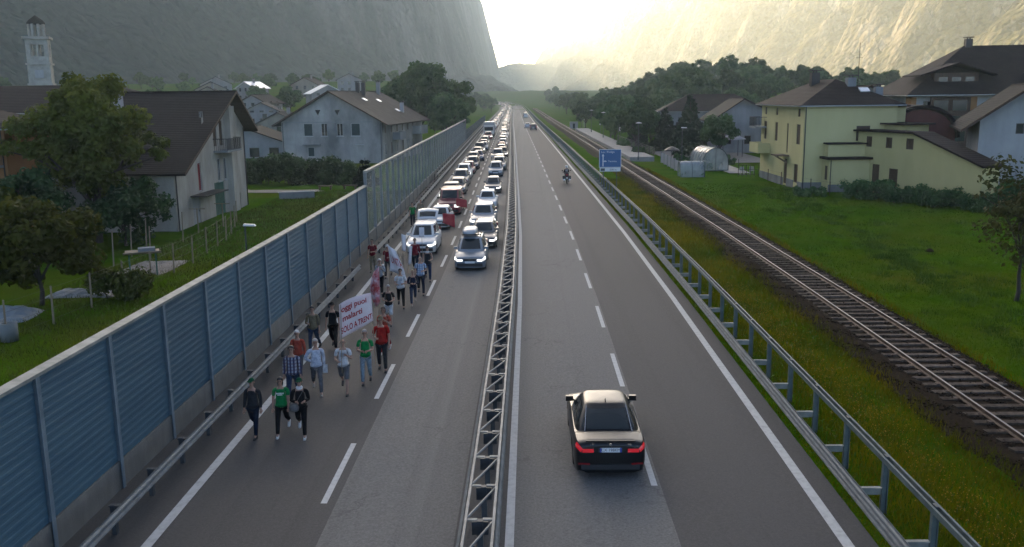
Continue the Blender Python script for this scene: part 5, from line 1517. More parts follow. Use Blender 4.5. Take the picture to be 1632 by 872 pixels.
b = MB(); A.fbox(b, 'F', 3.0, 8.2, 0, 1.3, 1.72, 1.82); b.build('door_canopy', GUT, A.t)
b = MB(); A.fbox(b, 'F', 12.2, 13.6, -.02, .5, -.6, 8.6); b.build('flue_buttress', P_CREAM, A.t)
A.chimney(8.6, 7.6, 7.0, 10.6, .8, P_WHITE); A.chimney(6.2, 5.6, 6.0, 7.7, .5, P_GREY)
A.skylight((9.2, 9.3, 8.38), (.45, 0, .2), (0, .5, 0))

# --- long weathered house with its gable towards the camera
Bh = House('house', 'large weathered white house with broad gable and a balconied long side', (-38.4, 143.0, 0), -.115, 16.1, 27, -1.1, 5.6, P_WEATHER)
for u, st in ((4.3, 'green'), (6.9, 'glass'), (9.4, 'glass'), (11.9, 'green')): Bh.window('F', u, 4.3, 1.45 if st == 'green' else 1.0, 1.95, st)
Bh.window('F', 4.6, .9, 1.1, 1.5, 'green'); 
for i in range(6): Bh.window('R', 1.9 + 3.6 * i, 4.5, .8, 1.7, 'brown', False); 
for i in range(6): Bh.window('R', 1.9 + 3.6 * i, 1.2, .85, 1.8, 'brown' if i % 2 else 'glass', False)
r_, tp = Bh.gable_y(5.6, 5.6, 10.1, 8.05, R_GREY, 1.2, 1.0, .2, WOODB)
Bh.walls(tops={'F': tp, 'B': tp})
for u in (6.0, 9.1):
    b = MB().add([Bh.at('F', u - .45, .012, 7.35), Bh.at('F', u + .45, .012, 7.35), Bh.at('F', u, .012, 6.5)], [(0, 1, 2)]); b.build('gable_vent', WGLASS, Bh.t)
b = MB(); Bh.fbox(b, 'F', .4, 14.6, 0, .05, 5.42, 5.5); b.build('string_course', P_GREY, Bh.t)
b = MB(); Bh.fbox(b, 'F', 3.4, 6.2, 0, .5, 1.95, 2.05); b.build('canopy', P_GREY, Bh.t)
b = MB(); Bh.fbox(b, 'F', 11.8, 13.2, 0, .3, 1.95, 2.05); b.build('canopy', P_WHITE, Bh.t)
Bh.downpipe('F', .2, 5.4); Bh.downpipe('F', 15.9, 5.4)
Bh.balcony('R', 6.2, 10.2, 2.6, 1.2, P_GREY); Bh.balcony('R', 19.5, 25, 2.9, 1.5, P_GREY, h=1.3)
Bh.chimney(8.4, 13.5, 9.5, 11.6, .6, GUT); Bh.chimney(9.4, 13.5, 9.5, 11.6, .6, GUT); Bh.chimney(9.0, 24, 9.5, 11.8, .6, P_GREY); Bh.chimney(14.5, 19, 6.5, 8.2, .6, P_WHITE)
for x, y in ((10.6, 10), (11.0, 17), (14.0, 18)): Bh.skylight((x, y, 10.1 - (x - 8.05) * .559 + .16), (.35, 0, -.2), (0, .6, 0))

# --- low building between the two houses
lowb = House('house', 'low grey outbuilding between the pale house and the weathered house', (-53, 148, 0), 0, 14, 9, -1.2, 2.1, P_GREY)
for i in range(4): lowb.window('F', 2.2 + 3.2 * i, .6, 1.6, 1.5, 'dark')
r_, tp = lowb.gable_y(2.1, 2.1, 4.6, None, R_DARK); lowb.walls(tops={'F': tp, 'B': tp})

# --- long house and orange block behind the big tree
lg = House('house', 'long brown house with white string courses half hidden by the big tree', (-58.5, 77, 0), .04, 26, 11, -.6, 8.2, plaster('brown', (.11, .085, .06), (.075, .06, .045)))
for i in range(7):
    for z in (1.6, 4.6, 7.0): lg.window('F', 2.2 + 3.6 * i, z, 1.0, 1.3, 'brown', False)
lg.walls(); lg.hip(8.3, 10.6, R_DARK, .9, 'x', 6)
for z in (3.3, 5.9, 8.1):
    b = MB(); lg.fbox(b, 'F', 0, 26, 0, .12, z - .12, z); b.build('string_course', P_WHITE, lg.t)
b = MB().box(18, 27, 11.6, 19, -.6, 9.2); 
og = House('house', 'orange plastered block at the end of the gardens', (-47.6, 60.5, 0), .06, 12.4, 8, -.6, 7.4, P_ORANGE)
for u in (8.3, 11.2):
    for z in (.9, 3.6, 6.0): og.window('F', u, z, 1.0, 1.4, 'dark')
og.walls(); og.hip(7.5, 9.0, R_DARK, .8, 'x', 4)
og.balcony('F', 6.6, 12.2, 2.5, 1.2, None, WOODB); og.balcony('F', 6.6, 12.2, 5.0, 1.2, None, WOODB)
og.downpipe('F', 12.2, 7.3)
bk = House('house', 'dark-roofed house whose pale gutter shows behind the big tree', (-54, 92, 0), .05, 17, 10, -.6, 8.6, P_GREY)
bk.window('F', 4, 6, 1, 1.3); bk.window('F', 9, 6, 1, 1.3); bk.walls(); bk.hip(8.7, 10.4, R_DARK, .6, 'x', 5)

# --- church tower
ct = thing('church_tower', 'pale stone church bell tower rising against the shaded mountain', 'tower', (-113.2, 215, 0), .35)
STONE_T = mat('tower_stone', (.36, .34, .29), .9, (.26, .245, .21), .8, bump=.3, bscale=8)
def tower_stage(z0, z1, w_, opn, name):
    h = w_ / 2; b = MB(); d = .5
    pw = w_ * .2
    for a in (-1, 1):
        for c in (-1, 1): b.box(min(a * h, a * (h - pw)), max(a * h, a * (h - pw)), min(c * h, c * (h - pw)), max(c * h, c * (h - pw)), z0, z1)
    zt, zb_ = z0 + (z1 - z0) * .78, z0 + (z1 - z0) * .28
    for s_ in (-1, 1):
        for ax in (0, 1):
            def bb(u0, u1, za, zc):
                v0, v1 = sorted((s_ * (h - .12), s_ * (h - .6)))
                b.box(*((u0, u1, v0, v1) if ax == 0 else (v0, v1, u0, u1)), za, zc)
            bb(-h + pw, h - pw, z0, zb_ if opn else z1)
            if opn:
                bb(-h + pw, h - pw, zt, z1); bb(-.22, .22, zb_, zt)
    b.build(name, STONE_T, ct)
tower_stage(0, 12.8, 4.9, False, 'shaft'); MB().box(-2.7, 2.7, -2.7, 2.7, 12.8, 13.2).build('cornice', STONE_T, ct)
tower_stage(13.2, 17.4, 4.8, False, 'shaft'); MB().box(-2.7, 2.7, -2.7, 2.7, 17.4, 17.8).build('cornice', STONE_T, ct)
tower_stage(17.8, 23.2, 4.7, True, 'belfry'); MB().box(-2.9, 2.9, -2.9, 2.9, 23.2, 23.7).build('cornice', STONE_T, ct)
for i in range(8):
    a = i * math.pi / 4 + .39
    MB().tube((1.6 * math.cos(a), 1.6 * math.sin(a), 23.7), (1.6 * math.cos(a), 1.6 * math.sin(a), 26.6), .32, n=8).build('column', STONE_T, ct)
MB().lathe([(1.95, 26.6), (1.95, 26.9), (1.5, 27.5), (.7, 28.1), (.05, 28.6)], n=16).build('dome', R_DARK, ct, True)
MB().box(-.9, .9, -2.62, -2.45, 14.4, 16.2).build('clock_panel', P_WHITE, ct)

# --- village houses on the slope beyond, each from its place along the line of sight
vill = [  # x, y, w, d, storeys height, wall, roof, rot
 (-96, 262, 12, 9, 6.5, P_CREAM, R_BROWN, .2, 'cream house with brown roof low on the village slope'),
 (-74, 236, 10, 9, 5.5, P_WHITE, R_DARK, -.3, 'white gabled house just above the weathered house roof'),
 (-66, 215, 9, 8, 5.0, P_WHITE, R_GREY, .1, 'small white gabled house in the middle of the village roofs'),
 (-83, 205, 13, 9, 4.5, P_GREY, R_GREY, .05, 'grey low house in front of the village slope'),
 (-112, 312, 12, 9, 6.5, P_CREAM, R_DARK, .4, 'cream house beside the gleaming sheet roof'),
 (-104, 330, 11, 8, 6.0, P_WHITE, R_LIGHT, -.5, 'house with gleaming pale sheet roof high in the village'),
 (-88, 345, 13, 9, 6.5, P_CREAM, R_BROWN, -.2, 'cream house with brown roof right of the gleaming roof'),
 (-124, 350, 14, 10, 7, P_WHITE, R_BROWN, .3, 'white house at the upper edge of the village'),
 (-70, 300, 13, 9, 5.5, P_WHITE, R_LIGHT, .5, 'white house with bright metal roof behind the broad gable'),
 (-80, 390, 12, 9, 7, P_WHITE, R_GREY, .15, 'hazy white house among trees above the broad gable'),
 (-60, 372, 10, 8, 6, P_CREAM, R_GREY, -.2, 'hazy cream house behind the chimneys of the broad gable'),
 (-52, 350, 9, 8, 6, P_WHITE, R_LIGHT, .3, 'hazy house with pale roof beside the dark trees'),
 (-140, 300, 12, 9, 6, P_GREY, R_GREY, .0, 'grey hazy house near the church tower'),
 (-58, 196, 12, 9, 3.4, P_CREAM, R_GREY, -.1, 'cream bungalow with grey roof behind the low outbuilding'),
 (-75, 178, 12, 8, 3.6, P_WHITE, R_DARK, .0, 'white bungalow with dark roof between the two big houses')]
V_WHITE = plaster('village_white', (.26, .26, .255), (.19, .19, .19)); V_CREAM = plaster('village_cream', (.24, .225, .185), (.17, .16, .135))
for x, y, w_, d, h, wm, rm, rz, lab in vill:
    z = float(ground_z(x, y)) - .6; w_, d, h = w_ * .82, d * .82, h * .8
    wm = {P_WHITE: V_WHITE, P_CREAM: V_CREAM}.get(wm, wm)
    H_ = House('house', lab, (x, y, z), rz, w_, d, -.5, h, wm)
    nf = max(2, int(h // 2.8))
    for fl in range(nf):
        for i in range(3): H_.window('F', w_ * (.2 + .3 * i), 1.5 + fl * 2.7, 1.0, 1.3, 'dark', False)
        for i in range(2): H_.window('R', d * (.3 + .4 * i), 1.5 + fl * 2.7, 1.0, 1.3, 'dark', False)
    r_, tp = H_.gable_y(h, h, h + w_ * .24, None, rm, .7, .7); H_.walls(tops={'F': tp, 'B': tp})
    if rnd.random() < .7: H_.chimney(w_ * .6, d * .5, h + .5, h + w_ * .24 + 1.0, .6, P_GREY)

# --- yellow house by the meadow
Y = House('house', 'yellow three-storey house with dark hipped roof beside the meadow', (25.95, 87.0, 0), .02, 8.7, 14.6, 0, 7.9, P_YELLOW)
for u in (13.0, 8.9, 1.6): Y.window('L', 14.6 - u, 7.25, .75, .75, 'brown', False)
for u, w_ in ((13.0, 1.0), (8.9, 1.0), (1.6, 1.15)): Y.window('L', 14.6 - u, 5.2, w_, 1.9, 'brown', False)
Y.window('L', 14.6 - 5.0, 4.7, .5, 2.9, 'brown', False); Y.window('L', 14.6 - 1.9, 1.45, 1.25, 1.8, 'brown', False)
Y.door('L', 14.6 - 5.3, 1.15, 2.5, SHUT_BR, .15)
Y.window('F', 5.6, 5.3, 1.3, 1.4, 'brown', False)
Y.walls(plinth=.75)
Y.hip(7.98, 10.4, R_BROWN, .55, 'y', 4.6, .16)
Y.chimney(3.4, 8.0, 9.6, 11.1, .8, GUT); Y.chimney(5.4, 3.4, 9.0, 10.5, .8, P_GREY); Y.chimney(8.2, 3.6, 8.0, 9.6, .7, P_GREY)
Y.skylight((6.3, 2.2, 9.33), (.45, 0, 0), (0, .35, .165)); Y.skylight((1.2, 11.0, 8.75), (.35, 0, .16), (0, .4, 0), R_GREY)
Y.downpipe('F', .12, 7.9)
Y.balcony('L', .2, 3.6, 3.0, 1.3, P_YELLOW, h=.9); Y.balcony('L', -.6, 2.0, 5.6, 1.2, None, GUT)
b = MB(); Y.fbox(b, 'L', 14.6 - 6.4, 14.6 - 4.1, 0, 1.2, 2.95, 3.07); b.build('door_canopy', SHUT_BR, Y.t)
b = MB(); b.bar(Y.at('L', 9.0, 0, 2.3), Y.at('L', 9.0, 1.05, 2.93), .07); b.bar(Y.at('L', 9.9, 0, 2.3), Y.at('L', 9.9, 1.05, 2.93), .07); b.build('canopy_strut', SHUT_BR, Y.t)
# wing to the right and the low porch boxes, all part of the yellow house
b = MB().box(8.71, 10.0, 1.2, 9, 0, 7.7); b.build('side_wing', P_YELLOW, Y.t)
MB().box(9.3, 10.3, .9, 9.2, 7.71, 7.83).build('wing_roof', R_BROWN, Y.t)
MB().box(1.9, 6.1, -1.9, -.01, 0, 3.0).build('porch', P_YELLOW, Y.t)
MB().box(1.6, 6.3, -2.3, -.02, 3.01, 3.22).build('porch_roof', R_BROWN, Y.t)
MB().box(2.0, 5.4, -1.2, -.015, 3.23, 4.35).build('porch', P_YELLOW, Y.t)
MB().box(1.9, 5.6, -1.4, -.016, 4.36, 4.5).build('porch_roof', R_BROWN, Y.t)
MB().box(1.87, 6.13, -1.93, -1.91, 0, .7).build('plinth', P_PLINTH, Y.t)
MB().box(1.885, 1.90, -1.5, -.9, 1.1, 2.4).build('porch_window', SHUT_BR, Y.t)
MB().tube((2.05, -1.97, .1), (2.05, -1.97, 2.95), .04, n=6).build('downpipe', GUT, Y.t)

# --- annex: one facade, level eave then falling away
AX = (31.05, 86.9); AD = Vector((4.95, -14.0, 0)); AL = AD.length
ax = House('house', 'low yellow annex with shed roof falling away from the house', (AX[0], AX[1], 0), math.atan2(AD.y, AD.x), AL, 1.7, 0, 3.2, P_YELLOW2)
for u, w_ in ((1.5, .8), (4.1, .85), (6.7, .9)): ax.window('F', u, 4.62, w_, .95, 'brown', False)
ax.window('F', 4.9, 1.4, 1.15, 1.9, 'brown', False); ax.door('F', 2.6, 1.0, 2.5, SHUT_BR, .1)
tpx = [(0, 5.5), (7.3, 5.5), (AL, 3.2)]
hs = [h for h in ax.holes['F'] if h[2] > 3.2]; gable_wall(ax, 'F', tpx, hs, P_YELLOW2)
ax.holes['F'] = [h for h in ax.holes['F'] if h[2] < 3.2]
ax.walls(plinth=.65, tops={'B': [(0, 3.2), (AL - 7.3, 5.5), (AL, 5.5)], 'L': [(0, 5.5), (1.7, 5.5)]})
b = MB().slab([(-.35, -.35, 5.68), (7.3, -.35, 5.68), (7.3, 1.9, 5.68), (-.35, 1.9, 5.68)], .16); sl = 2.3 / (AL - 7.3)
b.slab([(7.301, -.35, 5.68), (AL + .35, -.35, 3.38 - .35 * sl), (AL + .35, 1.9, 3.38 - .35 * sl), (7.301, 1.9, 5.68)], .16); b.build('roof', R_BROWN, ax.t)
MB().box(-2.2, 3.4, 2.4, 5.0, 0, 6.1).build('upper_storey', P_YELLOW2, ax.t); MB().box(-2.6, 3.8, 2.0, 5.4, 6.11, 6.27).build('upper_roof', R_BROWN, ax.t)
MB().box(-2.4, -.02, .4, 2.3, 0, 3.1).build('link_wall', P_YELLOW2, ax.t); MB().box(-2.6, -.02, .2, 5.2, 3.11, 3.28).build('link_roof', R_BROWN, ax.t)
MB().box(-2.42, -1.5, .36, .395, .1, 2.5).build('door', SHUT_BR, ax.t)
b = MB()
for i in range(12): b.box(-2.5 + i * .2, -2.46 + i * .2, .25, .29, 3.29, 4.2)
b.box(-2.55, -.02, .25, .31, 4.15, 4.22); b.build('terrace_railing', GUT, ax.t)

# --- red arched shed, big brown house, white house at the edge, grey house beyond the station
ra = thing('shed', 'dark red shed with rounded roof behind the yellow annex', 'shed', (37.6, 88.6, .5), -.12)
prof = [(-3.1, 0), (-3.1, 4.2)] + [(3.1 * math.cos(a), 4.2 + 2.7 * math.sin(a)) for a in np.linspace(math.pi, 0, 17)[1:-1]] + [(3.1, 4.2), (3.1, 0)]
MB().prism(prof, 0, 7, 'y').build('wall', mat('red_plaster', (.12, .035, .025), .85, (.085, .026, .02), 1.5), ra)
b = MB(); arc = [(3.2 * math.cos(a), 4.25 + 2.85 * math.sin(a)) for a in np.linspace(math.pi, 0, 17)]; arc2 = [(3.45 * math.cos(a), 4.25 + 3.1 * math.sin(a)) for a in np.linspace(math.pi, 0, 17)]
for (p, q), (p2, q2) in zip(zip(arc[:-1], arc[1:]), zip(arc2[:-1], arc2[1:])): b.prism([p, q, q2, p2], -.3, 7.3, 'y')
b.build('arched_roof', R_BROWN, ra)
bh = House('house', 'big dark-roofed house with dormer windows behind the yellow annex', (46.2, 111, 0), -.12, 24, 16, 0, 8.6, P_WHITE)
for z in (2, 5.0, 7.2):
    for u in (1.5, 5.5, 12): bh.window('F', u, z, 1.3, 1.4, 'dark', False)
bh.walls(); bh.hip(8.7, 14.6, R_BROWN, 1.4, 'x', 7.5, .2)
d1 = MB().box(2.2, 7.2, 1.0, 7.5, 8.9, 11.2).build('dormer', WOODB, bh.t)
for i in range(3): MB().box(2.7 + i * 1.5, 3.7 + i * 1.5, .97, .995, 9.5, 10.7).build('dormer_window', WGLASS, d1)
MB().slab([(.4, .2, 11.0), (4.7, .2, 12.4), (4.7, 8, 12.4), (.4, 8, 11.0)], .18).slab([(4.701, .2, 12.4), (9.0, .2, 11.0), (9.0, 8, 11.0), (4.701, 8, 12.4)], .18).build('dormer_roof', R_BROWN, d1)
MB().box(1.6, 6.0, -.6, -.02, 2.6, 8.4).build('timber_bay', WOODB, bh.t)
for z in (3.2, 5.0, 6.8):
    for u in (1.9, 4.0): MB().box(u, u + 1.6, -.63, -.605, z, z + 1.2).build('bay_window', WGLASS, bh.t)
MB().box(6.01, 6.8, -.3, -.02, .0, 8.4).build('corner_pier', P_ORANGE, bh.t); MB().box(-.6, -.02, -.3, 2, 0, 8.4).build('corner_pier', P_ORANGE, bh.t)
for x in (14, 19): MB().box(x, x + 2.6, 1.2, 5, 9.6, 11.2).build('dormer', P_WHITE, bh.t); 
MB().slab([(12.6, .6, 11.1), (15.3, .6, 12.6), (15.3, 7.5, 12.6), (12.6, 7.5, 11.1)], .15).slab([(15.301, .6, 12.6), (18.0, .6, 11.1), (18.0, 7.5, 11.1), (15.301, 7.5, 12.6)], .15).build('dormer_roof', R_BROWN, bh.t)
bh.chimney(8, 8, 13.5, 15.4, .8, GUT)
wh = House('house', 'white house with dark overhanging roof behind the sparse tree', (37.9, 77.9, 0), -.35, 8.5, 10, 0, 6.9, P_WHITE)
wh.window('F', 3.0, 6.0, .6, .85, 'dark', False); wh.window('F', 4.0, 6.0, .6, .85, 'dark', False); wh.window('F', 4.2, 3.0, 1.0, 1.3, 'dark', False); wh.window('L', 4, 3.4, 1.0, 1.2, 'dark', False); wh.window('L', 7, 3.4, 1.0, 1.2, 'dark', False)
r_, tp = wh.gable_y(6.9, 6.9, 9.5, 3.6, R_DARK, 1.5, 1.4, .18, WOODB); wh.walls(tops={'F': tp, 'B': [(0, 6.9), (4.9, 9.5), (8.5, 6.9)]})
MB().path([wh.at('F', 6.6, .9, 6.5), wh.at('F', 5.6, .12, 5.8), wh.at('F', 5.5, .12, .2)], .05).build('downpipe', GUT, wh.t)
gh = House('house', 'pale grey house with low gable beyond the station trees', (29.0, 143, 0), -.05, 10, 12, 0, 5.4, P_GREY)
for u in (2, 5, 8): gh.window('F', u, 2.0, 1.0, 1.3, 'dark', False)
r_, tp = gh.gable_y(5.4, 5.4, 8.2, 4.2, R_DARK, .9, .9); gh.walls(tops={'F': tp, 'B': [(0, 5.4), (5.8, 8.2), (10, 5.4)]})
sr = House('house', 'brown-roofed house half seen between yellow house and big house', (38, 125, 0), .1, 16, 10, 0, 7.0, P_WHITE)
for u in (3, 8, 13): sr.window('F', u, 5, 1.1, 1.3, 'dark', False)
r_, tp = sr.gable_y(7.0, 7.0, 9.8, None, R_BROWN, .9, .9); sr.walls(tops={'F': tp, 'B': tp})
sr2 = House('house', 'dark-roofed house beyond the yellow house roof', (24, 165, 0), -.1, 18, 10, 0, 6.0, P_GREY)
for u in (3, 9, 15): sr2.window('F', u, 3.5, 1.1, 1.3, 'dark', False)
sr2.walls(); sr2.hip(6.1, 9.0, R_BROWN, .8, 'x', 5)
# ------------------------------------------------------------------ trees and plants
BARK = mat('bark', (.045, .036, .028), .95, (.022, .018, .014), 6, bump=.8, bscale=14, stretch=(1, 1, .3))
LEAF_OLIVE = leaf_mat('leaves_olive', (.036, .052, .008), (.125, .140, .022), .45)
LEAF_DARK = leaf_mat('leaves_dark', (.022, .056, .022), (.072, .130, .044), .45)
LEAF_MID = leaf_mat('leaves_mid', (.034, .080, .030), (.095, .160, .058), .45)
LEAF_CON = leaf_mat('needles', (.007, .018, .009), (.018, .036, .014), .15)
LEAF_SPARSE = leaf_mat('leaves_autumn', (.028, .034, .010), (.075, .070, .020), .3, 1.2)

def leaf_cloud(centres, radii, n, size, seed, squash=.75, up=.35, spread=.5):
    """n small leaf faces scattered through clumps"""
    g = np.random.default_rng(seed)
    w_ = np.array(radii) ** 2; ci = g.choice(len(centres), n, p=w_ / w_.sum())
    d = g.normal(0, 1, (n, 3)); d /= np.linalg.norm(d, axis=1)[:, None]
    rr = np.array(radii)[ci] * g.random(n) ** spread
    P = np.array(centres)[ci] + d * rr[:, None] * np.array([1, 1, squash])
    nrm = d + g.normal(0, .6, (n, 3)); nrm[:, 2] += up; nrm /= np.linalg.norm(nrm, axis=1)[:, None]
    a = np.cross(nrm, g.normal(0, 1, (n, 3))); a /= np.linalg.norm(a, axis=1)[:, None]
    b = np.cross(nrm, a)
    s = (size * g.uniform(.55, 1.35, n))[:, None]
    fold = nrm * s * .25
    V = np.stack([P - a * s, P + b * s * .55 + fold * .3, P + a * s, P - b * s * .55 + fold * .3], 1).reshape(-1, 3)
    F = (np.arange(n)[:, None] * 4 + np.array([0, 1, 2, 3])[None])
    return V, F
def limbs(b, p, d, ln, r, depth, g, tips, spread=.75):
    q = p + d * ln
    b.tube(p, q, r, r * .68, 6 if depth > 1 else 5, False)
    if depth == 0: tips.append(q); return
    k = 2 if g.random() < .5 else 3
    for _ in range(k):
        nd = (d + Vector((g.normal(0, spread), g.normal(0, spread), g.normal(.12, spread * .5)))).normalized()
        limbs(b, q, nd, ln * g.uniform(.62, .85), r * .62, depth - 1, g, tips, spread)
    if depth > 1: tips.append(q)
def tree_meshes(seed, h, rx, rz, trunk_h, n, size, leaf, clump=.34, tr=.22, shape='round', lobes=26, spread=.5):
    g = np.random.default_rng(seed)
    b = MB(); tips = []
    lean = Vector((g.normal(0, .04), g.normal(0, .04), 1)).normalized()
    p = Vector((0, 0, -.3)); 
    for i in range(3):
        q = p + lean * (trunk_h + .3) / 3 + Vector((g.normal(0, .05), g.normal(0, .05), 0)); b.tube(p, q, tr * (1 - .14 * i), tr * (1 - .14 * (i + 1)), 9, False); p = q
    k = 4
    for i in range(k):
        a = 2 * math.pi * (i + g.random() * .6) / k
        limbs(b, p, Vector((math.cos(a) * .55, math.sin(a) * .55, .85)).normalized(), (h - trunk_h) * .30, tr * .5, 2, g, tips)
    limbs(b, p, lean, (h - trunk_h) * .34, tr * .58, 2, g, tips)
    cz_ = h - rz
    C_ = []; Rr = []
    for i in range(lobes):
        d = g.normal(0, 1, 3); d /= np.linalg.norm(d); q = g.random() ** .4
        c = np.array([d[0] * rx * q * .86, d[1] * rx * q * .86, cz_ + d[2] * rz * q * .86])
        C_.append(c); Rr.append(clump * rx * g.uniform(.5, 1.25))
    for t_ in tips:
        if t_.z > trunk_h * .9: C_.append(np.array(t_)); Rr.append(clump * rx * g.uniform(.4, .8))
    V, F = leaf_cloud(C_, Rr, n, size, seed + 5, spread=spread)
    return b.mesh('trunk', BARK, True), np_mesh('crown', V, F, leaf)
def conifer_meshes(seed, h, r, n, size, leaf=None):
    g = np.random.default_rng(seed); b = MB(); b.tube((0, 0, -.3), (0, 0, h * .95), .18, .03, 8, False)
    C_, Rr = [], []
    lv = int(h * 1.6)
    for i in range(lv):
        z = .12 * h + .88 * h * i / lv; rad = r * (1 - (i / lv) ** 1.15) + .15
        k = max(3, int(7 * rad / r) + 2)
        for j in range(k):
            a = 2 * math.pi * (j + g.random()) / k; q = rad * g.uniform(.55, 1)
            C_.append(np.array([math.cos(a) * q, math.sin(a) * q, z - q * .18])); Rr.append(.28 * rad + .16)
    V, F = leaf_cloud(C_, Rr, n, size, seed, .8, .0)
    return b.mesh('trunk', BARK, True), np_mesh('crown', V, F, leaf or LEAF_CON)
def place_tree(me, label, x, y, rz=0, s=1.0, z=None, group=None, name='tree', cat='tree', sz=None):
    z = float(ground_z(x, y)) if z is None else z
    t = thing(name, label, cat, (x, y, z), rz, group); t.scale = (s, s, s if sz is None else sz)
    obj('trunk', me[0], t); obj('crown', me[1], t)
    return t

# big tree in the gardens, bushes round it
place_tree(tree_meshes(11, 12.2, 5.0, 5.3, 2.2, 36000, .18, LEAF_OLIVE, .21, .3, lobes=90, spread=.6), 'large olive green tree standing before the long brown house', -29.9, 62.0)
place_tree(tree_meshes(12, 5.4, 3.0, 2.4, 1.2, 11000, .17, LEAF_OLIVE, .30, .14, lobes=30), 'low olive tree beside the junk heap in the garden', -23.6, 42.5)
place_tree(tree_meshes(13, 6.4, 3.2, 2.9, 1.2, 11000, .18, LEAF_DARK, .30, .15, lobes=30), 'dark green tree beneath the large olive tree', -32.5, 57.0)
place_tree(tree_meshes(14, 4.6, 3.2, 2.2, .8, 9000, .17, LEAF_DARK, .32, .12, lobes=26), 'dark spreading bush tree before the pale house', -27.2, 60.5)
place_tree(tree_meshes(16, 6.6, 3.0, 3.0, 1.0, 9000, .18, LEAF_OLIVE, .32, .15, lobes=26), 'olive tree in front of the orange block', -33.8, 53.5)
def bush(label, x, y, rx, ry, h, n, size, leaf, seed, name='bush', cat='bush', group=None, z=None, rz=0, lobes=None):
    g = np.random.default_rng(seed); k = lobes or int(8 + rx * ry * 3)
    C_ = [np.array([g.uniform(-1, 1) * rx * .85, g.uniform(-1, 1) * ry * .8, h * g.uniform(.12, .72)]) for _ in range(k)]
    Rr = [min(.42 * h, .5 * max(.3, min(rx, ry))) * g.uniform(.6, 1.25) for _ in range(k)]
    V, F = leaf_cloud(C_, Rr, n, size, seed, .9)
    V[:, 2] = np.maximum(V[:, 2], -.03)
    z = float(ground_z(x, y)) if z is None else z
    t = thing(name, label, cat, (x, y, z), rz, group)
    obj('foliage', np_mesh('foliage', V, F, leaf), t)
    b = MB()
    for _ in range(6):
        q = Vector((g.uniform(-.6, .6) * rx, g.uniform(-.6, .6) * ry, h * .6)); b.tube((q.x * .6, q.y * .6, -.1), q, .03, .012, 5)
    b.build('stem', BARK, t)
    return t
bush('vine-covered yellow green bush behind the garden fence', -20.4, 44.2, 1.5, 1.2, 1.7, 4200, .12, leaf_mat('leaves_vine', (.04, .06, .012), (.12, .15, .03), .35, 1.0), 21)
for i, (x, y, lab) in enumerate(((-31.5, 108, 'dark clipped bush at the outer end of the courtyard row'), (-28.0, 107.2, 'tall dark bush second in the courtyard row'), (-24.8, 106.5, 'wide dark bush in the middle of the courtyard row'), (-21.8, 105.5, 'dark bush beside the small spruce in the courtyard row'))):
    bush(lab, x, y, 2.4, 1.9, (3.6, 4.3, 3.5, 2.9)[i], 7500, .19, LEAF_DARK, 30 + i, lobes=26)
place_tree(conifer_meshes(41, 3.4, 1.2, 4000, .16), 'small dark spruce by the glass barrier end', -18.6, 104)
# dark trees massed behind the glass barrier
LD = [tree_meshes(51 + i, 15.5, 6.0, 5.8, 3.0, 12000, .38, LEAF_DARK, .30, .35, lobes=42) for i in range(2)]
for (x, y, s, k, lab) in ((-15.5, 176, .74, 0, 'dark broadleaf tree over the end of the tall glass barrier'), (-22.5, 192, 1.16, 1, 'tallest dark tree behind the glass barrier'), (-17.0, 204, .95, 0, 'dark tree leaning over the low glass barrier'), (-27, 205, 1.0, 1, 'dark tree behind the tallest dark tree'), (-19.5, 232, .70, 0, 'hazy dark tree further along behind the barrier'), (-21.5, 262, .66, 1, 'hazy tree at the far end of the barrier row'), (-15.5, 186, .62, 1, 'rounded low tree close against the tall glass barrier')):
    place_tree(LD[k], lab, x, y, x * 1.7, s)

# station side: conifers, round trees
CN = [conifer_meshes(61, 9.5, 2.6, 8000, .26), conifer_meshes(62, 8.0, 2.2, 7000, .25)]
for (x, y, s, k, lab) in ((24.4, 139, .98, 0, 'tallest dark conifer beside the round green tree'), (22.4, 150, .92, 1, 'slender conifer behind the station square'), (26.5, 152, .94, 0, 'conifer between the tall conifer and the grey house'), (18.8, 158, .80, 1, 'small conifer above the platform lamps')):
    place_tree(CN[k], lab, x, y, x, s)
MT = [tree_meshes(71 + i, 8.0, 3.6, 3.2, 1.6, 9000, .26, (LEAF_MID, LEAF_DARK, LEAF_MID)[i], .32, .2, lobes=30) for i in range(3)]
for (x, y, s, k, lab) in ((27.2, 131, .80, 0, 'round green tree before the pale grey house'), (17.8, 152, 1.0, 1, 'wide dark tree behind the nearest platform lamp'), (21.2, 158, .9, 1, 'dark tree at the back of the station square'), (16.8, 178, .85, 2, 'leafy tree beside the middle platform lamps'), (17.8, 198, .95, 1, 'dark tree above the platform end'), (19.5, 215, 1.1, 0, 'green tree beyond the platform end'), (15.5, 246, 1.0, 1, 'hazy tree beside the white signal boxes'), (24.0, 186, 1.1, 2, 'leafy tree behind the platform trees'), (29, 205, 1.1, 0, 'leafy tree at the foot of the wooded rise')):
    place_tree(MT[k], lab, x, y, x * 2.3, s)
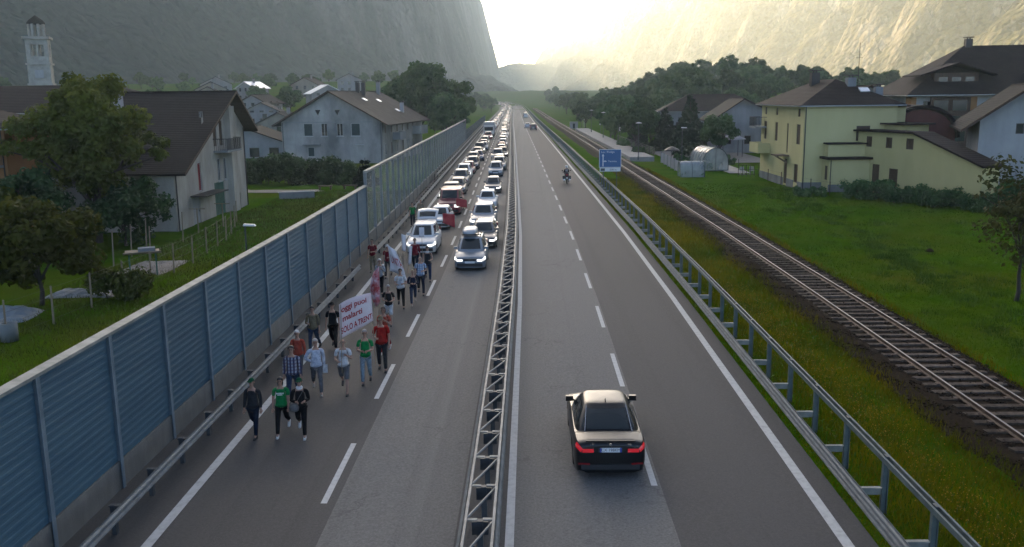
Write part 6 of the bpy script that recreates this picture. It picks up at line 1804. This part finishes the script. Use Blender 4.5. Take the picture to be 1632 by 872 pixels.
# the wooded rise: trees one can tell apart only as a mass
HT = [tree_meshes(81 + i, 11.0, 4.6, 4.3, 2.2, 5200, .44, (LEAF_MID, LEAF_DARK, LEAF_MID, LEAF_DARK)[i], .30, .28, lobes=30) for i in range(4)]
g = np.random.default_rng(3)
pts = []
while len(pts) < 95:
    y = g.uniform(215, 440); x = g.uniform(.02, .40) * y
    if x < 18: continue
    if any((x - a) ** 2 + (y - b) ** 2 < 42 for a, b in pts): continue
    pts.append((x, y))
for i, (x, y) in enumerate(pts):
    ang = x / y
    prof = np.interp(ang, [.02, .06, .10, .15, .19, .23, .27, .32, .40], [.55, .72, .85, 1.0, .98, .80, .66, .62, .60])
    place_tree(HT[i % 4], 'broadleaf tree in the hazy wood on the rise beyond the station', x, y, i * 1.3, float(prof * g.uniform(.95, 1.3)), group='trees of the hazy wood on the rise')
# trees edging the village and the foot of the shaded mountain
vp = []
for _ in range(400):
    y = g.uniform(170, 520); x = -g.uniform(.10, .62) * y
    if any((x - a) ** 2 + (y - b) ** 2 < 60 for a, b in vp) or any(abs(x - v[0] - 6) < 9 and abs(y - v[1] - 5) < 9 for v in vill): continue
    if any(v[1] - 45 < y < v[1] + 2 and abs(x / y - (v[0] + 6) / v[1]) < .035 for v in vill): continue
    if abs(x / y + .52) < .05 and y < 220: continue
    vp.append((x, y))
    if len(vp) > 64: break
for i, (x, y) in enumerate(vp):
    place_tree(HT[(i * 3) % 4], 'dark broadleaf tree among the village houses under the shaded mountain', x, y, i * 2.1, float(g.uniform(.42, .8)), group='trees among the village houses')
for i in range(26):
    y = 560 + i * 24; x = -26 - (y - 560) * .03 + g.uniform(-8, 6)
    if y > 800: x -= (y - 800) * .30
    place_tree(HT[i % 4], 'hazy tree beside the far bend of the road', x, y, i, float(g.uniform(.8, 1.1)), group='trees beside the far bend')
for i in range(30):
    y = 330 + i * 22; x = 20 + g.uniform(-2, 14)
    place_tree(HT[(i + 1) % 4], 'hazy tree lining the far railway', x, y, i, float(g.uniform(.6, .95)), group='trees lining the far railway')
# row behind the right-hand houses
for i in range(16):
    x = 52 + i * 6.2 + g.uniform(-2, 2); y = 205 + g.uniform(-15, 25)
    place_tree(HT[i % 4], 'dark tree in the row behind the big brown-roofed house', x, y, i * .7, float(g.uniform(.62, .86)), group='tree row behind the houses', z=1.5)
# sparse tree at the edge of the meadow
place_tree(tree_meshes(95, 6.8, 2.5, 2.7, 1.9, 2600, .13, LEAF_SPARSE, .32, .11, lobes=34), 'sparse young tree with thin brown leaves on the meadow', 21.6, 39.8)
bush('thick dark shrub against the white house', 37.2, 69.5, 2.0, 1.6, 3.0, 4500, .16, LEAF_DARK, 101)
bush('creeper climbing the white house wall', 36.0, 75.6, .7, .7, 5.4, 3500, .15, LEAF_DARK, 102, name='climbing_plant', cat='climber')
for i, (x, y, rx, lab) in enumerate(((29.6, 79.6, 1.7, 'vine hedge before the annex door'), (32.0, 77.0, 1.6, 'vine hedge before the annex window'), (33.6, 74.2, 1.4, 'low vine hedge at the corner of the annex'), (35.2, 71.0, .9, 'thin vine by the garden fence post'))):
    bush(lab, x, y, rx * 1.35, 1.1, 1.9 - .2 * i, 4200, .12, LEAF_MID, 110 + i, name='hedge', cat='hedge', lobes=44)
bush('tall rough grass bank beside the yellow house plinth', 25.4, 82.2, 1.6, 1.0, .9, 2600, .12, LEAF_MID, 120)
for i, (x, y, rx, ry, lab) in enumerate(((24.6, 119.5, 3.8, 1.0, 'clipped dark hedge behind the big polytunnel'), (17.6, 139, 1.6, 1.6, 'square clipped bush beside the station square'), (16.8, 158, 1.6, 3.0, 'flowering shrub along the back of the platform'), (20.2, 121, .8, .8, 'small shrub beside the polytunnel end'))):
    bush(lab, x, y, rx, ry, 1.5, 4000, .17, LEAF_DARK, 130 + i, name='hedge', cat='hedge')
# grass as real blades
def blades(name, n, fx, hgt, m, seed, label, wd=.02):
    g = np.random.default_rng(seed); x, y, hs = fx(g, n); n = len(x)
    z = ground_z(x, y); h = hgt * hs * g.uniform(.5, 1.4, n)
    a = g.uniform(0, 6.28, n); lx, ly = np.cos(a) * h * g.uniform(.1, .7, n), np.sin(a) * h * g.uniform(.1, .7, n)
    b = g.uniform(0, 6.28, n); wx, wy = np.cos(b) * wd, np.sin(b) * wd
    s = (1 + np.maximum(0, y - 25) * .02)
    wx, wy = wx * s, wy * s
    V = np.stack([np.stack([x - wx, y - wy, z - .02], -1), np.stack([x + wx, y + wy, z - .02], -1), np.stack([x + lx, y + ly, z + h], -1)], 1).reshape(-1, 3)
    return tag(obj(name, np_mesh(name, V, np.arange(3 * n).reshape(-1, 3), m)), label, kind='stuff')
G_VERGE = leaf_mat('grass_verge', (.058, .080, .002), (.150, .120, .003), .45, .25)
G_MEADOW = leaf_mat('grass_meadow', (.032, .088, .0012), (.070, .128, .003), .4, .16)
G_LEFT = leaf_mat('grass_left', (.034, .048, .010), (.085, .086, .018), .3, .3)
blades('verge_grass', 85000, lambda g, n: ((x := 7.0 + 4.3 * g.random(n)) + cx(y := 10 + 90 * g.random(n) ** 1.7), y, np.interp(x, [7.0, 7.6, 8.4, 10.6, 11.3], [.35, .6, 1.0, 1.1, .5])), .20, G_VERGE, 201, 'long yellowish verge grass between guard rail and railway', .013)
blades('meadow_grass', 150000, lambda g, n: ((x := 15.9 + 24 * g.random(n) ** 1.2) + cx(y := 20 + 75 * g.random(n) ** 1.5), y, 1 + 0 * x), .085, G_MEADOW, 202, 'bright green meadow grass beside the railway', .009)
blades('bank_grass', 80000, lambda g, n: (x := -10.7 - 14 * g.random(n) ** 1.3, y := 16 + 80 * g.random(n) ** 1.3, 1 + 0 * x), .18, G_LEFT, 203, 'rough grass strip behind the noise barrier', .009)
blades('rail_weeds', 16000, lambda g, n: ((x := np.where(g.random(n) < .6, 10.9 + .9 * g.random(n), 15.0 + .8 * g.random(n))) + cx(y := 14 + 100 * g.random(n) ** 1.5), y, 1 + 0 * x), .22, G_VERGE, 204, 'weeds at the edges of the ballast', .014)
def tuft_pos(g, n):
    k = 420; ty = 20 + 70 * g.random(k) ** 1.4; tx = 16.6 + 20 * g.random(k) ** 1.1
    band = g.random(k) < .55; tx = np.where(band, 17.6 + .10 * (ty - 20) + g.normal(0, .8, k), tx)
    i = g.integers(0, k, n); x = tx[i] + g.normal(0, .28, n); y = ty[i] + g.normal(0, .35, n)
    return np.clip(x, 16.1, 40) + cx(y), y, .6 + 1.0 * (i % 7) / 7
G_TUFT = leaf_mat('grass_tuft', (.024, .060, .006), (.070, .105, .012), .35, .9)
blades('meadow_tufts', 30000, tuft_pos, .17, G_TUFT, 207, 'darker grass tufts scattered over the meadow', .011)
FLW = mat('flower_yellow', (.42, .20, .012), .8)
def flowers():
    g = np.random.default_rng(9); n = 2600
    y = 13 + 30 * g.random(n) ** 1.3; x = np.clip(g.normal(9.7, .55, n), 8.3, 11.0); z = ground_z(x, y) + g.uniform(.10, .26, n)
    P = np.stack([x, y, z], -1); a = g.normal(0, 1, (n, 3)); a /= np.linalg.norm(a, axis=1)[:, None]; b = np.cross(a, g.normal(0, 1, (n, 3))); b /= np.linalg.norm(b, axis=1)[:, None]
    s = .016
    V = np.stack([P - a * s, P + b * s, P + a * s, P - b * s], 1).reshape(-1, 3)
    tag(obj('wild_flowers', np_mesh('wild_flowers', V, np.arange(4 * n).reshape(-1, 4), FLW)), 'small orange wild flowers in the verge grass', kind='stuff')
flowers()

# ------------------------------------------------------------------ station, lamps, signs
PLAT = mat('platform_paving', (.27, .26, .235), .9, (.20, .19, .175), 1.2, bump=.3, bscale=20)
GRAVEL = mat('square_gravel', (.21, .19, .165), .95, (.15, .13, .11), 1.0, bump=.4, bscale=20)
def rslab(name, x0, x1, s0, s1, z0, z1, m, x2=None):
    b = MB(); ss = np.arange(s0, s1 + .1, (s1 - s0) / max(2, int((s1 - s0) / 15)))
    for a, c in zip(ss[:-1], ss[1:]):
        p, q = railpt(0, a, 0), railpt(0, c, 0)
        b.add([(p[0] + x0, a, z0), (p[0] + x1, a, z0), (q[0] + x1, c, z0), (q[0] + x0, c, z0), (p[0] + x0, a, z1), (p[0] + x1, a, z1), (q[0] + x1, c, z1), (q[0] + x0, c, z1)], [(4, 5, 6, 7), (0, 1, 5, 4), (1, 2, 6, 5), (2, 3, 7, 6), (3, 0, 4, 7)])
    return tag(b.build(name, m), kind='structure')
rslab('station_platform', 15.35, 18.7, 128, 240, -.3, .55, PLAT)
tag(MB().add([(19.6, 122, .05), (33, 122, .05), (33, 148, .05), (19.6, 148, .05)], [(0, 1, 2, 3)]).build('station_square', GRAVEL), kind='structure')
tag(MB().add([(-33, 96, -.55), (-15, 94, -.55), (-13.5, 104, -.78), (-33, 104, -.78)], [(0, 1, 2, 3)]).build('courtyard', GRAVEL), kind='structure')
tag(MB().add([(23.3, 106, .06), (25.8, 106, .06), (25.8, 125, .06), (23.3, 125, .06)], [(0, 1, 2, 3)]).build('yard', PLAT), kind='structure')
LAMPHEAD = mat('lamp_head', (.55, .56, .55), .4)
def lamp(label, x, y, z, h, style='disc'):
    t = thing('street_lamp', label, 'street lamp', (x, y, z))
    MB().tube((0, 0, 0), (0, 0, h), .06, .045, 8).build('pole', GALV_D, t)
    MB().tube((0, 0, 0), (0, 0, .5), .10, .10, 8).build('base', GALV_D, t)
    if style == 'disc':
        MB().lathe([(.08, -.02), (.42, .0), (.42, .06), (.1, .16)], (0, 0, h), 14).build('lamp_head', LAMPHEAD, t, True)
    else:
        MB().add([(-.12, 0, h), (.6, 0, h - .02), (.6, .26, h - .02), (-.12, .26, h), (-.1, .02, h + .12), (.52, .02, h + .08), (.52, .24, h + .08), (-.1, .24, h + .12)], [(3, 2, 1, 0), (4, 5, 6, 7), (0, 1, 5, 4), (1, 2, 6, 5), (2, 3, 7, 6), (3, 0, 4, 7)]).build('lamp_head', LAMPHEAD, t)
    return t
for i, (y, lab) in enumerate(((127.5, 'nearest platform lamp with flat pale disc, at the platform ramp'), (160, 'platform lamp second from the platform ramp'), (187, 'platform lamp third from the platform ramp'), (215, 'platform lamp fourth from the platform ramp'), (245, 'last platform lamp beyond the platform end'))):
    lamp(lab, 15.9 + .9 * (i > 0) + float(cx(y)) + (.5 if i == 0 else .6), y, .5 if i else .2, 5.0)
lamp('grey lamp with flat head beside the dark parasol', 19.0, 113.5, 0, 5.0, 'arm')
lamp('pale lamp head rising behind the noise barrier near the blue tarpaulin', -16.6, 52.5, -.6, 2.5, 'arm')
for (x, y, lab) in ((16.2, 205, 'small platform sign on a thin post'), (17.1, 170, 'small white platform clock sign among shrubs')):
    t = thing('platform_sign', lab, 'sign', (x, y, .5)); MB().tube((0, 0, 0), (0, 0, 2.6), .04, n=6).build('post', GALV_D, t); MB().box(-.25, .25, -.04, .04, 2.0, 2.7).build('sign_board', LAMPHEAD, t)
t = thing('signal_box', 'white equipment cabinets beside the far track', 'cabinet', (12.6, 252, 0))
MB().box(-1.1, 1.1, 0, .9, 0, 1.9).build('cabinet', P_WHITE, t); MB().box(-.3, .3, -.02, -.001, .1, 1.4).build('door', GUT, t)
t = thing('railway_signal', 'white railway signal post beside the far cabinets', 'signal', (16.0, 262, 0)); MB().tube((0, 0, 0), (0, 0, 4.2), .08, n=6).build('post', P_WHITE, t); MB().box(-.7, .7, -.1, .1, 3.0, 4.2).build('signal_board', P_WHITE, t)
# platform fence: pale concrete bays
fn = thing('fence', 'pale concrete slat fence between platform ramp and polytunnel', 'fence')
for i in range(5):
    x0, y0, x1, y1 = 18.0 - i * .05, 124 - i * 3.2, 17.95 - i * .05, 120.8 - i * 3.2
    MB().bar((x0, y0, 0), (x0, y0, 1.5), .14).build('post', P_GREY, fn)
    for k in range(7): MB().bar((x0 + .0, y0 - .3 - k * .4, .1), (x0, y0 - .3 - k * .4, 1.35), .06, .2).build('slat', P_WHITE, fn)
lf = thing('fence', 'dark mesh fence along the back of the platform', 'fence')
for i in range(12): MB().bar((18.9 + float(cx(130 + i * 4)), 130 + i * 4, .5), (18.9 + float(cx(130 + i * 4)), 130 + i * 4, 1.7), .07).build('post', GUT, lf)
for k in range(5): MB().bar((18.9 - .9, 130, .7 + .22 * k), (18.9 - 2.1, 174, .7 + .22 * k), .05).build('rail', GUT, lf)

# blue direction sign
SIGNB = mat('sign_blue', (.008, .075, .20), .4); SIGNW = mat('sign_white', (.55, .57, .57), .5)
sg = thing('road_sign', 'blue direction sign with white arrow and small plate beside the railway', 'road sign', (8.15 + float(cx(86)), 86.5, -.55), 0)
for x in (-.62, .62): MB().tube((x, .06, -.2), (x, .06, 4.55), .045, n=8).build('post', GALV_D, sg)
MB().box(-1.0, 1.0, -.02, .02, 3.0, 4.62).build('sign_board', SIGNB, sg)
b = MB().box(-1.02, 1.02, -.028, .018, 4.621, 4.66).box(-1.02, 1.02, -.028, .018, 2.96, 2.999).box(-1.04, -1.001, -.028, .018, 2.96, 4.66).box(1.001, 1.04, -.028, .018, 2.96, 4.66); b.build('sign_border', SIGNW, sg)
MB().box(-.98, .98, -.024, .02, 2.58, 2.93).build('distance_plate', SIGNW, sg)
MB().box(-.72, -.63, -.027, -.021, 3.06, 4.05).add([(-.80, -.027, 4.02), (-.55, -.027, 4.02), (-.675, -.027, 4.25)], [(0, 1, 2)]).box(-.63, -.42, -.027, -.021, 3.50, 3.57).add([(-.52, -.027, 3.46), (-.28, -.027, 3.535), (-.52, -.027, 3.64)], [(0, 1, 2)]).build('arrow', SIGNW, sg)
def flat_text(name, body, size, parent, loc, m):
    cu = bpy.data.curves.new('tmp', 'FONT'); cu.body = body; cu.size = size; cu.align_x = 'LEFT'; cu.resolution_u = 2
    o = bpy.data.objects.new('tmp', cu); C.objects.link(o); dg = bpy.context.evaluated_depsgraph_get(); m0 = o.evaluated_get(dg).to_mesh()
    V = [(p.co.x + loc[0], loc[1], p.co.y + loc[2]) for p in m0.vertices]; F = [tuple(p.vertices) for p in m0.polygons]
    o.evaluated_get(dg).to_mesh_clear(); bpy.data.objects.remove(o); bpy.data.curves.remove(cu)
    return obj(name, to_mesh(name, V, F, m), parent)
flat_text('lettering', 'Loc. Rivalgo', .26, sg, (-.85, -.027, 4.33), SIGNW)
flat_text('lettering', 'Termine', .24, sg, (-.20, -.027, 3.46), SIGNW)
flat_text('lettering', '500 m', .26, sg, (-.05, -.030, 2.66), INK)
MB().box(-.9, -.5, -.030, -.025, 2.63, 2.88).build('plate_symbol', GALV_D, sg)

# ------------------------------------------------------------------ polytunnels, terrace, parasol, fences, mast
FILM = glass_mat('tunnel_film', (.80, .83, .82), (.50, .53, .52), .42)
HOOP = mat('hoop_dark', (.03, .045, .04), .6)
def tunnel(label, x, y, rz, W_, L_, hw, nh, wall=.8):
    t = thing('polytunnel', label, 'greenhouse', (x, y, 0.02), rz)
    prof = [(-W_ / 2, 0), (-W_ / 2, wall)] + [(W_ / 2 * math.cos(a), wall + (hw - wall) * math.sin(a)) for a in np.linspace(math.pi, 0, 13)[1:-1]] + [(W_ / 2, wall), (W_ / 2, 0)]
    k = len(prof)
    for i in range(nh - 1):
        y0, y1 = L_ * i / (nh - 1) + .03, L_ * (i + 1) / (nh - 1) - .03
        V = [(p[0], yy, p[1]) for yy in (y0, y1) for p in prof]
        obj('film', to_mesh('film', V, [(j, j + 1, k + j + 1, k + j) for j in range(k - 1)], FILM, True), t)
    for i in range(nh):
        yy = L_ * i / (nh - 1); b = MB()
        for p, q in zip(prof[:-1], prof[1:]): b.bar((p[0], yy, p[1]), (q[0], yy, q[1]), .09 if i == 0 else .05)
        b.build('hoop', HOOP, t)
    b = MB(); b.bar((-W_ / 2, 0, .05), (W_ / 2, 0, .05), .1).bar((0, 0, 0), (0, 0, hw), .05); b.build('end_frame', HOOP, t)
    obj('end_film', to_mesh('end_film', [(p[0], L_, p[1]) for p in prof], [tuple(range(k))], FILM), t)
    obj('end_film', to_mesh('end_film', [(p[0], -.01, p[1]) for p in prof], [tuple(range(k))], FILM), t)
    g = np.random.default_rng(int(x * 10)); C_ = [np.array([g.uniform(-.4, .4) * W_, g.uniform(.1, .9) * L_, g.uniform(.2, .6)]) for _ in range(14)]
    V, F = leaf_cloud(C_, [.35] * 14, 700, .12, 5); obj('plants', np_mesh('plants', V, F, LEAF_MID), t)
    return t
tunnel('larger arched polytunnel with dark hoops beside the station fence', 22.4, 109.6, .12, 3.1, 5.4, 2.75, 6, 1.0)
tunnel('smaller low polytunnel in front of the larger one', 19.6, 102.6, HP, 1.7, 2.7, 1.75, 3, .7)
tr_ = thing('terrace_railing', 'dark metal terrace railing beside the yellow house', 'railing', (0, 0, .02))
for i in range(9): MB().tube((24.9 + i * .45 - 1.6, 101.6 + .02 * i, 0), (24.9 + i * .45 - 1.6, 101.6 + .02 * i, 2.0 if i in (0, 8) else 1.35), .03, n=6).build('post', GUT, tr_)
for z in (.25, .8, 1.3): MB().tube((23.3, 101.6, z), (26.9, 101.76, z), .025, n=6).build('rail', GUT, tr_)
for (x, y, lab) in ((24.2, 103.6, 'white plastic chair on the terrace nearest the polytunnel'), (25.4, 104.0, 'white plastic chair on the terrace nearest the yellow house')):
    t = thing('garden_chair', lab, 'chair', (x, y, .06)); MB().box(-.24, .24, -.24, .24, .40, .45).build('seat', P_WHITE, t); MB().box(-.24, .24, .20, .25, .451, .9).build('backrest', P_WHITE, t)
    for a in (-.2, .2):
        for c in (-.2, .2): MB().bar((a, c, 0), (a, c, .40), .04).build('leg', P_WHITE, t)
pa = thing('parasol', 'folded-out dark parasol standing by the pale fence', 'parasol', (17.9, 114.5, 0))
MB().tube((0, 0, 0), (0, 0, 2.7), .04, n=6).build('pole', GUT, pa); MB().lathe([(1.0, 2.2), (.9, 2.35), (.45, 2.6), (.05, 2.75)], n=10).build('canopy', GUT, pa)
gz = thing('gazebo', 'white-roofed gazebo beside the pale grey house', 'gazebo', (29.6, 134.5, 0))
for a in (-1.4, 1.4):
    for c in (-1.4, 1.4): MB().tube((a, c, 0), (a, c, 2.5), .05, n=6).build('post', GUT, gz)
MB().lathe([(2.2, 2.5), (2.1, 2.62), (.05, 3.5)], n=4).build('roof', P_WHITE, gz)
mp = thing('mast', 'thin tall antenna mast behind the yellow house roof', 'mast', (36.4, 103, 0)); MB().tube((0, 0, 0), (0, 0, 14.4), .06, .03, 6).build('pole', GUT, mp); MB().bar((-.4, 0, 12.8), (.4, 0, 12.8), .03).build('crossbar', GUT, mp)
# meadow garden fence
mf = thing('fence', 'thin wire garden fence before the yellow house and annex', 'fence')
pts_ = [(25.4, 97), (25.7, 93), (26.0, 89), (26.4, 85.5), (27.2, 82.5), (28.6, 79.5), (30.6, 76.5), (32.6, 73.5), (34.4, 70.8), (36.2, 68.5)]
for (a, c) in pts_: MB().tube((a, c, -.2), (a, c, 1.25), .04, n=5).build('post', WOODB, mf)
for (p, q) in zip(pts_[:-1], pts_[1:]):
    for z in (.35, .75, 1.15): MB().tube((p[0], p[1], z), (q[0], q[1], z), .006, n=4).build('wire', GUT, mf)
# garden fence and clutter behind the noise barrier
gf = thing('fence', 'wire garden fence with weathered wooden posts behind the noise barrier', 'fence')
pts_ = [(-21.6, 36), (-21.2, 39), (-20.9, 42), (-20.7, 45), (-20.5, 48), (-20.4, 51), (-20.4, 54), (-20.6, 57), (-20.9, 60), (-21.3, 63), (-21.9, 66), (-22.6, 69), (-23.4, 72)]
for (a, c) in pts_: z = float(ground_z(a, c)); MB().tube((a, c, z - .2), (a + .05, c, z + 1.7), .05, .04, 5).build('post', POLE, gf)
for (p, q) in zip(pts_[:-1], pts_[1:]):
    for z in (.2, .7, 1.2, 1.6): MB().tube((p[0], p[1], -.5 + z), (q[0], q[1], -.5 + z), .005, n=4).build('wire', GUT, gf)
stakes = [(-24.5, 50), (-24.8, 53), (-25, 56), (-25.3, 59), (-24, 62), (-26.5, 51), (-23.4, 55)]
for i, (a, c) in enumerate(stakes): tag(MB().tube((a, c, -.7), (a + .1, c, 1.6), .05, .035, 6).build('garden_stake', POLE), 'weathered wooden stake standing in the garden behind the noise barrier', 'stake', 'stakes in the garden')
SHEET = mat('white_sheet', (.30, .30, .29), .8, (.2, .2, .195), 3); TARP = mat('blue_tarp', (.03, .055, .12), .6, (.02, .035, .08), 4, bump=.6, bscale=4)
def heap(name, label, cat, x, y, w_, d, h, m, seed, n=14):
    g = np.random.default_rng(seed); V = []; z0 = float(ground_z(x, y))
    for j in range(n):
        for i in range(n):
            u, v = i / (n - 1) * 2 - 1, j / (n - 1) * 2 - 1
            e = max(0, 1 - max(abs(u), abs(v)) ** 3)
            V.append((u * w_ / 2 + g.normal(0, .03), v * d / 2 + g.normal(0, .03), h * e * g.uniform(.6, 1.1) - .04))
    F = [(j * n + i, j * n + i + 1, (j + 1) * n + i + 1, (j + 1) * n + i) for j in range(n - 1) for i in range(n - 1)]
    o = obj(name, to_mesh(name, V, F, m), None, (x, y, z0)); return tag(o, label, cat)
heap('tarpaulin', 'crumpled blue tarpaulin heap behind the noise barrier', 'tarpaulin', -15.6, 51.5, 2.4, 4.2, 1.1, TARP, 4)
heap('plastic_sheet', 'white plastic sheet spread in the garden', 'sheet', -22.6, 44.8, 3.6, 1.6, .35, SHEET, 5)
heap('gravel_bed', 'pale gravel bed between garden posts', 'gravel', -22.4, 52.6, 3.0, 5.0, .18, GRAVEL, 6)
heap('plastic_sheet', 'dull sheet over junk under the low olive tree', 'sheet', -24.2, 40.4, 3.0, 2.2, .5, mat('grey_sheet', (.2, .22, .22), .8), 7)
def sawhorse(x, y, label, m):
    t = thing('sawhorse', label, 'sawhorse', (x, y, float(ground_z(x, y))), .4)
    for sx in (-.7, .7):
        for sy in (-.35, .35): MB().bar((sx, sy, 0), (sx, 0, 1.25), .08).build('leg', m, t)
    MB().bar((-1.0, 0, 1.25), (1.0, 0, 1.25), .12).build('beam', POLE, t); MB().box(-.9, .9, -.5, .5, 1.32, 1.37).build('board', POLE, t); MB().box(-.2, .7, -.3, .3, 1.371, 1.55).build('load', P_GREY, t)
sawhorse(-21.8, 50.2, 'green-legged trestle piled with boards in the garden', mat('green_paint', (.03, .10, .07), .7))
for i, (x, y, r_, lab) in enumerate(((-21.4, 35.9, .34, 'grey concrete pipe ring standing at the garden edge'), (-22.3, 36.4, .36, 'grey concrete pipe ring behind the one at the garden edge'), (-23.1, 36.7, .32, 'concrete pipe ring deepest in the garden'))):
    t = thing('concrete_pipe', lab, 'pipe', (x, y, float(ground_z(x, y)))); MB().lathe([(r_ * .7, 0), (r_, 0), (r_, .75), (r_ * .7, .75), (r_ * .7, .1)], n=14).build('ring', P_PLINTH, t, True)
for i, (x, y, lab) in enumerate(((-24.4, 66.2, 'wooden clothes post at the corner of the pale house'), (-23.6, 69.4, 'wooden post beside the clothes post'))):
    t = thing('clothes_post', lab, 'post', (x, y, -.55)); MB().tube((0, 0, 0), (0, 0, 1.9), .05, n=6).build('post', POLE, t); MB().bar((-.6, 0, 1.85), (.6, 0, 1.85), .05).build('crossbar', POLE, t)
t = thing('garden_wall', 'low grey garden wall beside the pale house', 'wall', (-24.4, 88.5, -.7), .3); MB().box(0, 3.4, 0, .3, 0, .8).build('wall', P_GREY, t); MB().box(-.05, 3.45, -.05, .35, .801, .88).build('coping', SILL, t)
for i, (x, y, lab) in enumerate(((-22.0, 98.2, 'dark wooden bench block on the courtyard edge'), (-19.4, 98.6, 'second dark wooden bench block nearer the barrier'))):
    t = thing('bench', lab, 'bench', (x, y, -.6)); MB().box(-.8, .8, -.2, .2, .38, .46).build('seat', WOODB, t)
    for a in (-.6, .6): MB().box(a - .08, a + .08, -.18, .18, 0, .38).build('leg', WOODB, t)
t = thing('molehill', 'small dark molehill on the meadow', 'molehill', (23.5, 53, float(ground_z(23.5, 53)))); MB().lathe([(.28, -.02), (.2, .1), (.08, .18), (.01, .2)], n=9).build('earth', BALL, t, True)
